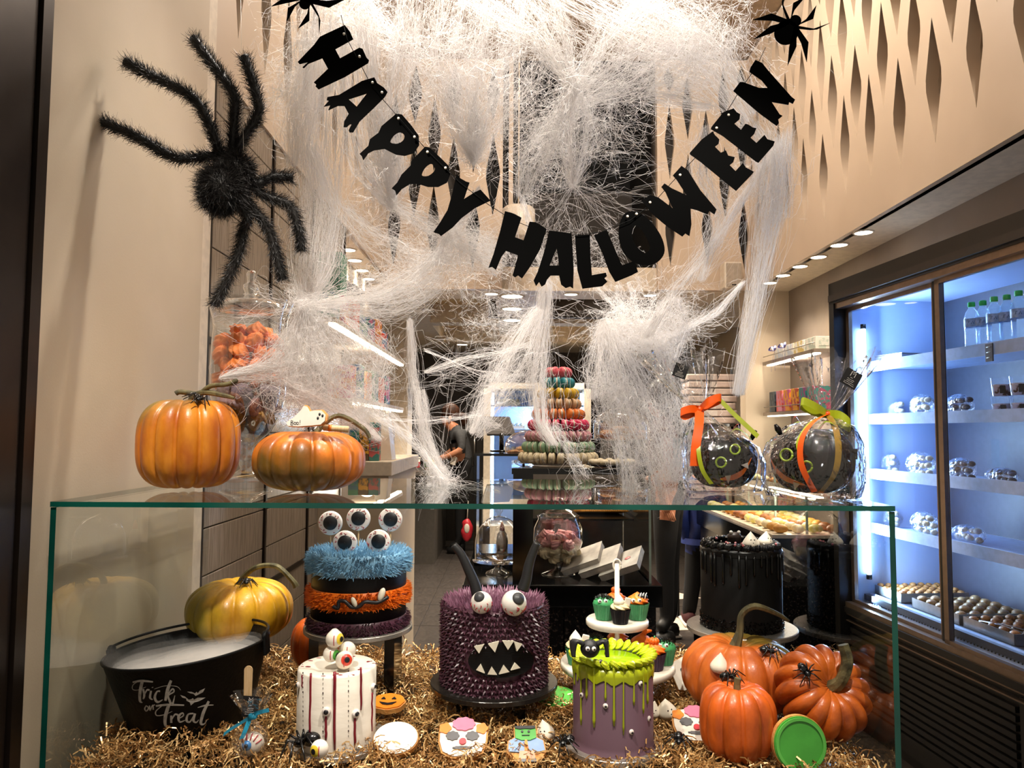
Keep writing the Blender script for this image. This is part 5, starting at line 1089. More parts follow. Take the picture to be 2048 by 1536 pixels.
gift(1625, 988, 172, 1.46, 1655, 828, ((1678, 716), 150), 'cellophane wrapped black chocolate pumpkin with a lime and orange bow', dict(eyes=((1573, 910, 12), (1613, 934, 11)), smile=((1541, 917), (1552, 940), (1575, 959), (1610, 970)), teeth=(([(1540, 944), (1553, 932), (1552, 948)]), ([(1586, 964), (1600, 968), (1589, 980)]))),
     [(1702, 757, (0.85, 0, -0.5), (0.5, 0, 0.85), 0.033), (1704, 908, (0.98, -0.1, 0), (0, 0, 1), 0.020)],
     [('bow_loop', [(1655, 828, -0.012), (1630, 812, -0.035), (1606, 802, -0.04), (1603, 812, -0.03), (1630, 825, -0.02), (1655, 829, -0.012)], 0.016, M_limerib, (0.2, 0.2, 0.9)), ('bow_loop', [(1655, 828, -0.012), (1680, 830, -0.035), (1700, 845, -0.04), (1698, 856, -0.03), (1675, 842, -0.02), (1655, 829, -0.012)], 0.016, M_limerib, (0.1, 0.2, 0.97)),
      ('ribbon_tail', [(1655, 828, -0.014), (1625, 845, -0.06), (1603, 880, -0.085), (1603, 930, -0.092), (1629, 984, -0.08)], 0.012, M_orrib, (0.95, 0.1, 0.2)), ('ribbon_tail', [(1654, 828, -0.013), (1620, 846, -0.058), (1597, 880, -0.083), (1599, 905, -0.09)], 0.008, M_limerib, (0.95, 0.1, 0.2)),
      ('ribbon_tail', [(1656, 828, -0.014), (1672, 860, -0.06), (1677, 905, -0.085), (1668, 950, -0.09), (1640, 986, -0.08)], 0.013, mat('olive_satin', '#8a6a14', 0.35), (0.95, 0.1, 0.1))], 5, False)
# ================================================================ CHILLED CABINET (right)
FO = Vector((1.772, 4.06, 0)); fa = math.atan2(-1, 0.086); FL = 1.66
FK = 0.84; FO = CAM + (FO - CAM) * FK
ft = thing('chilled_cabinet', 'tall black chilled cabinet with sliding glass doors and blue light', 'refrigerator', FO, (0, 0, fa)); ft.scale = (FK,) * 3
FMx = Matrix.LocRotScale(FO, Euler((0, 0, fa)), Vector((FK,) * 3))
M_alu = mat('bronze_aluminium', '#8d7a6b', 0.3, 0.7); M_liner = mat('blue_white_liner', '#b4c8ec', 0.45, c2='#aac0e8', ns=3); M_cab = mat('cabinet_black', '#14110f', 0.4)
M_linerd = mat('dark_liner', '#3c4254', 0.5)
def fp(name, boxes, m_, par=None, **k):
    b = MB()
    for lo, hi in boxes: b.box(lo, hi)
    return part(par or ft, name, b, m_, **k)
ZB, ZTp = 0.40, 1.985
fp('base', [((0, 0.04, -0.19), (FL, 0.62, ZB - 0.05))], M_cab)
for k in range(12): fp('louvre', [((0.02, 0.022, -0.12 + 0.034 * k), (1.18, 0.045, -0.098 + 0.034 * k))], M_cab)
fp('kick_plate', [((0, 0.06, -0.2475), (FL, 0.6, -0.19))], M_black)
fp('control_panel', [((1.20, 0.025, -0.15), (FL, 0.045, 0.32))], mat('control_black', '#241f1c', 0.4))
cpn = fp('temperature_display', [((1.30, 0.017, 0.19), (1.44, 0.026, 0.245))], M_black)
b = MB()
for seg in ([(0, 1), (1, 1), (1, 0.5), (0, 0.5)], [(1, 0.5), (1, 0), (0, 0)]): b.tube([(1.375 + 0.012 * x, 0.0155, 0.203 + 0.03 * y) for x, y in seg], 0.0016, 5)
link('red_digit', b.mesh('red_digit', emat('red_digit_glow', '#ff2a1a', 4)), cpn)
for k in range(4): b = MB(); b.ball((1.32 + (0.09 if k > 1 else 0), 0.016, 0.205 + 0.024 * (k % 2)), 0.006, 10, 6); link('push_button', b.mesh('push_button', M_steel), cpn)
fp('power_switch', [((1.50, 0.017, 0.18), (1.56, 0.026, 0.24))], M_black)
fp('sill', [((-0.02, 0.0, ZB - 0.05), (FL, 0.10, ZB - 0.02))], M_cab); fp('sill_rail', [((0, 0.01, ZB - 0.02), (FL, 0.09, ZB + 0.005))], M_alu)
for k, z in enumerate((ZB - 0.062, ZB - 0.095)): fp('trim_line', [((0, 0.012, z), (FL, 0.03, z + 0.006))], M_alu)
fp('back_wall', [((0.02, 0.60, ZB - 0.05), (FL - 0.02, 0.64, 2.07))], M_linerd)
fp('end_wall', [((-0.01, 0.05, ZB - 0.05), (0.03, 0.62, 2.07))], M_liner); fp('end_wall', [((FL - 0.03, 0.05, ZB - 0.05), (FL, 0.62, 2.07))], M_liner)
fp('roof', [((0, 0.04, 2.02), (FL, 0.62, 2.07))], M_liner)
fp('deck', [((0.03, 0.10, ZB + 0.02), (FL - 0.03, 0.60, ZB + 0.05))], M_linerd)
fp('head_frame', [((-0.05, -0.02, ZTp + 0.02), (FL, 0.06, 2.12))], M_cab); fp('head_step', [((-0.03, -0.035, ZTp + 0.03), (FL, -0.018, 2.05))], mat('cabinet_brown', '#2a231e', 0.45)); fp('head_rail', [((0.0, -0.01, ZTp - 0.01), (FL, 0.05, ZTp + 0.02))], M_alu)
fp('corner_post', [((-0.05, -0.02, -0.24), (0.0, 0.10, 2.12))], M_cab); fp('side_panel', [((-0.03, 0.10, -0.24), (-0.01, 0.64, 2.12))], M_cab); fp('side_panel', [((FL + 0.001, -0.01, -0.24), (FL + 0.02, 0.64, 2.12))], M_cab)
for i, (a, c, y) in enumerate(((0.005, 0.76, 0.045), (0.79, 1.60, 0.02))):
    d = fp('sliding_door', [((a, y, ZB), (a + 0.03, y + 0.02, ZTp)), ((c - 0.028, y, ZB), (c, y + 0.02, ZTp)), ((a, y, ZTp - 0.03), (c, y + 0.02, ZTp)), ((a, y, ZB), (c, y + 0.02, ZB + 0.022))], M_alu)
    b = MB(); b.add([(a + 0.03, y + 0.01, ZB + 0.02), (c - 0.028, y + 0.01, ZB + 0.02), (c - 0.028, y + 0.01, ZTp - 0.03), (a + 0.03, y + 0.01, ZTp - 0.03)], [(0, 1, 2, 3)]); link('door_glass', b.mesh('door_glass', glass('cabinet_door_glass', (0.96, 0.97, 1.0), 1.42, boost=0.8)), d)
    b = MB(); b.box((c - 0.004, y - 0.012, ZB), (c + 0.016, y + 0.03, ZTp)); link('door_seal', b.mesh('door_seal', M_black), d)
# upright light tubes
LT = emat('cool_tube_glow', '#b8dcff', 9)
for lx in (0.055,):
    b = MB(); b.lathe([(0.011, 0.55), (0.011, 1.86)], 12); part(ft, 'light_tube', b, LT, loc=(lx, 0.115, 0))
    for z in (0.53, 1.86): b = MB(); b.lathe([(0.014, z), (0.014, z + 0.025)], 12); part(ft, 'tube_cap', b, M_cab, loc=(lx, 0.115, 0))
for lx, e in ((0.10, 17),):
    q = FMx @ Vector((lx, 0.10, 1.2)); l = bpy.data.lights.new('tube_light', 'AREA'); l.shape = 'RECTANGLE'; l.size = 0.03; l.size_y = 1.3; l.energy = e; l.color = (0.45, 0.70, 1.0)
    o = bpy.data.objects.new('tube_light', l); C.objects.link(o); o.location = q; o.rotation_euler = (R(90), 0, fa - R(60))
SHZ = (1.655, 1.375, 1.085, 0.80)
M_shelf = mat('blue_white_shelf', '#9fb4dd', 0.3, 0.2)
for k, z in enumerate(SHZ):
    s_ = fp('shelf', [((0.04, 0.15, z - 0.008), (FL - 0.04, 0.58, z))], M_shelf)
    b = MB(); b.box((0.04, 0.14, z - 0.028), (FL - 0.04, 0.15, z + 0.026)); link('price_rail', b.mesh('price_rail', M_shelf), s_)
for lx in (0.83, 0.80): b = MB(); b.box((lx, 0.56, 0.5), (lx + 0.02, 0.58, 2.0)); part(ft, 'slotted_upright', b, M_steel)
# slotted air grille at the front of the deck
gl = [[(0, 0), (1.55, 0), (1.55, 0.065), (0, 0.065)]] + [[(0.03 + 0.0205 * i, 0.012), (0.039 + 0.0205 * i, 0.012), (0.039 + 0.0205 * i, 0.045), (0.03 + 0.0205 * i, 0.045)] for i in range(73)]
me = poly2d('air_grille', gl, 0.002, M_shelf, T(0.04, 0.10, ZB + 0.0) @ RX(R(62))); link('air_grille', me, ft)
def fl_at(px, ly):
    """distance along the cabinet front at which a pixel column meets the plane ly behind the doors"""
    lo, hi = 0.0, 1.9
    for _ in range(40):
        m_ = (lo + hi) / 2; w = FMx @ Vector((m_, ly, 1.3)); x = 1024 + F * w.x / w.y
        if x < px: lo = m_
        else: hi = m_
    return lo
def FW(px, ly, z): return FMx @ Vector((fl_at(px, ly), ly, z))
# water bottles
M_water = glass('bottle_plastic', (0.85, 0.93, 1.0), 1.4, rough=0.05, bump=0.3, bs=60, boost=1.2, white=0.12); M_cap = mat('green_cap', '#19c24a', 0.4); M_lab = mat('pale_label', '#b9cfe6', 0.5, c2='#8fa9c9', ns=60)
bp = [(0.001, 0.0), (0.028, 0.001), (0.031, 0.008)] + [(0.031 - (0.0016 if k % 2 else 0), 0.014 + 0.009 * k) for k in range(11)] + [(0.0312, 0.115), (0.0312, 0.158), (0.03, 0.165), (0.024, 0.185), (0.014, 0.20), (0.0115, 0.208), (0.0115, 0.22)]
bb_ = MB(); bb_.lathe(bp, 32, caps=False); bm_ = bb_.mesh('bottle_body', M_water); cc_ = MB(); cc_.lathe([(0.0145, 0.21), (0.0148, 0.212), (0.0148, 0.228), (0.013, 0.231), (0.001, 0.231)], 24); cm_ = cc_.mesh('bottle_cap', M_cap); ll_ = MB(); ll_.lathe([(0.0318, 0.118), (0.0318, 0.155)], 32, caps=False); lm_ = ll_.mesh('bottle_label', M_lab)
lt_ = MB(); lt_.tube([(-0.012, -0.0322, 0.13), (-0.012, -0.0322, 0.142), (-0.006, -0.0322, 0.142)], 0.0012, 4); lt_.tube([(0, -0.0323, 0.13), (0.004, -0.0323, 0.142), (0.008, -0.0323, 0.13)], 0.0012, 4); ltm = lt_.mesh('label_print', mat('navy_print', '#26406a', 0.5))
for i, px in enumerate((1950, 1973, 1996, 2022, 2046)):
    t = thing('water_bottle', ('water bottle with green cap at the inner end of the row', 'second water bottle of the row in the chilled cabinet', 'third water bottle of the row in the chilled cabinet', 'fourth water bottle of the row, tallest looking', 'water bottle cut by the picture edge')[i], 'bottle', FW(px, 0.22 + 0.02 * (i % 2), SHZ[0] + 0.001), (0, 0, -0.6), 'water bottles on the top shelf'); t.scale = (FK,) * 3
    link('bottle_body', bm_, t); link('bottle_cap', cm_, t); l_ = link('bottle_label', lm_, t); link('label_print', ltm, l_)
t = thing('price_tag', 'brown price tag clipped to the top shelf of the chilled cabinet', 'price tag', FW(1983, 0.135, SHZ[0] - 0.03), (0, 0, fa)); t.scale = (FK,) * 3; b = MB(); b.box((-0.02, -0.003, -0.025), (0.02, 0.003, 0.05)); part(t, 'card', b, mat('brown_card', '#4c4441', 0.6)); b = MB()
for k in range(3): b.tube([(-0.012, -0.004, 0.035 - 0.022 * k), (0.01, -0.004, 0.037 - 0.022 * k)], 0.0016, 4)
part(t, 'price_print', b, M_logo)
# dessert tubs
tb = MB(); tb.lathe([(0.034, 0), (0.042, 0.078), (0.0435, 0.08)], 28, caps=False); tbm = tb.mesh('tub', glass('tub_plastic', (0.96, 0.97, 1), 1.4)); ti_ = MB(); ti_.lathe([(0.001, 0.002), (0.033, 0.002), (0.0375, 0.045), (0.038, 0.05), (0.001, 0.052)], 24, caps=False); M_des = mat('layered_dessert', '#d7d3e2', 0.6, c2='#5c3b2a', ns=45, lo=0.5, hi=0.56); tim = ti_.mesh('dessert', M_des)
tl_ = MB(); tl_.box((-0.010, -0.041, 0.012), (0.010, -0.0385, 0.045)); tlm = tl_.mesh('tub_label', M_tag)
for i, (px, k) in enumerate(((2005, 0), (2005, 1), (2043, 0), (2043, 1))):
    t = thing('dessert_tub', ('lower clear dessert tub at the inner stack', 'upper clear dessert tub at the inner stack', 'lower clear dessert tub at the picture edge', 'upper clear dessert tub at the picture edge')[i], 'dessert tub', FW(px, 0.22, SHZ[1] + 0.001 + 0.081 * k), (0, 0, -0.5), 'dessert tubs on the second shelf'); t.scale = (FK,) * 3
    link('tub', tbm, t); link('dessert', tim, t); link('tub_label', tlm, t)
# bags of sweets: lumpy clear packets
def packet(loc, w, h, d, label, m_in, seed, grp):
    r = random.Random(seed); t = thing('sweet_packet', label, 'packet', loc, (0, 0, fa), grp); t.scale = (FK,) * 3
    b = MB(); nx = max(2, int(w / 0.035)); nz = max(2, int(h / 0.03))
    for i in range(nx):
        for k in range(nz): b.ball(((i + 0.5) * w / nx - w / 2 + r.uniform(-0.006, 0.006), d / 2 + r.uniform(-0.01, 0.01), (k + 0.5) * h / nz + r.uniform(-0.004, 0.004)), (0.019, 0.017, 0.014), 8, 6)
    part(t, 'sweets', b, m_in, kind='stuff')
    b = MB(); b.ball((0, d / 2, h / 2), (w * 0.56, d * 0.75, h * 0.62), 20, 12); crumple(b, 0.004, seed); part(t, 'film', b, M_film)
M_sw1 = mat('pale_sweets', '#c9c2b2', 0.5, c2='#b8ae9a', ns=30); M_sw2 = mat('dark_sweets', '#4a3a36', 0.45, c2='#352824', ns=30); M_sw3 = mat('cream_biscuits', '#d2c4a4', 0.5)
for (px, ly, sh_, w, h, m_in, lb) in ((1776, 0.26, 1, 0.15, 0.09, M_sw1, 'packet of pale sweets at the far end of the second shelf'), (1832, 0.24, 1, 0.14, 0.11, M_sw3, 'packet of cream biscuits on the second shelf beside the door post'), (1905, 0.28, 1, 0.15, 0.10, M_sw2, 'packet of dark sweets just past the door post'),
                          (1758, 0.22, 2, 0.17, 0.10, M_sw1, 'packet of pale sweets at the far end of the third shelf'), (1825, 0.22, 2, 0.17, 0.11, M_sw3, 'packet of cream biscuits on the third shelf beside the door post'), (1905, 0.26, 2, 0.15, 0.09, M_sw2, 'packet of dark chocolates on the third shelf'), (1985, 0.26, 2, 0.15, 0.06, M_sw2, 'low dark packet on the third shelf near the picture edge'),
                          (1760, 0.22, 3, 0.17, 0.09, M_sw1, 'packet of pale sweets at the far end of the lowest shelf'), (1830, 0.22, 3, 0.17, 0.10, M_sw3, 'packet of cream biscuits on the lowest shelf'), (1915, 0.26, 3, 0.17, 0.07, M_sw1, 'packet of meringues on the lowest shelf past the door post')):
    packet(FW(px, ly, SHZ[sh_] + 0.002), w, h, 0.07, lb, m_in, px, 'packets in the chilled cabinet')
q = FW(1800, 0.3, SHZ[0] + 0.002); t = thing('cake_box', 'low silver cake box on the top shelf behind the far door', 'box', q, (0, 0, fa + 0.15)); t.scale = (FK,) * 3; b = MB(); b.box((-0.14, -0.1, 0), (0.14, 0.1, 0.055)); part(t, 'carton', b, mat('silver_card', '#a9a9b2', 0.35, 0.4), bevel=0.004); b = MB(); b.box((-0.142, -0.102, 0.056), (0.142, 0.102, 0.06)); part(t, 'lid', b, mat('silver_card', '#a9a9b2', 0.35, 0.4))
# pastry trays at the bottom
M_pas = mat('baked_pastry', '#8a5426', 0.5, c2='#b9803f', ns=70, bump=0.3); M_puff = mat('glazed_puff', '#a98a5c', 0.4, c2='#8a6238', ns=50)
def tray(px, ly, w, d, label, m_, n, seed, big):
    r = random.Random(seed); t = thing('pastry_tray', label, 'tray', FW(px, ly, ZB + 0.052), (0, 0, fa)); t.scale = (FK,) * 3; b = MB()
    b.box((-w / 2, -d / 2, 0), (w / 2, d / 2, 0.004))
    for lo, hi in (((-w / 2, -d / 2, 0), (w / 2, -d / 2 + 0.004, 0.045)), ((-w / 2, d / 2 - 0.004, 0), (w / 2, d / 2, 0.045)), ((-w / 2, -d / 2, 0), (-w / 2 + 0.004, d / 2, 0.045)), ((w / 2 - 0.004, -d / 2, 0), (w / 2, d / 2, 0.045))): b.box(lo, hi)
    part(t, 'tray_pan', b, M_steel); b = MB(); nx = int(w / big); ny = int(d / big)
    for i in range(nx):
        for j in range(ny): b.ball(((i + 0.5) * w / nx - w / 2, (j + 0.5) * d / ny - d / 2, 0.035 + r.uniform(0, 0.01)), (big * 0.46, big * 0.4, big * 0.3), 8, 6)
    part(t, 'pastries', b, m_, kind='stuff')
tray(1795, 0.34, 0.52, 0.36, 'steel tray of small baked pastries at the far end of the deck', M_pas, 1, 1, 0.045)
tray(1925, 0.33, 0.34, 0.34, 'steel tray of glazed puffs on the cabinet deck', M_puff, 1, 2, 0.06)
tray(2035, 0.33, 0.3, 0.34, 'steel tray of brown pastries beside the tongs', M_pas, 1, 3, 0.05)
t = thing('serving_tongs', 'steel serving tongs lying on the near pastry tray', 'tongs', FW(1990, 0.2, ZB + 0.10), (0, 0, fa + 0.3)); t.scale = (FK,) * 3
for s in (-1, 1): b = MB(); b.tube([(-0.1, 0, 0), (0, s * 0.012, 0.006), (0.1, s * 0.022, 0.0)], 0.005, 6, flat=0.4); part(t, 'tong_arm', b, M_steel)

# ================================================================ SERVICE COUNTER WITH MACARON TOWER
CT = W(1117, 930, 2.80).z - 0.004; CSL = W(1150, 1168, 2.62).z
ct2 = thing('service_counter', 'granite service counter with a glass showcase on top', 'counter', (0, 2.6, 0))
xa, xb, xc = W(925, 1170, 2.6).x, W(1046, 1100, 2.6).x, W(1322, 1170, 2.6).x
for x0_, x1_ in ((xa + 0.01, xb + 0.14), (xb + 0.145, xc - 0.012)): b = MB(); b.box((x0_, 0.03, 0.0), (x1_, 0.72, CSL - 0.075)); part(ct2, 'granite_panel', b, M_granite)
b = MB(); b.box((xa, 0, CSL - 0.075), (xc + 0.006, 0.75, CSL)); part(ct2, 'black_slab', b, M_acr, bevel=0.003)
b = MB(); b.box((xb - 0.035, 0.03, CSL), (xb + 0.035, 0.09, CT - 0.012)); part(ct2, 'post', b, M_acr)
b = MB(); b.box((xb - 0.04, 0.02, CT - 0.012), (xc - 0.02, 0.72, CT)); b.mi = [2, 0, 1, 1, 2, 1]; part(ct2, 'top_glass', b, [M_pane, M_acr, M_clear])
b = MB(); b.box((xb - 0.04, 0.015, CT - 0.02), (xc - 0.02, 0.03, CT - 0.004)); part(ct2, 'front_rail', b, M_acr)
b = MB(); b.add([(xb + 0.04, 0.04, CSL), (xc - 0.03, 0.04, CSL), (xc - 0.03, 0.04, CT - 0.02), (xb + 0.04, 0.04, CT - 0.02)], [(0, 1, 2, 3)]); part(ct2, 'front_glass', b, glass('counter_glass', (0.97, 0.985, 0.98), 1.3, boost=0.7))
b = MB(); b.box((xc - 0.034, 0.035, CSL), (xc - 0.026, 0.7, CT - 0.012)); b.mi = [1, 1, 1, 0, 0, 2]; part(ct2, 'side_glass', b, [M_pane2, mat('pale_green_edge', '#a9c0b4', 0.2), M_clear])
b = MB(); b.box((xb + 0.03, 0.35, (CSL + CT) / 2 - 0.02), (xc - 0.035, 0.70, (CSL + CT) / 2 - 0.012)); part(ct2, 'mid_shelf', b, M_acr)
b = MB(); b.box((xb + 0.02, 0.70, CSL), (xc - 0.03, 0.72, CT - 0.012)); part(ct2, 'back_panel', b, mat('counter_back', '#6a6058', 0.4))
b = MB(); b.box((xb + 0.05, 0.3, CT - 0.03), (xc - 0.05, 0.32, CT - 0.016)); part(ct2, 'light_strip', b, emat('counter_strip_glow', '#ffe7c4', 6))
spot('counter_strip_light', ((xb + xc) / 2, 2.9, CT - 0.05), ((xb + xc) / 2, 2.85, CSL), 2.5, 150, 0.9)
# rows of straws on the counter shelf
for i in range(26):
    t = link('breadstick', None); bpy.data.objects.remove(t)
bs = MB(); bs.lathe([(0.007, -0.05), (0.009, 0), (0.007, 0.05)], 10, M=RX(R(80)) @ T(0, 0, 0)); bsm = bs.mesh('breadstick', mat('golden_stick', '#c48a3e', 0.5, c2='#a56c28', ns=30))
for i in range(22):
    x = lerp(xb + 0.24, xc - 0.06, i / 21); link('breadstick', bsm, None, (x, 2.6 + 0.52, (CSL + CT) / 2 + 0.0), (0, R(8), R(25)), 'golden breadstick in the row inside the service counter', 'breadstick', 'breadsticks in the counter')
# macaron tower
TX, TY = W(1117, 916, 2.84).x, 2.86; TZ = CT
tt = thing('macaron_stand', 'tiered clear stand carrying the macaron pyramid', 'stand', (TX, TY, TZ))
tier_y = (741.5, 763.4, 785.3, 807, 827.7, 849.5, 872.8, 894.7, 916.5); tier_w = (27, 33, 41, 46, 53, 61, 66, 72, 79)
tier_c = (('coral', '#e8717a', '#d9606b'), ('teal', '#3f9ea6', '#358e97'), ('yellow', '#e2b92e', '#d3a820'), ('beige', '#dcb287', '#cfa477'), ('orange', '#ef8a3c', '#e07a2e'), ('raspberry', '#e23a66', '#d22c58'), ('dusty pink', '#d0949a', '#c3868d'), ('sage green', '#93b08d', '#86a480'), ('ivory', '#dccdaa', '#d0c09c'))
M_filling = mat('macaron_cream', '#e3d2b8', 0.6)
def zt2(py): return W(1117, py, TY - 0.1).z - TZ
hub = MB(); hub.lathe([(0.10, 0.002), (0.02, zt2(735))], 24); part(tt, 'core_cone', hub, mat('clear_plastic_core', '#b7a08e', 0.3))
for k, (py, hw, (cn, c1, c2)) in enumerate(zip(tier_y, tier_w, tier_c)):
    zc = zt2(py); rc = S(hw, TY) - 0.019; d = MB(); d.lathe([(0.005, zc - 0.0225), (rc + 0.018, zc - 0.0225), (rc + 0.019, zc - 0.0215), (rc + 0.018, zc - 0.0205), (0.005, zc - 0.0205)], 48, caps=False); part(tt, 'tier_disc', d, glass('tier_plastic', (0.9, 0.9, 0.9), 1.45, white=0.1))
    m_ = mat('macaron_' + cn.replace(' ', '_'), c1, 0.55, c2=c2, ns=60, bump=0.1, bs=200)
    s1 = MB(); s1.lathe([(0.0205, 0.003), (0.0215, 0.0045), (0.0205, 0.009), (0.015, 0.0122), (0.006, 0.0135), (0.0005, 0.0137)], 18, caps=False); sm1 = s1.mesh('shell', m_); s2 = MB(); s2.lathe([(0.0005, -0.003), (0.0195, -0.003), (0.0195, 0.003), (0.0005, 0.003)], 16, caps=False); sm2 = s2.mesh('filling', M_filling)
    n = int(2 * PI * rc / 0.0292); ad = ['topmost', 'second', 'third', 'fourth', 'fifth', 'sixth', 'seventh', 'eighth', 'lowest'][k]
    for i in range(n):
        a = 2 * PI * (i + 0.5 * (k % 2)) / n + rnd.uniform(-0.03, 0.03)
        t = link('macaron', None, None, (TX + rc * math.cos(a), TY + rc * math.sin(a), TZ + zc), (R(90) + rnd.uniform(-0.12, 0.12), 0, a + rnd.uniform(-0.2, 0.2)), '%s macaron on the %s tier of the pyramid' % (cn, ad), 'macaron', cn + ' macarons'); 
        link('shell', sm1, t); o = link('shell', sm1, t); o.rotation_euler = (PI, 0, 0); link('filling', sm2, t)
# domed stands
def cloche(loc, r, hd, zp, label, sh=None, food=None):
    t = thing('cake_dome', label, 'cake dome', loc)
    b = MB(); b.lathe([(r * 0.55, 0), (r * 0.5, 0.008), (0.018, 0.02), (0.012, zp * 0.5), (0.022, zp * 0.7), (0.014, zp * 0.85), (0.03, zp - 0.006), (r * 1.08, zp - 0.004), (r * 1.1, zp), (0.001, zp)], 36, caps=False); part(t, 'stand_plate', b, M_jar)
    b = MB(); b.lathe([(r, zp + 0.001), (r, zp + hd * 0.35)] + [(r * math.cos(a), zp + hd * 0.35 + hd * 0.65 * math.sin(a)) for a in np.linspace(0.15, PI / 2 - 0.05, 10)], 40, caps=False); part(t, 'dome', b, M_jar)
    b = MB(); zt_2 = zp + hd; b.lathe([(0.008, zt_2 - 0.004), (0.006, zt_2 + 0.006), (0.014, zt_2 + 0.018), (0.012, zt_2 + 0.028), (0.001, zt_2 + 0.032)], 20, caps=False); part(t, 'knob', b, M_jar)
    return t
M_ck = mat('nut_cookie', '#a8683c', 0.7, c2='#d6a671', ns=60, bump=0.5, bs=120, lo=0.42, hi=0.6)
ckb = MB(); ckb.lathe([(0.001, 0), (0.03, 0.0), (0.034, 0.005), (0.031, 0.011), (0.02, 0.015), (0.001, 0.016)], 20, mod=lambda a, z, k: 1 + 0.06 * math.sin(5 * a)); ckm = ckb.mesh('nut_cookie', M_ck)
def cookies_on(x, y, z, r, n, label, grp):
    for i in range(n):
        a = i * 2.4; rr = r * math.sqrt((i % 7 + 0.3) / 7); link('nut_cookie', ckm, None, (x + rr * math.cos(a), y + rr * math.sin(a), z + 0.0165 * (i // 7)), (rnd.uniform(-0.15, 0.15), rnd.uniform(-0.15, 0.15), a), label, 'cookie', grp)
dx = W(1243, 880, 3.0).x; zp_ = W(1243, 878, 3.0).z - CT
cloche((dx, 3.0, CT), 0.112, W(1243, 815, 3.0).z - W(1243, 878, 3.0).z, zp_, 'tall glass cake dome over nut cookies beside the macaron pyramid'); cookies_on(dx, 3.0, CT + zp_ + 0.002, 0.075, 17, 'nut cookie under the tall glass dome', 'nut cookies under the tall dome')
dx2 = W(1222, 925, 2.78).x
t = thing('wafer_plate', 'flat plate of cream topped biscuits under the tall dome', 'plate', (dx2, 2.76, CT)); b = MB(); b.lathe([(0.001, 0.0), (0.07, 0.0), (0.095, 0.008), (0.09, 0.01), (0.001, 0.004)], 36, caps=False); part(t, 'plate', b, M_acr)
for i in range(12): a = 2 * PI * i / 12; b = MB(); b.ball((0.07 * math.cos(a), 0.07 * math.sin(a), 0.018), (0.018, 0.018, 0.012), 10, 8); part(t, 'biscuit', b, M_sw3)
dx3 = W(1050, 905, 3.15).x; cloche((dx3, 3.15, CT), 0.085, 0.10, 0.03, 'low glass dome over biscuits left of the macaron pyramid'); cookies_on(dx3, 3.15, CT + 0.034, 0.055, 9, 'nut cookie under the low dome behind the pyramid', 'nut cookies under the low dome')
# inside the counter : jar of meringues, empty cloche, gift boxes
jx = W(1117, 1150, 2.78).x
t = thing('meringue_jar', 'footed glass jar of pink and cream meringues in the counter', 'jar', (jx, 2.80, CSL + 0.001)); jq = S(1, 2.8)
def jz(py): return max(0, (1160 - py) * jq)
b = MB(); b.lathe([(34 * jq, 0), (33 * jq, 0.004), (8 * jq, jz(1150)), (6 * jq, jz(1142)), (10 * jq, jz(1136)), (40 * jq, jz(1120)), (50 * jq, jz(1095)), (48 * jq, jz(1070)), (40 * jq, jz(1052)), (42 * jq, jz(1046))], 40, caps=False); part(t, 'bowl', b, M_jar)
b = MB(); b.lathe([(40 * jq, jz(1046)), (30 * jq, jz(1036)), (14 * jq, jz(1030)), (8 * jq, jz(1024)), (12 * jq, jz(1018)), (9 * jq, jz(1012)), (0.001, jz(1010))], 30, caps=False); part(t, 'lid', b, M_jar)
M_mpk = mat('pink_meringue', '#eaa0a2', 0.6); M_mcr = mat('cream_meringue', '#e6d3ae', 0.6); mpk, mcr = meringue_mesh(0.021, 0.034).mesh('meringue', M_mpk), meringue_mesh(0.021, 0.034).mesh('meringue', M_mcr)
for (z, rr, n, me, cn) in ((0.055, 0.03, 5, mcr, 'cream'), (0.08, 0.062, 9, mcr, 'cream'), (0.108, 0.064, 9, mpk, 'pink'), (0.13, 0.05, 7, mpk, 'pink'), (0.12, 0.015, 2, mpk, 'pink'), (0.09, 0.02, 2, mcr, 'cream')):
    for i in range(n): a = 2 * PI * i / n + z * 30; link('meringue', me, None, (jx + rr * math.cos(a), 2.80 + rr * math.sin(a), CSL + z), (rnd.uniform(-1, 1), rnd.uniform(-1, 1), a), cn + ' swirled meringue in the jar inside the counter', 'meringue', cn + ' meringues in the counter jar')
cloche((W(997, 1150, 2.78).x, 2.80, CSL + 0.001), 0.088, 0.16, 0.05, 'empty glass cake dome on the counter slab behind the horned cake')
M_gb = mat('grey_marbled_card', '#a9a39b', 0.5, c2='#c2bcb2', ns=25)
for i, (px, py, ry, lb) in enumerate(((1172, 1140, 0.0, 'grey gift box rearmost of the three leaning ones'), (1208, 1140, 0.02, 'grey gift box in the middle of the three leaning ones'), (1248, 1140, 0.04, 'grey gift box with a red dot, foremost of the three'), )):
    t = thing('gift_box', lb, 'gift box', (W(px, py, 2.75 - 0.03 * i).x, 2.80 - 0.05 * i, CSL + 0.045), (R(24), R(-22), R(-24 - 2 * i)), 'grey gift boxes in the counter'); b = MB(); b.box((-0.075, -0.06, 0), (0.075, 0.06, 0.022)); part(t, 'carton', b, M_gb, bevel=0.002); b = MB(); b.box((-0.076, -0.061, 0.0225), (0.076, 0.061, 0.026)); l_ = part(t, 'lid', b, M_gb)
    if i == 2: b = MB(); b.ball((0.03, 0.0, 0.027), (0.012, 0.008, 0.001), 12, 6); link('red_sticker', b.mesh('red_sticker', M_ir), l_)
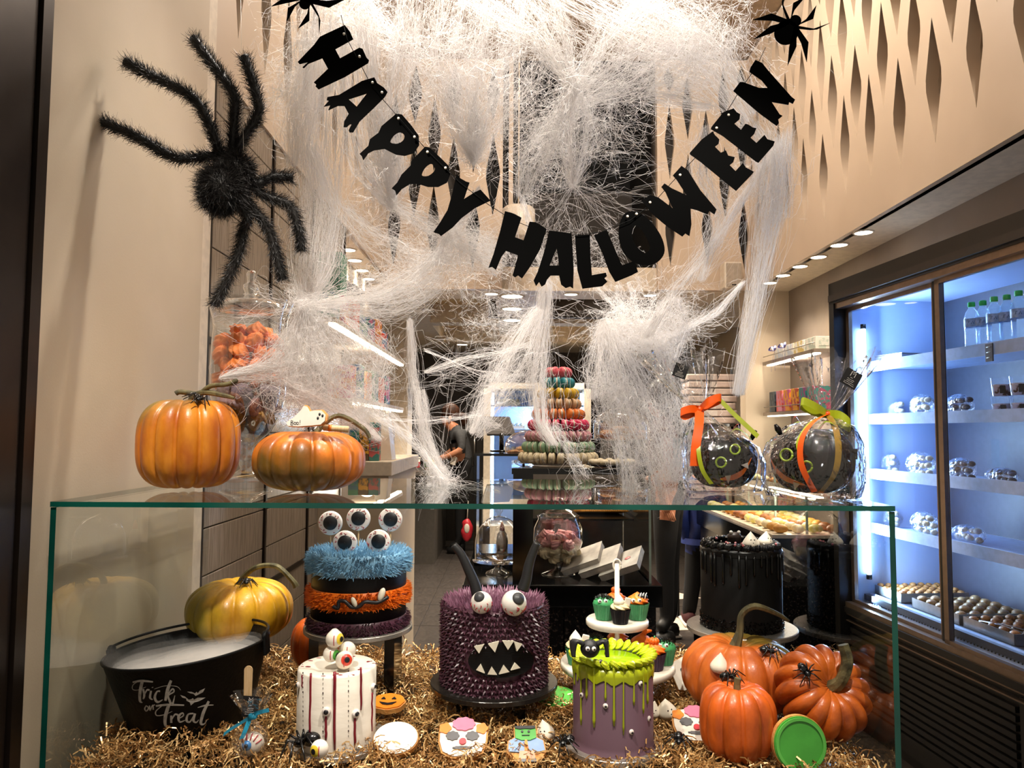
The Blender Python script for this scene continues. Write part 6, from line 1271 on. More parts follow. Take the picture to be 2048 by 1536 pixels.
# till end of the counter
t = thing('black_cube', 'black open display cube on the till side of the counter', 'display cube', (W(1000, 950, 3.1).x, 3.1, CT - 0.05)); x0 = -0.085; 
for nm, lo, hi in (('top_panel', (-0.1, -0.12, 0.08), (0.1, 0.12, 0.09)), ('side_panel', (-0.1, -0.12, -0.3), (-0.09, 0.12, 0.08)), ('side_panel', (0.09, -0.12, -0.3), (0.1, 0.12, 0.08)), ('bottom_panel', (-0.1, -0.12, -0.34), (0.1, 0.12, -0.3))): b = MB(); b.box(lo, hi); part(t, nm, b, M_acr)
t = thing('till_tablet', 'grey till tablet on a stand left of the macaron pyramid', 'tablet', (W(1003, 900, 3.3).x, 3.3, CT + 0.05)); b = MB(); b.box((-0.07, -0.006, 0), (0.07, 0.006, 0.1)); part(t, 'screen', b, mat('tablet_grey', '#55524f', 0.3), rot=(R(-35), 0, 0.5), loc=(0, 0, 0.06), bevel=0.004); b = MB(); b.tube([(0, 0, -0.01), (0, 0, 0.07)], 0.01, 8); b.lathe([(0.05, -0.012), (0.05, -0.004)], 20); part(t, 'stand', b, M_acr)
t = thing('sauce_bottle', 'small clear sauce bottle with a red cap under the black cube', 'bottle', (W(1005, 955, 3.1).x, 3.08, CT - 0.35)); b = MB(); b.lathe([(0.022, 0), (0.024, 0.03), (0.02, 0.06), (0.01, 0.075)], 20); part(t, 'bottle', b, mat('pale_sauce', '#cfc0b0', 0.4)); b = MB(); b.lathe([(0.011, 0.075), (0.009, 0.09), (0.003, 0.11)], 14); part(t, 'cap', b, M_ir)

# ================================================================ PASTRY COUNTER (right aisle)
pt = thing('pastry_counter', 'long black pastry counter with open glass front in the aisle', 'counter', (1.24, 3.60, 0))
b = MB(); b.box((0.0, 0.0, 0), (0.38, 1.36, 0.70)); part(pt, 'granite_base', b, M_granite)
b = MB(); b.box((-0.02, -0.02, 0.70), (0.38, 1.38, 0.80)); part(pt, 'black_edge', b, M_acr)
b = MB(); b.box((0.0, 0.0, 0.80), (0.37, 1.36, 0.815)); part(pt, 'white_deck', b, mat('lit_deck', '#d8cbb8', 0.35))
b = MB(); b.box((0.18, 0, 0.99), (0.38, 1.36, 1.0)); part(pt, 'upper_shelf', b, M_acr)
b = MB(); b.box((0.2, 0.05, 0.975), (0.23, 1.3, 0.99)); part(pt, 'light_strip', b, emat('counter_strip_glow', '#ffe7c4', 6))
for y in (0.02, 0.45, 0.9, 1.34): b = MB(); b.box((0.17, y, 0.815), (0.18, y + 0.01, 1.14)); part(pt, 'glass_post', b, mat('pale_green_edge', '#a9c0b4', 0.2))
point('pastry_counter_light', (1.45, 3.9, 0.95), 1.6, (1, 0.88, 0.7), 0.05)
pb_ = MB(); pb_.ball((0, 0, 0), (0.036, 0.028, 0.022), 12, 8); pcs = [pb_.mesh('pastry', mat('pastry_' + n, c, 0.5, c2=c2, ns=40)) for n, c, c2 in (('golden', '#d9a24e', '#c07f30'), ('cream', '#e8d9b4', '#dcc79a'), ('lemon', '#d9cf6a', '#e8e0b0'), ('brown', '#a86a34', '#8a5024'))]
for i in range(14):
    for j in range(4):
        k = (i // 2 + j) % 4; cn = ('golden', 'cream', 'lemon glazed', 'brown')[k]
        link('pastry', pcs[k], None, (1.30 + 0.085 * j, 3.66 + 0.094 * i, 0.837), (0, 0, rnd.uniform(0, 3)), cn + ' pastry on the deck of the pastry counter', 'pastry', cn + ' pastries on the pastry counter')
for i in range(8): k = i % 4; cn = ('golden', 'cream', 'lemon glazed', 'brown')[k]; link('pastry', pcs[k], None, (1.52, 3.68 + 0.17 * i, 1.022), (0, 0, i), cn + ' pastry on the upper shelf of the pastry counter', 'pastry', cn + ' pastries on the upper shelf')

# ================================================================ REAR ROOM FURNITURE
bf = W(968, 765, 7.6); bw = W(1182, 765, 7.6).x - bf.x
rt = thing('rear_fridge', 'white framed upright fridge with blue light in the rear room', 'refrigerator', (bf.x, 7.6, 0)); fh = bf.z
for nm, lo, hi, m_ in (('side_frame', (0, 0, 0), (0.07, 0.5, fh), M_white), ('side_frame', (bw - 0.07, 0, 0), (bw, 0.5, fh), M_white), ('top_frame', (0, 0, fh - 0.06), (bw, 0.5, fh), M_white), ('base', (0, 0, 0), (bw, 0.5, 0.35), M_white), ('back_wall', (0.05, 0.48, 0.3), (bw - 0.05, 0.52, fh), M_liner), ('door_stile', (bw / 2 - 0.04, 0, 0.35), (bw / 2 + 0.03, 0.04, fh - 0.06), M_white)): b = MB(); b.box(lo, hi); part(rt, nm, b, m_)
for z in (0.75, 1.05, 1.3, 1.55): b = MB(); b.box((0.07, 0.08, z), (bw - 0.07, 0.46, z + 0.02)); part(rt, 'shelf', b, M_shelf)
for x in (0.09, bw - 0.09): b = MB(); b.lathe([(0.012, 0.4), (0.012, fh - 0.1)], 10); part(rt, 'light_tube', b, LT, loc=(x, 0.1, 0))
b = MB(); b.add([(0.07, 0.02, 0.35), (bw - 0.07, 0.02, 0.35), (bw - 0.07, 0.02, fh - 0.06), (0.07, 0.02, fh - 0.06)], [(0, 1, 2, 3)]); part(rt, 'door_glass', b, glass('counter_glass', (0.97, 0.985, 0.98), 1.3, boost=0.7))
for x in (0.46, 0.5): b = MB(); b.box((bw / 2 - 0.03, -0.02, 1.0 + x * 0.6), (bw / 2 + 0.02, 0, 1.1 + x * 0.6)); 
point('rear_fridge_light', (bf.x + bw / 2, 7.85, 1.45), 6, (0.5, 0.72, 1.0), 0.1)
trb = MB(); trb.box((-0.12, -0.1, 0), (0.12, 0.1, 0.03)); trm = trb.mesh('carton', M_icing)
for i, (x, z) in enumerate(((0.25, 1.575), (0.6, 1.575), (0.3, 1.325), (0.75, 1.325), (0.3, 1.075), (0.7, 1.075), (0.8, 1.575))):
    t = thing('fridge_tray', ('white tray at the top of the rear fridge by the hinge', 'white tray at the top middle of the rear fridge', 'white tray on the second shelf of the rear fridge', 'white tray on the second shelf behind the pyramid', 'white tray on the third shelf of the rear fridge', 'white tray on the third shelf behind the pyramid', 'white tray at the top of the rear fridge behind the pyramid')[i], 'tray', (bf.x + x, 7.85, z), group='trays in the rear fridge'); link('carton', trm, t); b = MB(); 
    for k in range(5): b.ball((-0.09 + 0.045 * k, 0, 0.045), (0.022, 0.03, 0.02), 8, 6)
    part(t, 'cakes', b, M_sw2 if i % 2 else M_sw1, kind='stuff')
cbx = W(1200, 775, 8.6); t = thing('wall_cabinet', 'pale grey wall cabinet right of the rear fridge', 'cabinet', (cbx.x, 8.6, 0.9)); hh_ = cbx.z - 0.9
for i in range(2):
    for k in range(2): b = MB(); b.box((0.26 * i, -0.02, hh_ / 2 * k + 0.004), (0.26 * i + 0.252, 0.0, hh_ / 2 * (k + 1) - 0.004)); part(t, 'door', b, mat('grey_laminate', '#8d8a88', 0.4))
b = MB(); b.box((0, 0, 0), (0.52, 0.38, hh_)); part(t, 'carcass', b, mat('grey_laminate', '#8d8a88', 0.4))
t = thing('work_counter', 'low staff work counter by the pillar', 'counter', (-1.40, 7.4, 0)); b = MB(); b.box((0, 0, 0), (0.65, 1.3, 0.86)); part(t, 'carcass', b, mat('staff_counter', '#4b4640', 0.5)); b = MB(); b.box((-0.02, -0.02, 0.86), (0.67, 1.32, 0.9)); part(t, 'worktop', b, M_steel)
for i, (x, y, c, lb) in enumerate(((-0.98, 7.6, '#e8e0d8', 'white tub with a red label on the staff counter'), (-0.84, 7.7, '#d9c23a', 'yellow tub on the staff counter'))):
    t = thing('food_tub', lb, 'tub', (x, y, 0.9)); b = MB(); b.lathe([(0.05, 0), (0.06, 0.12)], 20); part(t, 'tub', b, mat('tub_%d' % i, c, 0.4)); b = MB(); b.lathe([(0.0555, 0.03), (0.059, 0.085)], 20, caps=False); part(t, 'label_band', b, M_ir if i == 0 else M_ig); b = MB(); b.lathe([(0.063, 0.12), (0.063, 0.135)], 20); part(t, 'lid', b, M_icing)

# ================================================================ GIFT SHELVES (left wall)
gs = thing('gift_shelf_unit', 'cream shelf unit with lit shelves along the left wall', 'shelf unit', (-0.94, 3.3, 0))
b = MB(); b.box((0, 0, 1.10), (0.415, 0.95, 1.165)); part(gs, 'worktop', b, M_white, bevel=0.004)
b = MB(); b.box((0.0, 0.01, 0.0), (0.40, 0.94, 1.10)); part(gs, 'carcass', b, M_beige)
for z, ya, yb in ((1.70, -0.55, 1.25), (1.42, -0.1, 1.25)):
    b = MB(); b.box((0.08, ya, z), (0.285, yb, z + 0.018)); s_ = part(gs, 'shelf', b, M_white)
    b = MB(); b.box((0.255, ya + 0.02, z - 0.010), (0.28, yb - 0.01, z)); link('light_strip', b.mesh('light_strip', emat('shelf_strip_glow', '#fff0d6', 5)), s_)
    point('gift_shelf_light', (-0.94 + 0.2, 3.3 + (ya + yb) / 2, z - 0.08), 0.7, (1, 0.9, 0.75), 0.05)
gcols = ('#2f6f86', '#e89a2c', '#d9564c', '#4a8f6a', '#c85a86', '#e0703a', '#3a6ea5')
def carton(x, y, z, w, d, h, c, label, rz=0, grp=None, c2=None, grp_cat='box'):
    t = thing('gift_carton', label, grp_cat, (x, y, z), (0, 0, rz), grp); b = MB(); b.box((-w / 2, -d / 2, 0), (w / 2, d / 2, h)); part(t, 'carton', b, mat('card_' + c[1:], c, 0.45, c2=c2 or c, ns=22, lo=0.48, hi=0.52), bevel=0.002)
    b = MB(); b.box((-w * 0.36, -d / 2 - 0.0015, h * 0.25), (w * 0.36, -d / 2, h * 0.75)); part(t, 'printed_panel', b, mat('panel_' + c[1:], c2 or '#e8e0d4', 0.5, c2=c, ns=70, lo=0.4, hi=0.6)); return t
cn = ('blue', 'amber', 'red', 'green', 'pink', 'orange', 'navy')
for i in range(7): carton(-0.76, 3.0 + 0.2 * i, 1.719, 0.10, 0.12, 0.13 + 0.02 * (i % 3), gcols[i], cn[i] + ' gift carton on the upper lit shelf', 0, 'gift cartons on the upper lit shelf', gcols[(i + 3) % 7])
for i in range(6): carton(-0.76, 3.35 + 0.19 * i, 1.439, 0.10, 0.12, 0.15 + 0.02 * (i % 2), gcols[(i * 2 + 1) % 7], cn[(i * 2 + 1) % 7] + ' gift carton on the lower lit shelf', 0, 'gift cartons on the lower lit shelf', gcols[(i + 4) % 7])
for k, (x, lb) in enumerate(((-0.70, 'blue'), (-0.655, 'amber'), (-0.61, 'rose'))): carton(x, 3.36, 1.166, 0.044, 0.05, 0.17, ('#2f6f86', '#e0a22c', '#c9605c')[k], lb + ' striped gift pack standing on the cream worktop', 0, 'striped packs on the worktop', ('#d9b23a', '#5a4632', '#3f7f78')[k])
t = thing('gift_bag', 'white paper gift bag on the cream worktop behind the squat pumpkin', 'gift bag', (-0.60, 3.52, 1.166)); b = MB(); b.add([(-0.05, -0.06, 0), (0.05, -0.06, 0), (0.05, 0.06, 0), (-0.05, 0.06, 0), (-0.025, -0.06, 0.2), (0.025, -0.06, 0.2), (0.025, 0.06, 0.2), (-0.025, 0.06, 0.2)], [(0, 3, 2, 1), (0, 1, 5, 4), (1, 2, 6, 5), (2, 3, 7, 6), (3, 0, 4, 7)]); part(t, 'bag', b, M_icing); b = MB(); b.tube(smoothpath([(-0.02, -0.06, 0.2), (0, -0.06, 0.25), (0.02, -0.06, 0.2)], 5), 0.002, 5); part(t, 'handle', b, M_white)
t = thing('bread_bag', 'film bag of plaited bread on the end of the cream worktop', 'bread', (W(758, 925, 3.75).x, 3.95, 1.166)); b = MB()
for k in range(5): b.ball((0.006 * math.sin(k * 2.2), 0, 0.03 + 0.034 * k), (0.035, 0.025, 0.026), 12, 8)
part(t, 'plait', b, mat('plaited_crust', '#c9863c', 0.4, c2='#e0aa60', ns=30)); b = MB(); b.lathe([(0.03, 0), (0.045, 0.06), (0.042, 0.15), (0.012, 0.21), (0.03, 0.25)], 24, caps=False); crumple(b, 0.003, 8); part(t, 'film', b, M_film); b = MB(); b.box((-0.045, -0.047, 0.09), (-0.01, -0.042, 0.16)); part(t, 'label', b, mat('blue_label', '#2f8fb0', 0.5))
# teal box and slate boxes above the tiles
carton(-0.82, 3.55, 1.98, 0.10, 0.12, 0.2, '#4f8f78', 'green carton high against the tiles', 0, None, '#6aa48c').location = (-0.80, 3.3, 1.88)
for k, (px, py) in enumerate(((692, 585), (708, 592), (720, 600))): p = W(px, py, 4.2 + 0.15 * k); carton(p.x - 0.02, p.y, p.z - 0.04, 0.08, 0.12, 0.10, '#6d7076', ('slate box nearest the tiles on the high shelf', 'middle slate box on the high shelf', 'slate box farthest from the tiles on the high shelf')[k], 0, 'slate boxes on the high shelf', '#565a60')
p = W(705, 612, 4.35); t = thing('high_shelf', 'narrow cream shelf under the slate boxes', 'shelf', (p.x - 0.05, 4.35, 0)); zz_ = W(692, 585, 4.2).z - 0.075; b = MB(); b.box((-0.08, -0.3, zz_), (0.1, 0.4, zz_ + 0.02)); part(t, 'board', b, M_white); b = MB(); b.box((-0.08, -0.2, zz_ - 0.06), (-0.06, 0.3, zz_)); part(t, 'bracket', b, M_white)

# ================================================================ RIGHT WALL SHELVES
for k, (pyf, items) in enumerate(((712, 0), (822, 1))):
    z = W(1560, pyf, 4.55).z; t = thing('wall_shelf', ('glass edged shelf carrying ribboned boxes by the chilled cabinet', 'glass edged shelf carrying bright cartons by the chilled cabinet')[k], 'shelf', (1.86, 4.10, z))
    b = MB(); b.box((-0.19, 0.03, -0.02), (0, 0.88, 0.0)); part(t, 'board', b, mat('taupe_board', '#8f8072', 0.4)); b = MB(); b.tube([(-0.185, 0.03, 0.035), (-0.185, 0.88, 0.035)], 0.003, 6); part(t, 'guard_rail', b, M_steel)
    b = MB(); b.box((-0.17, 0.06, -0.027), (-0.14, 0.86, -0.02)); part(t, 'light_strip', b, emat('shelf_strip_glow', '#fff0d6', 5)); point('wall_shelf_light', (1.74, 4.5, z - 0.07), 1.2, (1, 0.9, 0.75), 0.04)
    if k == 0:
        for i in range(4): c_ = carton(1.75, 4.22 + 0.165 * i, z + 0.001, 0.13, 0.15, 0.07, ('#b9c2b4', '#c9b26a', '#b8c0c6', '#c4ccd2')[i], ('pale green box beside the cabinet on the upper shelf', 'gold edged box on the upper shelf', 'pale box with a lilac ribbon on the upper shelf', 'farthest pale box with a lilac ribbon on the upper shelf')[i], 0, 'boxes on the upper wall shelf', '#dcd8cc')
        for y in (4.55, 4.72):
            t2 = thing('ribbon_bow', 'lilac ribbon bow hanging from the nearer ribboned box' if y < 4.6 else 'lilac ribbon bow hanging from the farther ribboned box', 'bow', (1.66, y, z + 0.05)); m_ = mat('lilac_ribbon', '#7a78c4', 0.35)
            for s in (-1, 1):
                b = MB(); b.ribbon(smoothpath([(0, 0, 0), (-0.01, s * 0.03, 0.03), (-0.015, s * 0.055, 0.01), (0, 0, 0)], 5), 0.014, (0.9, 0, 0.4)); part(t2, 'bow_loop', b, m_); b = MB(); b.ribbon(smoothpath([(0, 0, 0), (-0.01, s * 0.02, -0.06), (-0.012, s * 0.035, -0.13)], 5), 0.014, (0.2, 0.95, 0)); part(t2, 'ribbon_tail', b, m_)
    else:
        for i in range(6): carton(1.74, 4.20 + 0.125 * i, z + 0.001, 0.13, 0.10, 0.13, ('#2f8f86', '#2a7d7c', '#e0a030', '#e89a2c', '#d98aa6', '#2b3a46')[i], ('teal carton beside the cabinet on the lower shelf', 'second teal carton on the lower shelf', 'amber carton on the lower shelf', 'second amber carton on the lower shelf', 'pink and violet carton on the lower shelf', 'dark carton at the far end of the lower shelf')[i], 0, 'bright cartons on the lower wall shelf', ('#c23a6a', '#8a3a7a', '#b0452a', '#7a3a2a', '#e06050', '#4a5a66')[i])
# stacked napkin packs behind the left gift
for i in range(7): t = thing('napkin_pack', 'white paper pack in the stack behind the left gift wrap, %s' % ('lowest', 'second up', 'third up', 'fourth up', 'fifth up', 'sixth up', 'topmost')[i], 'paper pack', (W(1415, 760, 5.3).x + 0.01 * (i % 2), 5.3, 1.36 + 0.05 * i), group='paper packs in a stack'); b = MB(); b.box((-0.17, -0.1, 0), (0.17, 0.1, 0.044)); part(t, 'pack', b, mat('paper_pack', '#cbb8ae', 0.6, c2='#bda9a0', ns=20), bevel=0.008); b = MB(); b.box((-0.03, -0.1015, 0.004), (0.03, -0.1, 0.04)); part(t, 'pack_band', b, mat('pack_band', '#d8cdc6', 0.5))
t = thing('wire_rack', 'dark wire rack under the stacked paper packs', 'rack', (W(1415, 760, 5.3).x, 5.3, 0)); b = MB()
for x in (-0.2, 0.2):
    b.tube([(x, 0.1, 0), (x, 0.1, 1.75)], 0.01, 6); 
part(t, 'upright', b, M_acr); b = MB(); b.box((-0.21, -0.11, 1.34), (0.21, 0.11, 1.358)); part(t, 'shelf', b, M_acr)
for i, c in enumerate(('#d89a98', '#9fb6bd')): t = thing('display_card', ('pink menu card standing behind the left gift wrap', 'pale blue menu card standing behind the left gift wrap')[i], 'menu card', (W(1338 + 16 * i, 905, 3.4).x, 3.4, W(1338, 920, 3.4).z)); b = MB(); b.box((-0.024 if i == 0 else -0.02, -0.003, -0.03), (0.02, 0.003, 0.10)); part(t, 'card', b, mat('menu_card_%d' % i, c, 0.6)); b = MB(); 
# ================================================================ PEOPLE
def person(name, label, J, B, rad, cols, base, mats, root):
    """J joints {name: world pos}; B bones (a, b); rad radius per joint; cols material index per bone"""
    keys = list(J); v = [J[k] - base for k in keys]; e = [(keys.index(a), keys.index(b)) for a, b in B]
    me = bpy.data.meshes.new(name); me.from_pydata([tuple(x) for x in v], e, []); o = bpy.data.objects.new(name, me); C.objects.link(o)
    sk = o.modifiers.new('s', 'SKIN'); o.modifiers.new('u', 'SUBSURF').levels = 2
    for i, k in enumerate(keys):
        r = rad[k]; me.skin_vertices[0].data[i].radius = (r, r) if not isinstance(r, tuple) else r; me.skin_vertices[0].data[i].use_root = (k == root)
    dg = bpy.context.evaluated_depsgraph_get(); out = bpy.data.meshes.new_from_object(o.evaluated_get(dg)); bpy.data.objects.remove(o)
    for m in mats: out.materials.append(m)
    segs = [(J[a] - base, J[b] - base, cols[i]) for i, (a, b) in enumerate(B)]
    for p in out.polygons:
        best = 1e9
        for a, b, c in segs:
            ab = b - a; t_ = max(0, min(1, (p.center - a).dot(ab) / ab.length_squared)); d = (p.center - a - ab * t_).length
            if d < best: best = d; p.material_index = c
        p.use_smooth = True
    root_o = thing(name, label, 'person', base); link('body', out, root_o); return root_o
M_skin = mat('skin', '#c98a68', 0.5, c2='#c0805e', ns=20); M_tee = mat('charcoal_tee', '#3a3a3c', 0.8, c2='#333335', ns=40); M_trou = mat('black_cotton', '#0e0e10', 0.85); M_hair = mat('brown_hair', '#2e1b12', 0.6, spec=0.2, c2='#4a2d1e', ns=60, stretch=(1, 1, 0.2)); M_dark = mat('dark_jersey', '#161416', 0.85); M_bluej = mat('blue_jacket', '#1c2f72', 0.55, c2='#16265e', ns=12); M_maroon = mat('maroon_knit', '#4a1d20', 0.8); M_shoe = mat('black_trainer', '#121212', 0.5); M_sole = mat('white_sole', '#ddd8d0', 0.5)
EY = 8.15; E = lambda x, y, d=0.0: W(x, y, EY + d)
J = dict(hip=E(925, 940), waist=E(926, 915), chest=E(918, 885), neckb=E(912, 862), neck=E(903, 851), jaw=E(893, 845), head=E(897, 830), crown=E(899, 818), chin=E(886, 848), nose=E(880, 839),
         sh1=E(921, 871, -0.13), el1=E(924, 900, -0.2), wr1=E(892, 914, -0.22), ha1=E(880, 917, -0.22), sh2=E(915, 871, 0.13), el2=E(908, 900, 0.2), wr2=E(884, 915, 0.14), ha2=E(876, 918, 0.1),
         h1=E(925, 945, -0.09), kn1=E(921, 1018, -0.1), an1=E(919, 1085, -0.1), to1=E(900, 1096, -0.1), h2=E(924, 945, 0.09), kn2=E(926, 1018, 0.1), an2=E(925, 1082, 0.1), to2=E(908, 1092, 0.1))
B = [('hip', 'waist'), ('waist', 'chest'), ('chest', 'neckb'), ('neckb', 'neck'), ('neck', 'jaw'), ('jaw', 'head'), ('head', 'crown'), ('jaw', 'chin'), ('head', 'nose'), ('neckb', 'sh1'), ('sh1', 'el1'), ('el1', 'wr1'), ('wr1', 'ha1'), ('neckb', 'sh2'), ('sh2', 'el2'), ('el2', 'wr2'), ('wr2', 'ha2'), ('hip', 'h1'), ('h1', 'kn1'), ('kn1', 'an1'), ('an1', 'to1'), ('hip', 'h2'), ('h2', 'kn2'), ('kn2', 'an2'), ('an2', 'to2')]
cl_ = [2, 1, 1, 0, 0, 0, 0, 0, 0, 1, 1, 0, 0, 1, 1, 0, 0, 2, 2, 2, 3, 2, 2, 2, 3]
rd = dict(hip=0.14, waist=0.12, chest=0.125, neckb=0.085, neck=0.05, jaw=0.07, head=0.085, crown=0.07, chin=0.03, nose=0.014, sh1=0.062, el1=0.045, wr1=0.028, ha1=0.032, sh2=0.062, el2=0.045, wr2=0.028, ha2=0.03, h1=0.095, kn1=0.062, an1=0.045, to1=0.04, h2=0.095, kn2=0.062, an2=0.045, to2=0.04)
base = E(915, 1100); base.z = 0
po = person('person', 'shop worker in a grey T-shirt and black apron bending to work', J, B, rd, cl_, base, [M_skin, M_tee, M_trou, M_shoe], 'hip')
hc = J['head'] - base
b = MB(); b.ball((0, 0, 0), (0.105, 0.096, 0.108), 20, 14, M=T(hc.x + 0.022, hc.y, hc.z + 0.022) @ RY(0.5)); part(po, 'hair', b, M_hair)
pt_ = E(929, 838) - base; b = MB(); b.tube(smoothpath([E(914, 832) - base, E(924, 833) - base, E(930, 842) - base, E(927, 852) - base], 5), [0.025, 0.03, 0.036, 0.04, 0.045, 0.048, 0.05, 0.05, 0.048, 0.045, 0.042, 0.038, 0.032, 0.026, 0.02, 0.012], 10); part(po, 'ponytail', b, M_hair)
b = MB(); b.ball(tuple(E(913, 833, -0.0) - base), (0.02, 0.03, 0.03), 10, 8); part(po, 'hair_tie', b, mat('pale_tie', '#c9a08a', 0.5))
ec = E(886, 833, -0.055) - base; b = MB(); b.ball(tuple(ec), 0.009, 8, 6); part(po, 'eye', b, M_icblack)
b = MB(); b.ball(tuple(E(900, 836, -0.088) - base), (0.018, 0.01, 0.026), 10, 8); part(po, 'ear', b, M_skin)
for w, h in (('wr1', 'ha1'), ('wr2', 'ha2')):
    d = (J[h] - J[w]).normalized(); sdv = d.cross(Vector((0, 0, 1))).normalized()
    for k in range(5):
        st_ = J[h] - base + sdv * (0.012 * (k - 1.5)) if k < 4 else J[w] - base + d * 0.03 + sdv * 0.03; ln = (0.05, 0.06, 0.055, 0.045, 0.04)[k]; b = MB(); b.tube([st_, st_ + d * ln * 0.5 + Vector((0, 0, -0.006)), st_ + d * ln + Vector((0, 0, -0.02))], [0.0085, 0.008, 0.006], 6); part(po, 'finger' if k < 4 else 'thumb', b, M_skin)
ap = MB(); ap.lathe([(0.155, -0.32), (0.15, -0.15), (0.135, 0.0), (0.13, 0.04)], 24, M=T(*(J['hip'] - base)), caps=False); part(po, 'apron', ap, M_trou)
b = MB(); b.box((-0.03, -0.06, 0), (0.03, 0.06, 0.09)); part(po, 'pocket_cloth', b, M_icing, loc=tuple(E(905, 930, -0.15) - base), rot=(0, 0.3, 0), bevel=0.01)
for k in range(2): b = MB(); a_ = J['an%d' % (k + 1)] - base; c_ = J['to%d' % (k + 1)] - base; b.tube([(a_.x + 0.03, a_.y, 0.04), ((a_.x + c_.x) / 2, a_.y, 0.045), (c_.x - 0.03, c_.y, 0.03)], [0.045, 0.05, 0.035], 10); part(po, 'shoe', b, M_shoe)
t = thing('gift_bag', 'red and white bag hanging by the shop worker', 'bag', E(934, 1060, -0.3)); b = MB(); b.ball((0, 0, 0.0), (0.06, 0.04, 0.12), 12, 10); crumple(b, 0.015, 4); part(t, 'red_bag', b, M_ir); b = MB(); b.ball((0, -0.035, 0.02), (0.03, 0.012, 0.05), 10, 8); part(t, 'white_label', b, M_icing); b = MB(); b.tube([(0, 0, 0.1), (0.01, 0, 0.3)], 0.006, 6); part(t, 'cord', b, M_icing)

# adult customer in dark clothes beside the counter
AY = 4.75; A = lambda x, y, d=0.0: W(x, y, AY + d)
J = dict(hip=A(1335, 1000), waist=A(1334, 960), chest=A(1330, 895), neckb=A(1325, 850), neck=A(1322, 832), jaw=A(1318, 820), head=A(1316, 800), crown=A(1317, 782), nose=A(1298, 808, -0.02),
         sh1=A(1318, 868, -0.16), el1=A(1312, 940, -0.18), wr1=A(1330, 1005, -0.2), ha1=A(1338, 1024, -0.2), sh2=A(1335, 868, 0.16), el2=A(1330, 935, 0.18), wr2=A(1300, 960, 0.16), ha2=A(1290, 962, 0.16), h1=A(1332, 1010, -0.1), kn1=A(1330, 1130, -0.1), an1=A(1334, 1240, -0.1), to1=A(1318, 1262, -0.14), h2=A(1340, 1010, 0.1), kn2=A(1340, 1128, 0.1), an2=A(1342, 1232, 0.1), to2=A(1328, 1250, 0.06))
B = [('hip', 'waist'), ('waist', 'chest'), ('chest', 'neckb'), ('neckb', 'neck'), ('neck', 'jaw'), ('jaw', 'head'), ('head', 'crown'), ('head', 'nose'), ('neckb', 'sh1'), ('sh1', 'el1'), ('el1', 'wr1'), ('wr1', 'ha1'), ('neckb', 'sh2'), ('sh2', 'el2'), ('el2', 'wr2'), ('wr2', 'ha2'), ('hip', 'h1'), ('h1', 'kn1'), ('kn1', 'an1'), ('an1', 'to1'), ('hip', 'h2'), ('h2', 'kn2'), ('kn2', 'an2'), ('an2', 'to2')]
cl_ = [2, 1, 1, 0, 0, 0, 0, 0, 1, 1, 0, 0, 1, 1, 0, 0, 2, 2, 2, 3, 2, 2, 2, 3]
rd = {k: rd[k] for k in J if k in rd}; base = A(1335, 1265); base.z = 0
pa_ = person('person', 'customer with dark hair and maroon top beside the service counter', J, B, rd, cl_, base, [M_skin, M_maroon, M_trou, M_shoe], 'hip')
hc = J['head'] - base; b = MB(); b.ball((0, 0, 0), (0.1, 0.1, 0.115), 18, 12, M=T(hc.x + 0.02, hc.y, hc.z + 0.02)); b.tube(smoothpath([(hc.x + 0.06, hc.y, hc.z), (hc.x + 0.07, hc.y, hc.z - 0.14), (hc.x + 0.06, hc.y, hc.z - 0.3)], 4), [0.09] * 4 + [0.08] * 4 + [0.03], 12); part(pa_, 'hair', b, mat('black_hair', '#16100e', 0.4))
for sx in (-1, 1): b = MB(); b.ball((hc.x - 0.075, hc.y + sx * 0.03, hc.z + 0.0), 0.009, 8, 6); part(pa_, 'eye', b, M_icblack)
d = (J['ha1'] - J['wr1']).normalized()
for k in range(5): st_ = J['ha1'] - base + Vector((0.011 * (k - 1.5), 0, 0)) if k < 4 else J['wr1'] - base + d * 0.03 + Vector((-0.03, 0, 0)); b = MB(); b.tube([st_, st_ + d * 0.03, st_ + d * 0.055], [0.009, 0.008, 0.006], 6); part(pa_, 'finger' if k < 4 else 'thumb', b, M_skin)
for k in (1, 2):
    a_ = J['an%d' % k] - base; c_ = J['to%d' % k] - base; b = MB(); b.tube([(a_.x + 0.03, a_.y, 0.045), ((a_.x + c_.x) / 2, (a_.y + c_.y) / 2, 0.05), (c_.x - 0.04, c_.y, 0.035)], [0.045, 0.05, 0.034], 10); s_ = part(pa_, 'shoe', b, M_shoe); b = MB(); b.tube([(a_.x + 0.05, a_.y, 0.012), (c_.x - 0.06, c_.y, 0.012)], 0.05, 10, flat=0.25); link('sole', b.mesh('sole', M_sole), s_)
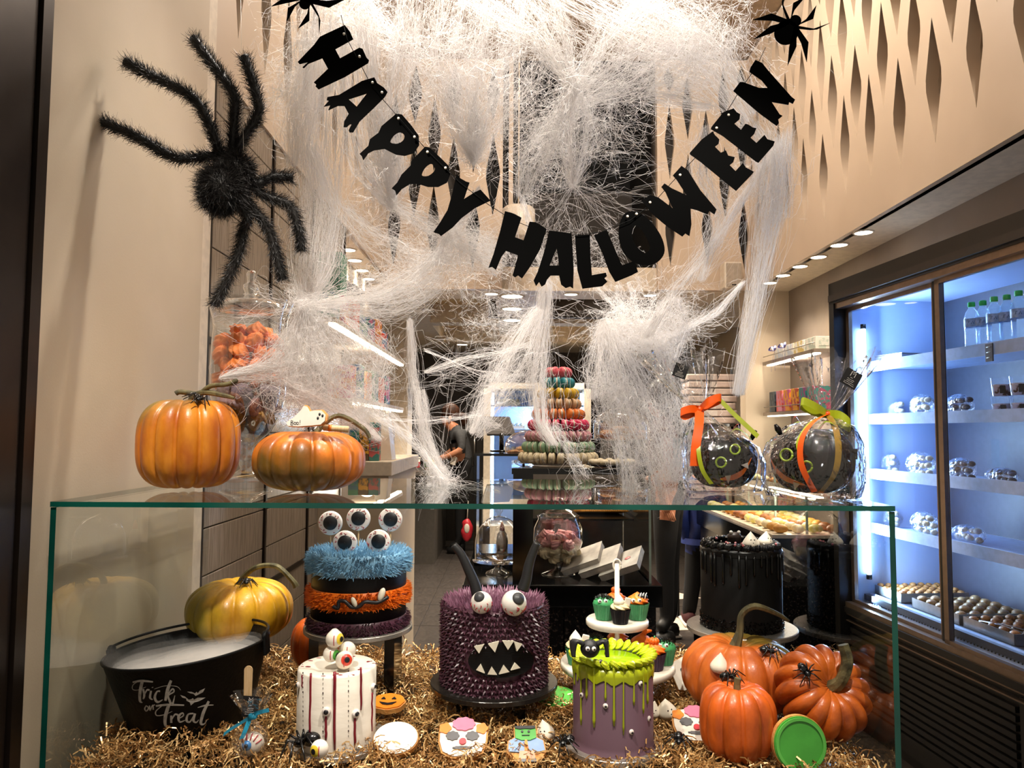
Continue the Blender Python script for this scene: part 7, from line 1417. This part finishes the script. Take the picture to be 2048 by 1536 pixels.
# child in a blue jacket
KY_ = 5.15; A = lambda x, y, d=0.0: W(x, y, KY_ + d)
J = dict(hip=A(1402, 1080), waist=A(1402, 1055), chest=A(1402, 1005), neckb=A(1402, 968), neck=A(1402, 950), jaw=A(1402, 938), head=A(1403, 918), crown=A(1403, 900), nose=A(1400, 922, 0.09), sh1=A(1370, 980), el1=A(1362, 1030, -0.04), wr1=A(1372, 1072, -0.02), ha1=A(1376, 1086, -0.02), sh2=A(1434, 980), el2=A(1446, 1030, -0.04), wr2=A(1440, 1068, -0.04), ha2=A(1436, 1082, -0.04),
         h1=A(1390, 1090), kn1=A(1386, 1160), an1=A(1378, 1225), to1=A(1374, 1228, 0.12), h2=A(1415, 1090), kn2=A(1418, 1160), an2=A(1420, 1225), to2=A(1424, 1228, 0.12))
rd = dict(hip=0.105, waist=0.11, chest=0.115, neckb=0.075, neck=0.045, jaw=0.062, head=0.08, crown=0.062, nose=0.012, sh1=0.055, el1=0.05, wr1=0.035, ha1=0.028, sh2=0.055, el2=0.05, wr2=0.035, ha2=0.028, h1=0.075, kn1=0.06, an1=0.05, to1=0.035, h2=0.075, kn2=0.06, an2=0.05, to2=0.035)
cl_ = [1, 1, 1, 0, 0, 0, 0, 0, 1, 1, 1, 1, 1, 1, 1, 1, 2, 2, 2, 3, 2, 2, 2, 3]; base = A(1400, 1240); base.z = 0
pc_ = person('person', 'child in a blue jacket and black trousers facing the pastry counter', J, B, rd, cl_, base, [M_skin, M_bluej, M_trou, M_shoe], 'hip')
hc = J['head'] - base; b = MB(); b.ball((0, 0, 0), (0.098, 0.1, 0.105), 18, 12, M=T(hc.x, hc.y - 0.02, hc.z + 0.02)); part(pc_, 'hair', b, M_hair)
b = MB(); b.lathe([(0.135, -0.02), (0.13, 0.02)], 24, M=T(*(J['hip'] - base)), caps=False); part(pc_, 'jacket_hem', b, M_bluej)
for k in (1, 2):
    a_ = J['an%d' % k] - base; c_ = J['to%d' % k] - base; b = MB(); b.tube([(a_.x, a_.y - 0.05, 0.05), ((a_.x + c_.x) / 2, (a_.y + c_.y) / 2, 0.055), (c_.x, c_.y + 0.03, 0.035)], [0.042, 0.048, 0.032], 10); s_ = part(pc_, 'trainer', b, M_maroon); b = MB(); b.tube([(a_.x, a_.y - 0.08, 0.014), (c_.x, c_.y + 0.05, 0.014)], 0.05, 10, flat=0.28); link('sole', b.mesh('sole', M_sole), s_)
# ================================================================ BANNER
BYY = 1.47
def c2(p): return (560 + p[0] / 3.4133, p[1] / 3.4133)
def c3(p): return (1100 + p[0] / 3.4133, p[1] / 3.4133)
LET = [
 ('H', [[c2(p) for p in ((440,165),(475,210),(498,262),(375,330),(408,393),(540,320),(562,328),(590,390),(605,405),(600,425),(440,520),(260,605),(240,585),(245,572),(228,558),(325,465),(285,392),(190,430),(160,460),(150,455),(190,418),(130,432),(118,418),(230,300),(270,245))]]),
 ('A', [[c2(p) for p in ((645,530),(665,570),(710,600),(735,630),(715,665),(640,740),(545,830),(500,905),(475,905),(470,890),(490,850),(478,850),(455,870),(435,870),(440,830),(470,780),(440,725),(395,725),(330,755),(345,720),(300,730),(335,690),(320,685),(325,665),(405,650),(470,610),(560,555))], [c2(p) for p in ((470,680),(595,640),(525,730))]]),
 ('P', [[c2(p) for p in ((790,770),(830,775),(895,850),(945,920),(948,985),(910,1040),(850,1058),(790,1050),(710,1010),(640,1020),(600,1040),(565,1088),(555,1060),(540,1045),(600,990),(610,945),(670,900),(690,855))], [c2(p) for p in ((750,965),(775,920),(815,897),(845,915),(840,950),(800,975))]]),
 ('P', [[c2(p) for p in ((990,1000),(1020,1005),(1090,1070),(1150,1130),(1162,1190),(1140,1245),(1080,1275),(1010,1275),(945,1255),(940,1285),(930,1255),(885,1255),(830,1290),(795,1332),(785,1300),(762,1285),(800,1245),(830,1190),(890,1130),(895,1100))], [c2(p) for p in ((968,1195),(990,1145),(1030,1117),(1055,1140),(1050,1170),(1010,1200))]]),
 ('Y', [[(913,347),(920,356),(932,363),(939,365),(928,398),(950,384),(961,379),(981,401),(950,416),(923,436),(905,455),(890,466),(882,472),(878,468),(867,464),(880,445),(895,420),(905,385)]]),
 ('H', [[(1010,424),(1022,427),(1030,430),(1043,437),(1030,476),(1047,482),(1059,445),(1071,446),(1085,454),(1093,460),(1080,500),(1060,535),(1044,558),(1036,552),(1030,556),(1025,552),(1030,535),(1036,512),(1012,503),(1003,515),(992,541),(984,535),(977,537),(987,510),(1000,465)]]),
 ('A', [[(1098,462),(1143,468),(1145,500),(1147,540),(1146,578),(1140,574),(1131,577),(1122,570),(1118,552),(1101,552),(1094,560),(1090,570),(1083,574),(1078,565),(1072,573),(1067,562),(1075,545),(1088,505)], [(1113,498),(1099,532),(1118,532)]]),
 ('L', [[(1150,470),(1180,468),(1181,510),(1184,550),(1212,545),(1214,552),(1209,556),(1215,563),(1205,572),(1165,577),(1155,540)]]),
 ('L', [[(1188,472),(1213,462),(1225,490),(1243,532),(1268,523),(1275,545),(1262,552),(1230,565),(1218,545),(1205,510)]]),
 ('O', [[(1252,425),(1275,423),(1300,440),(1322,470),(1330,500),(1320,520),(1298,530),(1270,525),(1248,505),(1238,475),(1240,445)], [(1266,452),(1280,455),(1296,480),(1300,498),(1290,505),(1276,495),(1266,478)]]),
 ('W', [[(1282,402),(1300,391),(1316,396),(1345,418),(1330,385),(1322,375),(1328,368),(1343,378),(1373,392),(1352,360),(1345,352),(1362,333),(1375,342),(1400,382),(1432,420),(1428,430),(1418,423),(1414,430),(1395,422),(1380,418),(1382,450),(1378,473),(1370,468),(1364,474),(1335,455),(1305,430)]]),
 ('E', [[c3(p) for p in ((1105,905),(1120,930),(1150,960),(1145,990),(1120,1010),(1160,1050),(1195,1035),(1210,1070),(1255,1080),(1245,1115),(1220,1135),(1260,1175),(1310,1120),(1330,1150),(1385,1180),(1370,1200),(1265,1310),(1240,1290),(1020,1110),(950,1060),(950,1050),(1030,960))]]),
 ('E', [[c3(p) for p in ((1250,745),(1270,770),(1295,785),(1290,820),(1255,850),(1300,890),(1330,850),(1350,855),(1380,875),(1405,880),(1390,920),(1365,945),(1405,980),(1460,925),(1480,955),(1530,970),(1520,1000),(1420,1115),(1400,1105),(1180,935),(1095,885),(1100,870),(1180,770))]]),
 ('N', [[c3(p) for p in ((1395,420),(1440,440),(1480,490),(1640,670),(1665,690),(1650,718),(1625,705),(1620,725),(1505,705),(1560,790),(1580,800),(1550,825),(1555,850),(1540,868),(1420,780),(1245,630),(1290,570),(1310,570),(1420,610),(1480,610),(1440,560),(1355,500),(1362,470))]])]
bbase = W(1085, 470, BYY); M_let = mat('black_card_gloss', '#020202', 0.6, spec=0.03)
bn = thing('halloween_banner', 'black cut-out HAPPY HALLOWEEN letter banner strung in a curve', 'banner', bbase)
for i, (ch, loops) in enumerate(LET):
    if ch == 'O': loops = [[(q_.x, q_.y) for q_ in smoothpath([Vector((x, y, 0)) for x, y in l[-2:] + l + l[:3]], 4)[8:8 + 4 * len(l)]] for l in loops]
    elif ch == 'P': loops = [loops[0], [(q_.x, q_.y) for q_ in smoothpath([Vector((x, y, 0)) for x, y in loops[1][-2:] + loops[1] + loops[1][:3]], 4)[8:8 + 4 * len(loops[1])]]]
    lp = [pxpoly(l, BYY, bbase) for l in loops]; me = poly2d('letter', lp, 0.0016, M_let, XZ); o = link('letter', me, bn, (0, rnd.uniform(-0.006, 0.006), 0)); o['label'] = 'black letter ' + ch
sp_ = [(682, 30), (694, 78), (745, 175), (797, 235), (856, 303), (919, 365), (975, 408), (1025, 440), (1080, 462), (1140, 470), (1200, 465), (1262, 440), (1310, 402), (1362, 345), (1398, 308), (1432, 257), (1465, 205), (1480, 180), (1512, 135), (1531, 95)]
b = MB(); b.tube([W(x, y, BYY - 0.003) - bbase for x, y in sp_], 0.0007, 5); part(bn, 'string', b, M_let)
for x, y in ((688, 68), (719, 113), (745, 165), (764, 185), (797, 237), (829, 274), (855, 304), (891, 336), (1025, 440), (1075, 461), (1255, 433), (1273, 428), (1300, 405), (1360, 350), (1390, 310), (1433, 256), (1457, 230), (1481, 181), (1510, 140)):
    b = MB(); b.lathe([(0.0026, -0.0012), (0.0026, 0.0012)], 10, M=T(*(W(x, y, BYY - 0.004) - bbase)) @ RX(R(90))); part(bn, 'eyelet', b, M_icing)
def cutspider(cx, cy, s, rot, name):
    f = lambda x, y: (cx + s * (x * math.cos(rot) - y * math.sin(rot)), cy + s * (x * math.sin(rot) + y * math.cos(rot)))
    g = lambda l: pxpoly([f(x, y) for x, y in l], BYY, bbase); sp2 = None
    t_ = link(name, poly2d(name, [g([(24 * math.cos(a), 26 * math.sin(a) + 4) for a in np.linspace(0, 2 * PI, 28, endpoint=False)])], 0.0016, M_let, XZ), bn)
    link('spider_head', poly2d('spider_head', [g([(12 * math.cos(a), 12 * math.sin(a) - 26) for a in np.linspace(0, 2 * PI, 18, endpoint=False)])], 0.0016, M_let, XZ), t_)
    for sgn in (-1, 1):
        for (kx, ky, ex, ey) in ((26, -52, 14, -78), (46, -40, 58, -66), (48, -8, 70, 26), (34, 14, 44, 56)):
            p0 = (sgn * 8, -20); v = [p0, (sgn * kx, ky), (sgn * ex, ey), (sgn * (kx - 11), ky + 10), (sgn * 6, -12)]
            link('spider_leg', poly2d('spider_leg', [g(v)], 0.0016, M_let, XZ), t_)
    return t_
cutspider(1575, 62, 0.98, R(38), 'cutout_spider'); cutspider(622, -14, 0.95, R(-150), 'cutout_spider')

# ================================================================ BIG FURRY SPIDER
def c1(p): return (p[0] / 2.926, p[1] / 2.926)
SB = W(460, 350, 1.53); M_fur = mat('black_fur', '#0c0b0b', 0.5, c2='#2b2826', ns=8)
bs_ = thing('furry_spider', 'huge black furry spider climbing the beige wall', 'toy spider', SB)
def sl(p, Y): return W(p[0], p[1], Y) - SB
LEGS = [([(560,700),(780,790),(960,890),(1060,930),(1250,910),(1330,930)], (1.455,1.47,1.49,1.50,1.52,1.53)), ([(730,360),(900,450),(1130,570),(1230,740),(1290,900),(1340,950)], (1.47,1.48,1.49,1.5,1.52,1.53)), ([(1130,220),(1240,370),(1370,560),(1370,700),(1360,860),(1370,950)], (1.49,1.49,1.49,1.5,1.52,1.53)), ([(1430,330),(1460,420),(1500,560),(1510,670),(1390,870),(1380,950)], (1.5,1.5,1.5,1.51,1.52,1.53)),
        ([(1715,1040),(1600,1035),(1500,1080),(1420,1040)], (1.56,1.55,1.54,1.53)), ([(1765,1470),(1740,1310),(1690,1200),(1560,1150),(1480,1100),(1420,1050)], (1.58,1.57,1.56,1.55,1.54,1.53)), ([(1655,1640),(1600,1420),(1540,1290),(1460,1200),(1420,1080)], (1.58,1.57,1.56,1.55,1.53)), ([(1255,1790),(1390,1500),(1420,1350),(1450,1290),(1410,1180),(1410,1080)], (1.56,1.55,1.55,1.54,1.53,1.53))]
furp = []
for pts, ys in LEGS:
    pa = smoothpath([sl(c1(p), y) for p, y in zip(pts, ys)], 6); b = MB(); rr = [0.0085] * len(pa); b.tube(pa, rr, 8); part(bs_, 'leg', b, M_fur)
    for i in range(len(pa) - 1):
        d = (pa[i + 1] - pa[i]); L_ = d.length; dn = d.normalized(); u = dn.orthogonal().normalized(); w = dn.cross(u)
        for _ in range(int(L_ * 9000)):
            a = rnd.uniform(0, 2 * PI); n = u * math.cos(a) + w * math.sin(a); furp.append((pa[i] + d * rnd.random() + n * 0.0078, (n * 0.75 - dn * rnd.uniform(0.3, 1.0)).normalized(), rnd.uniform(0.008, 0.018)))
for nm, c, rr, Y in (('abdomen', (441, 380), (0.043, 0.05, 0.052), 1.50), ('thorax', (474, 340), (0.034, 0.036, 0.032), 1.53)):
    p = sl(c, Y); b = MB(); b.ball(tuple(p), tuple(x * 0.85 for x in rr), 20, 14); part(bs_, nm, b, M_fur)
    for _ in range(5200 if nm == 'abdomen' else 3600):
        d = Vector((rnd.gauss(0, 1), rnd.gauss(0, 1), rnd.gauss(0, 1))).normalized(); q = p + Vector((d.x * rr[0], d.y * rr[1], d.z * rr[2])) * 0.84; furp.append((q, (d + Vector((-0.2, -0.2, -0.5)) * rnd.uniform(0.2, 1)).normalized(), rnd.uniform(0.010, 0.022)))
def ribbons(P, wd, seed, name, m, taper=True):
    """P (n,K,3) centre lines -> one mesh of hair-thin double-crossed ribbons"""
    r = np.random.default_rng(seed); n, K, _ = P.shape; T_ = np.gradient(P, axis=1); T_ /= np.linalg.norm(T_, axis=2, keepdims=True) + 1e-9
    rd_ = r.normal(size=(n, 1, 3)); S_ = np.cross(T_, np.repeat(rd_, K, 1)); S_ /= np.linalg.norm(S_, axis=2, keepdims=True) + 1e-9
    w = np.broadcast_to(np.asarray(wd).reshape(-1, 1), (n, K)).copy()
    if taper: w = w * np.linspace(1, 0.25, K)[None, :]
    V = np.stack([P - S_ * w[..., None] / 2, P + S_ * w[..., None] / 2], 2).reshape(-1, 3)
    idx = (np.arange(n)[:, None] * K + np.arange(K - 1)[None, :]) * 2; Fq = np.stack([idx, idx + 1, idx + 3, idx + 2], 2).reshape(-1, 4)
    me = bpy.data.meshes.new(name); me.vertices.add(len(V)); me.vertices.foreach_set('co', V.ravel().astype('f')); me.loops.add(Fq.size); me.loops.foreach_set('vertex_index', Fq.ravel().astype('i')); me.polygons.add(len(Fq)); me.polygons.foreach_set('loop_start', np.arange(0, Fq.size, 4).astype('i')); me.update(calc_edges=True); me.validate(); me.materials.append(m); return me
P0 = np.array([tuple(p) for p, d, l in furp]); D0 = np.array([tuple(d) for p, d, l in furp]); L0 = np.array([l for p, d, l in furp]); bend = np.random.default_rng(5).normal(0, 0.25, D0.shape)
FP = np.stack([P0, P0 + D0 * L0[:, None] * 0.5, P0 + (D0 + bend) * L0[:, None]], 1); link('fur', ribbons(FP, 0.0011, 6, 'fur', M_fur), bs_, kind='stuff')
b = MB(); b.tube([sl((487, 300), 1.5), sl((483, 120), 1.5), sl((481, -40), 1.5)], 0.0004, 4); part(bs_, 'hanging_thread', b, M_icing)

# ================================================================ COBWEB
RNG = np.random.default_rng(21)
STR = []; WID = []
KW = 13
BD, CD = 0.36, 0.62
def wv(px, py, Y): return np.array(W(px, py, Y))
def noise_path(P, amp, freq, n):
    s = np.linspace(0, 1, KW)[None, :]; st = np.exp(RNG.normal(-0.2, 0.75, (n, 1, 1))).clip(0.2, 3.2)
    for k in range(4):
        f = freq * (0.5 + RNG.random((n, 1)) * 1.2) * (k + 1) * 0.7; ph = RNG.random((n, 1)) * 6.28; d = RNG.normal(size=(n, 3)); d[:, 1] *= 0.6
        P += (np.sin(2 * PI * f * s + ph) * np.sin(PI * np.clip(s * 0.96 + 0.02, 0, 1)) ** 0.5)[..., None] * d[:, None, :] * (amp / (k + 1)) * st
    return P
def bundle(pts, widths, n, Y, curl=0.004, wd=0.0004, dy=0.05, freq=1.0, tw=0.0, full=True):
    """strands running along a pixel polyline, spread by widths (px)"""
    n = max(4, int(n * BD)); curl *= 1.9
    m = len(pts); C_ = np.array([wv(p[0], p[1], p[2] if len(p) > 2 else Y) for p in pts]); wdt = np.array(widths) * Y / F / 2
    seg = np.zeros(m); seg[1:] = np.cumsum(np.linalg.norm(np.diff(C_, axis=0), axis=1)); seg /= seg[-1]
    s = np.linspace(0, 1, KW)[None, :] * np.ones((n, 1))
    if not full:
        a = RNG.random((n, 1)) * 0.75; l = 0.15 + RNG.random((n, 1)) * 0.5; s = np.clip(a + s * l, 0, 1)
    P = np.stack([np.interp(s, seg, C_[:, k]) for k in range(3)], 2); w = np.interp(s, seg, wdt)
    tdir = C_[-1] - C_[0]; tdir /= np.linalg.norm(tdir); nd = np.cross(tdir, [0, 1, 0]); nd /= np.linalg.norm(nd)
    nc = max(3, n // 22); cen = RNG.normal(0, 0.55, nc).clip(-1.2, 1.2); cen2 = RNG.normal(0, 0.5, nc); ci = RNG.integers(0, nc, n)
    off = (cen[ci] + RNG.normal(0, 0.10, n))[:, None]; off2 = (cen2[ci] + RNG.normal(0, 0.15, n))[:, None]
    off_e = off + RNG.normal(0, 0.25 + tw, (n, 1)) * (s - 0.5)
    P = P + nd[None, None, :] * (w * off_e)[..., None] + np.array([0, 1, 0])[None, None, :] * (off2 * dy * (0.3 + w / (wdt.max() + 1e-9)))[..., None]
    STR.append(noise_path(P, curl, freq, n)); WID.append(wd * (0.6 + RNG.random(n) * 0.9))
def cloud(cx, cy, rx, ry, n, Y, ln=0.05, wd=0.0004, dy=0.05, curl=0.012, freq=1.4, dirn=None, gauss=True):
    """short curly fibres filling a blob"""
    n = int(n * CD)
    q = RNG.normal(0, 0.5, (n, 2)) if gauss else (RNG.random((n, 2)) * 2 - 1)
    C_ = np.array([wv(cx + rx * a, cy + ry * b, Y) for a, b in q]); C_[:, 1] += RNG.normal(0, dy, n)
    d = RNG.normal(size=(n, 3)); d[:, 1] *= 0.6
    if dirn is not None: d = d * 0.45 + np.array([dirn[0], 0, -dirn[1]])[None, :]
    d /= np.linalg.norm(d, axis=1, keepdims=True); l = ln * (0.4 + RNG.random((n, 1)) * 1.2)
    s = np.linspace(-0.5, 0.5, KW)[None, :, None]; P = C_[:, None, :] + d[:, None, :] * s * l[:, None, :]
    STR.append(noise_path(P, curl, freq, n)); WID.append(wd * (0.6 + RNG.random(n) * 0.9))
def radial(cx, cy, ends, n, Y, w1=20, curl=0.004, wd=0.00035, Y2=None):
    for (x, y) in ends: bundle([(cx, cy, Y), ((cx + x) / 2 + RNG.normal(0, 3), (cy + y) / 2 + 4, (Y + (Y2 or Y)) / 2), (x, y, Y2 or Y)], (3, w1 * 0.5, w1), n, Y, curl, wd, 0.02)
YB = 1.66
# bright masses under the lamps
cloud(690, 60, 130, 90, 770, YB, 0.07); bundle([(560, -60), (700, 30), (780, 90)], (160, 130, 60), 420, YB, 0.012)
cloud(930, 90, 190, 120, 1050, YB, 0.07); cloud(920, 180, 150, 120, 1050, YB, 0.06, dirn=(-0.2, 0.5))
for x, n in ((790, 200), (850, 240), (905, 300), (950, 360), (1000, 300), (1050, 180)): bundle([(x + 30, -40), (x + 8, 110), (lerp(x, 945, 0.6), 230), (945, 322)], (120, 110, 70, 8), n, YB, 0.010, freq=1.6)
cloud(945, 300, 40, 40, 140, YB, 0.03)
cloud(1365, 60, 150, 110, 1050, YB, 0.07); cloud(1330, 120, 190, 120, 840, YB, 0.07)
bundle([(1100, -40), (1280, 60), (1420, 130), (1500, 240)], (150, 190, 120, 60), 700, YB, 0.012)
bundle([(1360, 20), (1260, 150), (1170, 190)], (120, 130, 60), 600, YB, 0.012); bundle([(1440, 40), (1370, 170), (1290, 190), (1420, 215)], (100, 120, 40, 20), 300, YB, 0.01)
# left curtain
bundle([(650, -20), (625, 150), (595, 230), (590, 330)], (120, 90, 60, 40), 700, YB, 0.008); cloud(590, 190, 60, 90, 500, YB, 0.05)
bundle([(640, 60), (640, 260), (630, 420), (620, 540), (610, 608)], (110, 90, 80, 90, 14), 900, YB, 0.007, dy=0.03); bundle([(610, 300), (650, 430), (640, 540), (615, 605)], (60, 90, 60, 12), 500, YB, 0.007)
# second curtain behind the first letters
bundle([(700, 40), (720, 200), (745, 320), (785, 415)], (90, 90, 80, 10), 900, YB, 0.006, wd=0.00045); bundle([(820, 10), (800, 160), (785, 270), (800, 380)], (70, 60, 50, 40), 600, YB, 0.008); cloud(760, 340, 50, 80, 400, YB, 0.04)
# central fan from the ceiling and its knots
bundle([(1060, -30), (1120, 90), (1150, 180)], (260, 80, 16), 520, YB, 0.006); bundle([(950, -30), (1080, 60), (1150, 180)], (120, 80, 14), 300, YB, 0.006); bundle([(1300, -30), (1210, 80), (1152, 180)], (200, 90, 14), 380, YB, 0.006)
cloud(1160, 190, 40, 40, 260, YB, 0.03); bundle([(1152, 180), (1135, 270), (1145, 370)], (14, 60, 8), 420, YB, 0.007); bundle([(1160, 185), (1180, 260), (1150, 365)], (14, 50, 8), 200, YB, 0.006)
bundle([(1150, 180), (1080, 320), (1050, 395)], (14, 70, 30), 330, YB, 0.008); cloud(1090, 300, 60, 90, 380, YB, 0.05)
cloud(1060, 250, 90, 100, 420, YB, 0.06, 0.00032); cloud(1200, 250, 90, 90, 420, YB, 0.06, 0.00032)
radial(1147, 372, ((1000, 440), (1030, 520), (1070, 470), (1100, 520), (1180, 500), (1230, 450), (1290, 430), (1330, 400), (1050, 340), (1000, 350), (1260, 480)), 26, YB, 26, 0.004, 0.0003)
for _ in range(46):
    a, c = RNG.uniform(960, 1420), RNG.uniform(170, 420); b_, d_ = a + RNG.normal(0, 130), c + RNG.normal(0, 90)
    bundle([(a, c), ((a + b_) / 2, (c + d_) / 2 + 6), (b_, d_)], (4, 7, 4), 4, YB, 0.003, 0.0003)
# arms behind the letters: middle left
bundle([(785, 412), (870, 460), (960, 500), (1010, 530)], (18, 30, 50, 70), 420, YB, 0.007); bundle([(960, 380), (900, 480), (850, 550), (780, 590), (615, 612)], (14, 26, 60, 60, 10), 560, YB, 0.006)
cloud(940, 500, 90, 60, 620, YB, 0.05); cloud(860, 540, 90, 60, 420, YB, 0.05); cloud(760, 570, 90, 40, 360, YB, 0.05)
bundle([(690, 420), (740, 470), (830, 520), (900, 520)], (20, 40, 50, 60), 260, YB, 0.010); bundle([(612, 610), (700, 620), (800, 610), (880, 570)], (8, 40, 60, 40), 300, YB, 0.008)
cloud(780, 440, 120, 60, 300, YB, 0.06, 0.0003)
cloud(1130, 510, 130, 60, 420, YB, 0.05)
# right arms
bundle([(1500, 250), (1545, 330), (1550, 450)], (60, 80, 60), 420, YB, 0.006); bundle([(1560, 270), (1540, 430), (1510, 600), (1475, 790)], (60, 70, 40, 26), 650, YB, 0.004, wd=0.00035)
bundle([(1410, 250), (1400, 350), (1440, 430), (1400, 560)], (60, 70, 60, 40), 260, YB, 0.009); bundle([(1560, 280), (1430, 480), (1330, 600), (1290, 670)], (20, 30, 40, 40), 240, YB, 0.007)
cloud(1500, 330, 90, 120, 300, YB, 0.06, 0.0003)
# over the jar and shelves
YJ = 1.60
cloud(612, 612, 18, 14, 200, YJ, 0.025); radial(612, 612, ((505, 575), (560, 585), (430, 640), (575, 700), (640, 720), (700, 700), (720, 660), (690, 620), (660, 560)), 70, YJ, 60, 0.006)
bundle([(610, 614), (600, 700), (540, 740), (445, 757, 1.56)], (16, 110, 60, 6), 760, YJ, 0.006); bundle([(610, 614), (640, 720), (650, 800), (720, 850)], (16, 150, 130, 60), 620, YJ, 0.010)
cloud(650, 720, 90, 80, 900, YJ, 0.06); cloud(620, 800, 80, 50, 520, YJ, 0.05); bundle([(570, 770), (640, 810), (720, 850), (760, 880)], (50, 60, 40, 16), 420, YJ, 0.006)
bundle([(700, 640), (760, 720), (740, 800), (700, 850)], (60, 80, 60, 30), 260, YJ, 0.009); bundle([(445, 757, 1.56), (520, 745), (600, 735)], (4, 20, 40), 120, YJ, 0.003)
cloud(730, 740, 60, 80, 360, YJ, 0.05); cloud(560, 740, 40, 60, 260, YJ, 0.04)
# ropes left of the counter
YR = 1.80
bundle([(820, 640), (828, 760), (846, 860), (875, 930), (885, 968)], (16, 26, 24, 26, 40), 330, YR, 0.004); bundle([(845, 780), (855, 880), (880, 945)], (14, 24, 30), 300, YR, 0.004); bundle([(700, 790), (790, 850), (850, 905), (890, 960)], (40, 26, 22, 30), 320, YR, 0.005)
cloud(880, 960, 24, 16, 260, YR, 0.025); bundle([(885, 965), (930, 975), (1000, 985)], (24, 20, 10), 70, YR, 0.003); bundle([(885, 965), (860, 985), (850, 998)], (30, 24, 18), 160, YR, 0.004)
bundle([(760, 838), (850, 843), (960, 830), (1020, 800)], (4, 5, 10, 20), 60, YR, 0.003); bundle([(850, 745), (930, 720), (1010, 705), (1060, 690)], (8, 20, 16, 20), 120, YR, 0.004); bundle([(850, 700), (960, 745), (1040, 760)], (4, 10, 16), 50, YR, 0.004)
# centre rope and fan over the macarons
bundle([(1095, 575), (1088, 660), (1078, 760), (1085, 850), (1110, 890)], (30, 34, 40, 26, 20), 560, YR, 0.005, dy=0.03); bundle([(1080, 620), (1030, 720), (985, 800), (950, 870)], (30, 90, 70, 40), 620, YR, 0.007); cloud(1020, 740, 60, 60, 260, YR, 0.05); bundle([(1040, 400), (1060, 480), (1095, 580)], (20, 30, 24), 160, YR, 0.005)
cloud(1000, 640, 90, 60, 300, YR, 0.05, 0.0003); bundle([(1110, 850), (1140, 900), (1170, 960)], (24, 40, 60), 160, YR, 0.008); bundle([(960, 830), (975, 845), (1000, 850)], (20, 30, 14), 100, YR, 0.006)
# right mass
cloud(1290, 680, 70, 50, 800, YR, 0.05); cloud(1250, 640, 60, 50, 460, YR, 0.05); cloud(1340, 640, 70, 70, 520, YR, 0.05); bundle([(1215, 640), (1240, 700), (1290, 820), (1345, 960)], (30, 90, 130, 130), 800, YR, 0.009); bundle([(1205, 660), (1195, 740), (1185, 800)], (24, 60, 30), 360, YR, 0.006)
bundle([(1210, 650), (1225, 780), (1250, 900), (1255, 985)], (20, 40, 40, 20), 260, YR, 0.008); bundle([(1330, 680), (1350, 780), (1370, 880), (1350, 960)], (60, 90, 110, 80), 420, YR, 0.010); cloud(1300, 860, 90, 110, 700, YR, 0.05); cloud(1240, 790, 60, 60, 360, YR, 0.05)
bundle([(1290, 680), (1360, 660), (1440, 620), (1490, 560)], (30, 30, 24, 14), 260, YR, 0.004); bundle([(1345, 600), (1360, 650), (1340, 720)], (50, 50, 60), 260, YR, 0.010); bundle([(1260, 560), (1275, 620), (1290, 670)], (40, 40, 30), 220, YR, 0.008); bundle([(1180, 560), (1220, 600), (1250, 640)], (20, 30, 30), 120, YR, 0.006)
cloud(1330, 950, 60, 40, 260, YR, 0.05)
for _ in range(60):
    a, c = RNG.uniform(850, 1420), RNG.uniform(560, 800); b_, d_ = a + RNG.normal(0, 120), c + RNG.normal(0, 70)
    bundle([(a, c), ((a + b_) / 2, (c + d_) / 2 + 8), (b_, d_)], (4, 8, 4), 4, YR, 0.004, 0.0003)
# over the top of the case front
def webmat():
    m = bpy.data.materials.new('cobweb_fibre'); m.use_nodes = True; nt = m.node_tree; N = nt.nodes; L = nt.links; N.remove(N['Principled BSDF'])
    d = N.new('ShaderNodeBsdfDiffuse'); t_ = N.new('ShaderNodeBsdfTranslucent')
    nz = N.new('ShaderNodeTexNoise'); nz.inputs['Scale'].default_value = 6; rp = N.new('ShaderNodeValToRGB'); rp.color_ramp.elements[0].color = (0.92, 0.90, 0.88, 1); rp.color_ramp.elements[1].color = (0.84, 0.81, 0.80, 1); L.new(nz.outputs[0], rp.inputs[0])
    for x in (d, t_): L.new(rp.outputs[0], x.inputs[0])
    mx = N.new('ShaderNodeMixShader'); mx.inputs[0].default_value = 0.5; L.new(d.outputs[0], mx.inputs[1]); L.new(t_.outputs[0], mx.inputs[2]); L.new(mx.outputs[0], N['Material Output'].inputs[0]); return m
WP = np.concatenate(STR); WW = np.concatenate(WID); print('web strands', len(WP))
link('cobweb', ribbons(WP, WW * 1.25, 9, 'cobweb', webmat(), taper=False), label='white stretched cobweb veiling the banner, jar and counter', cat='cobweb', kind='stuff')
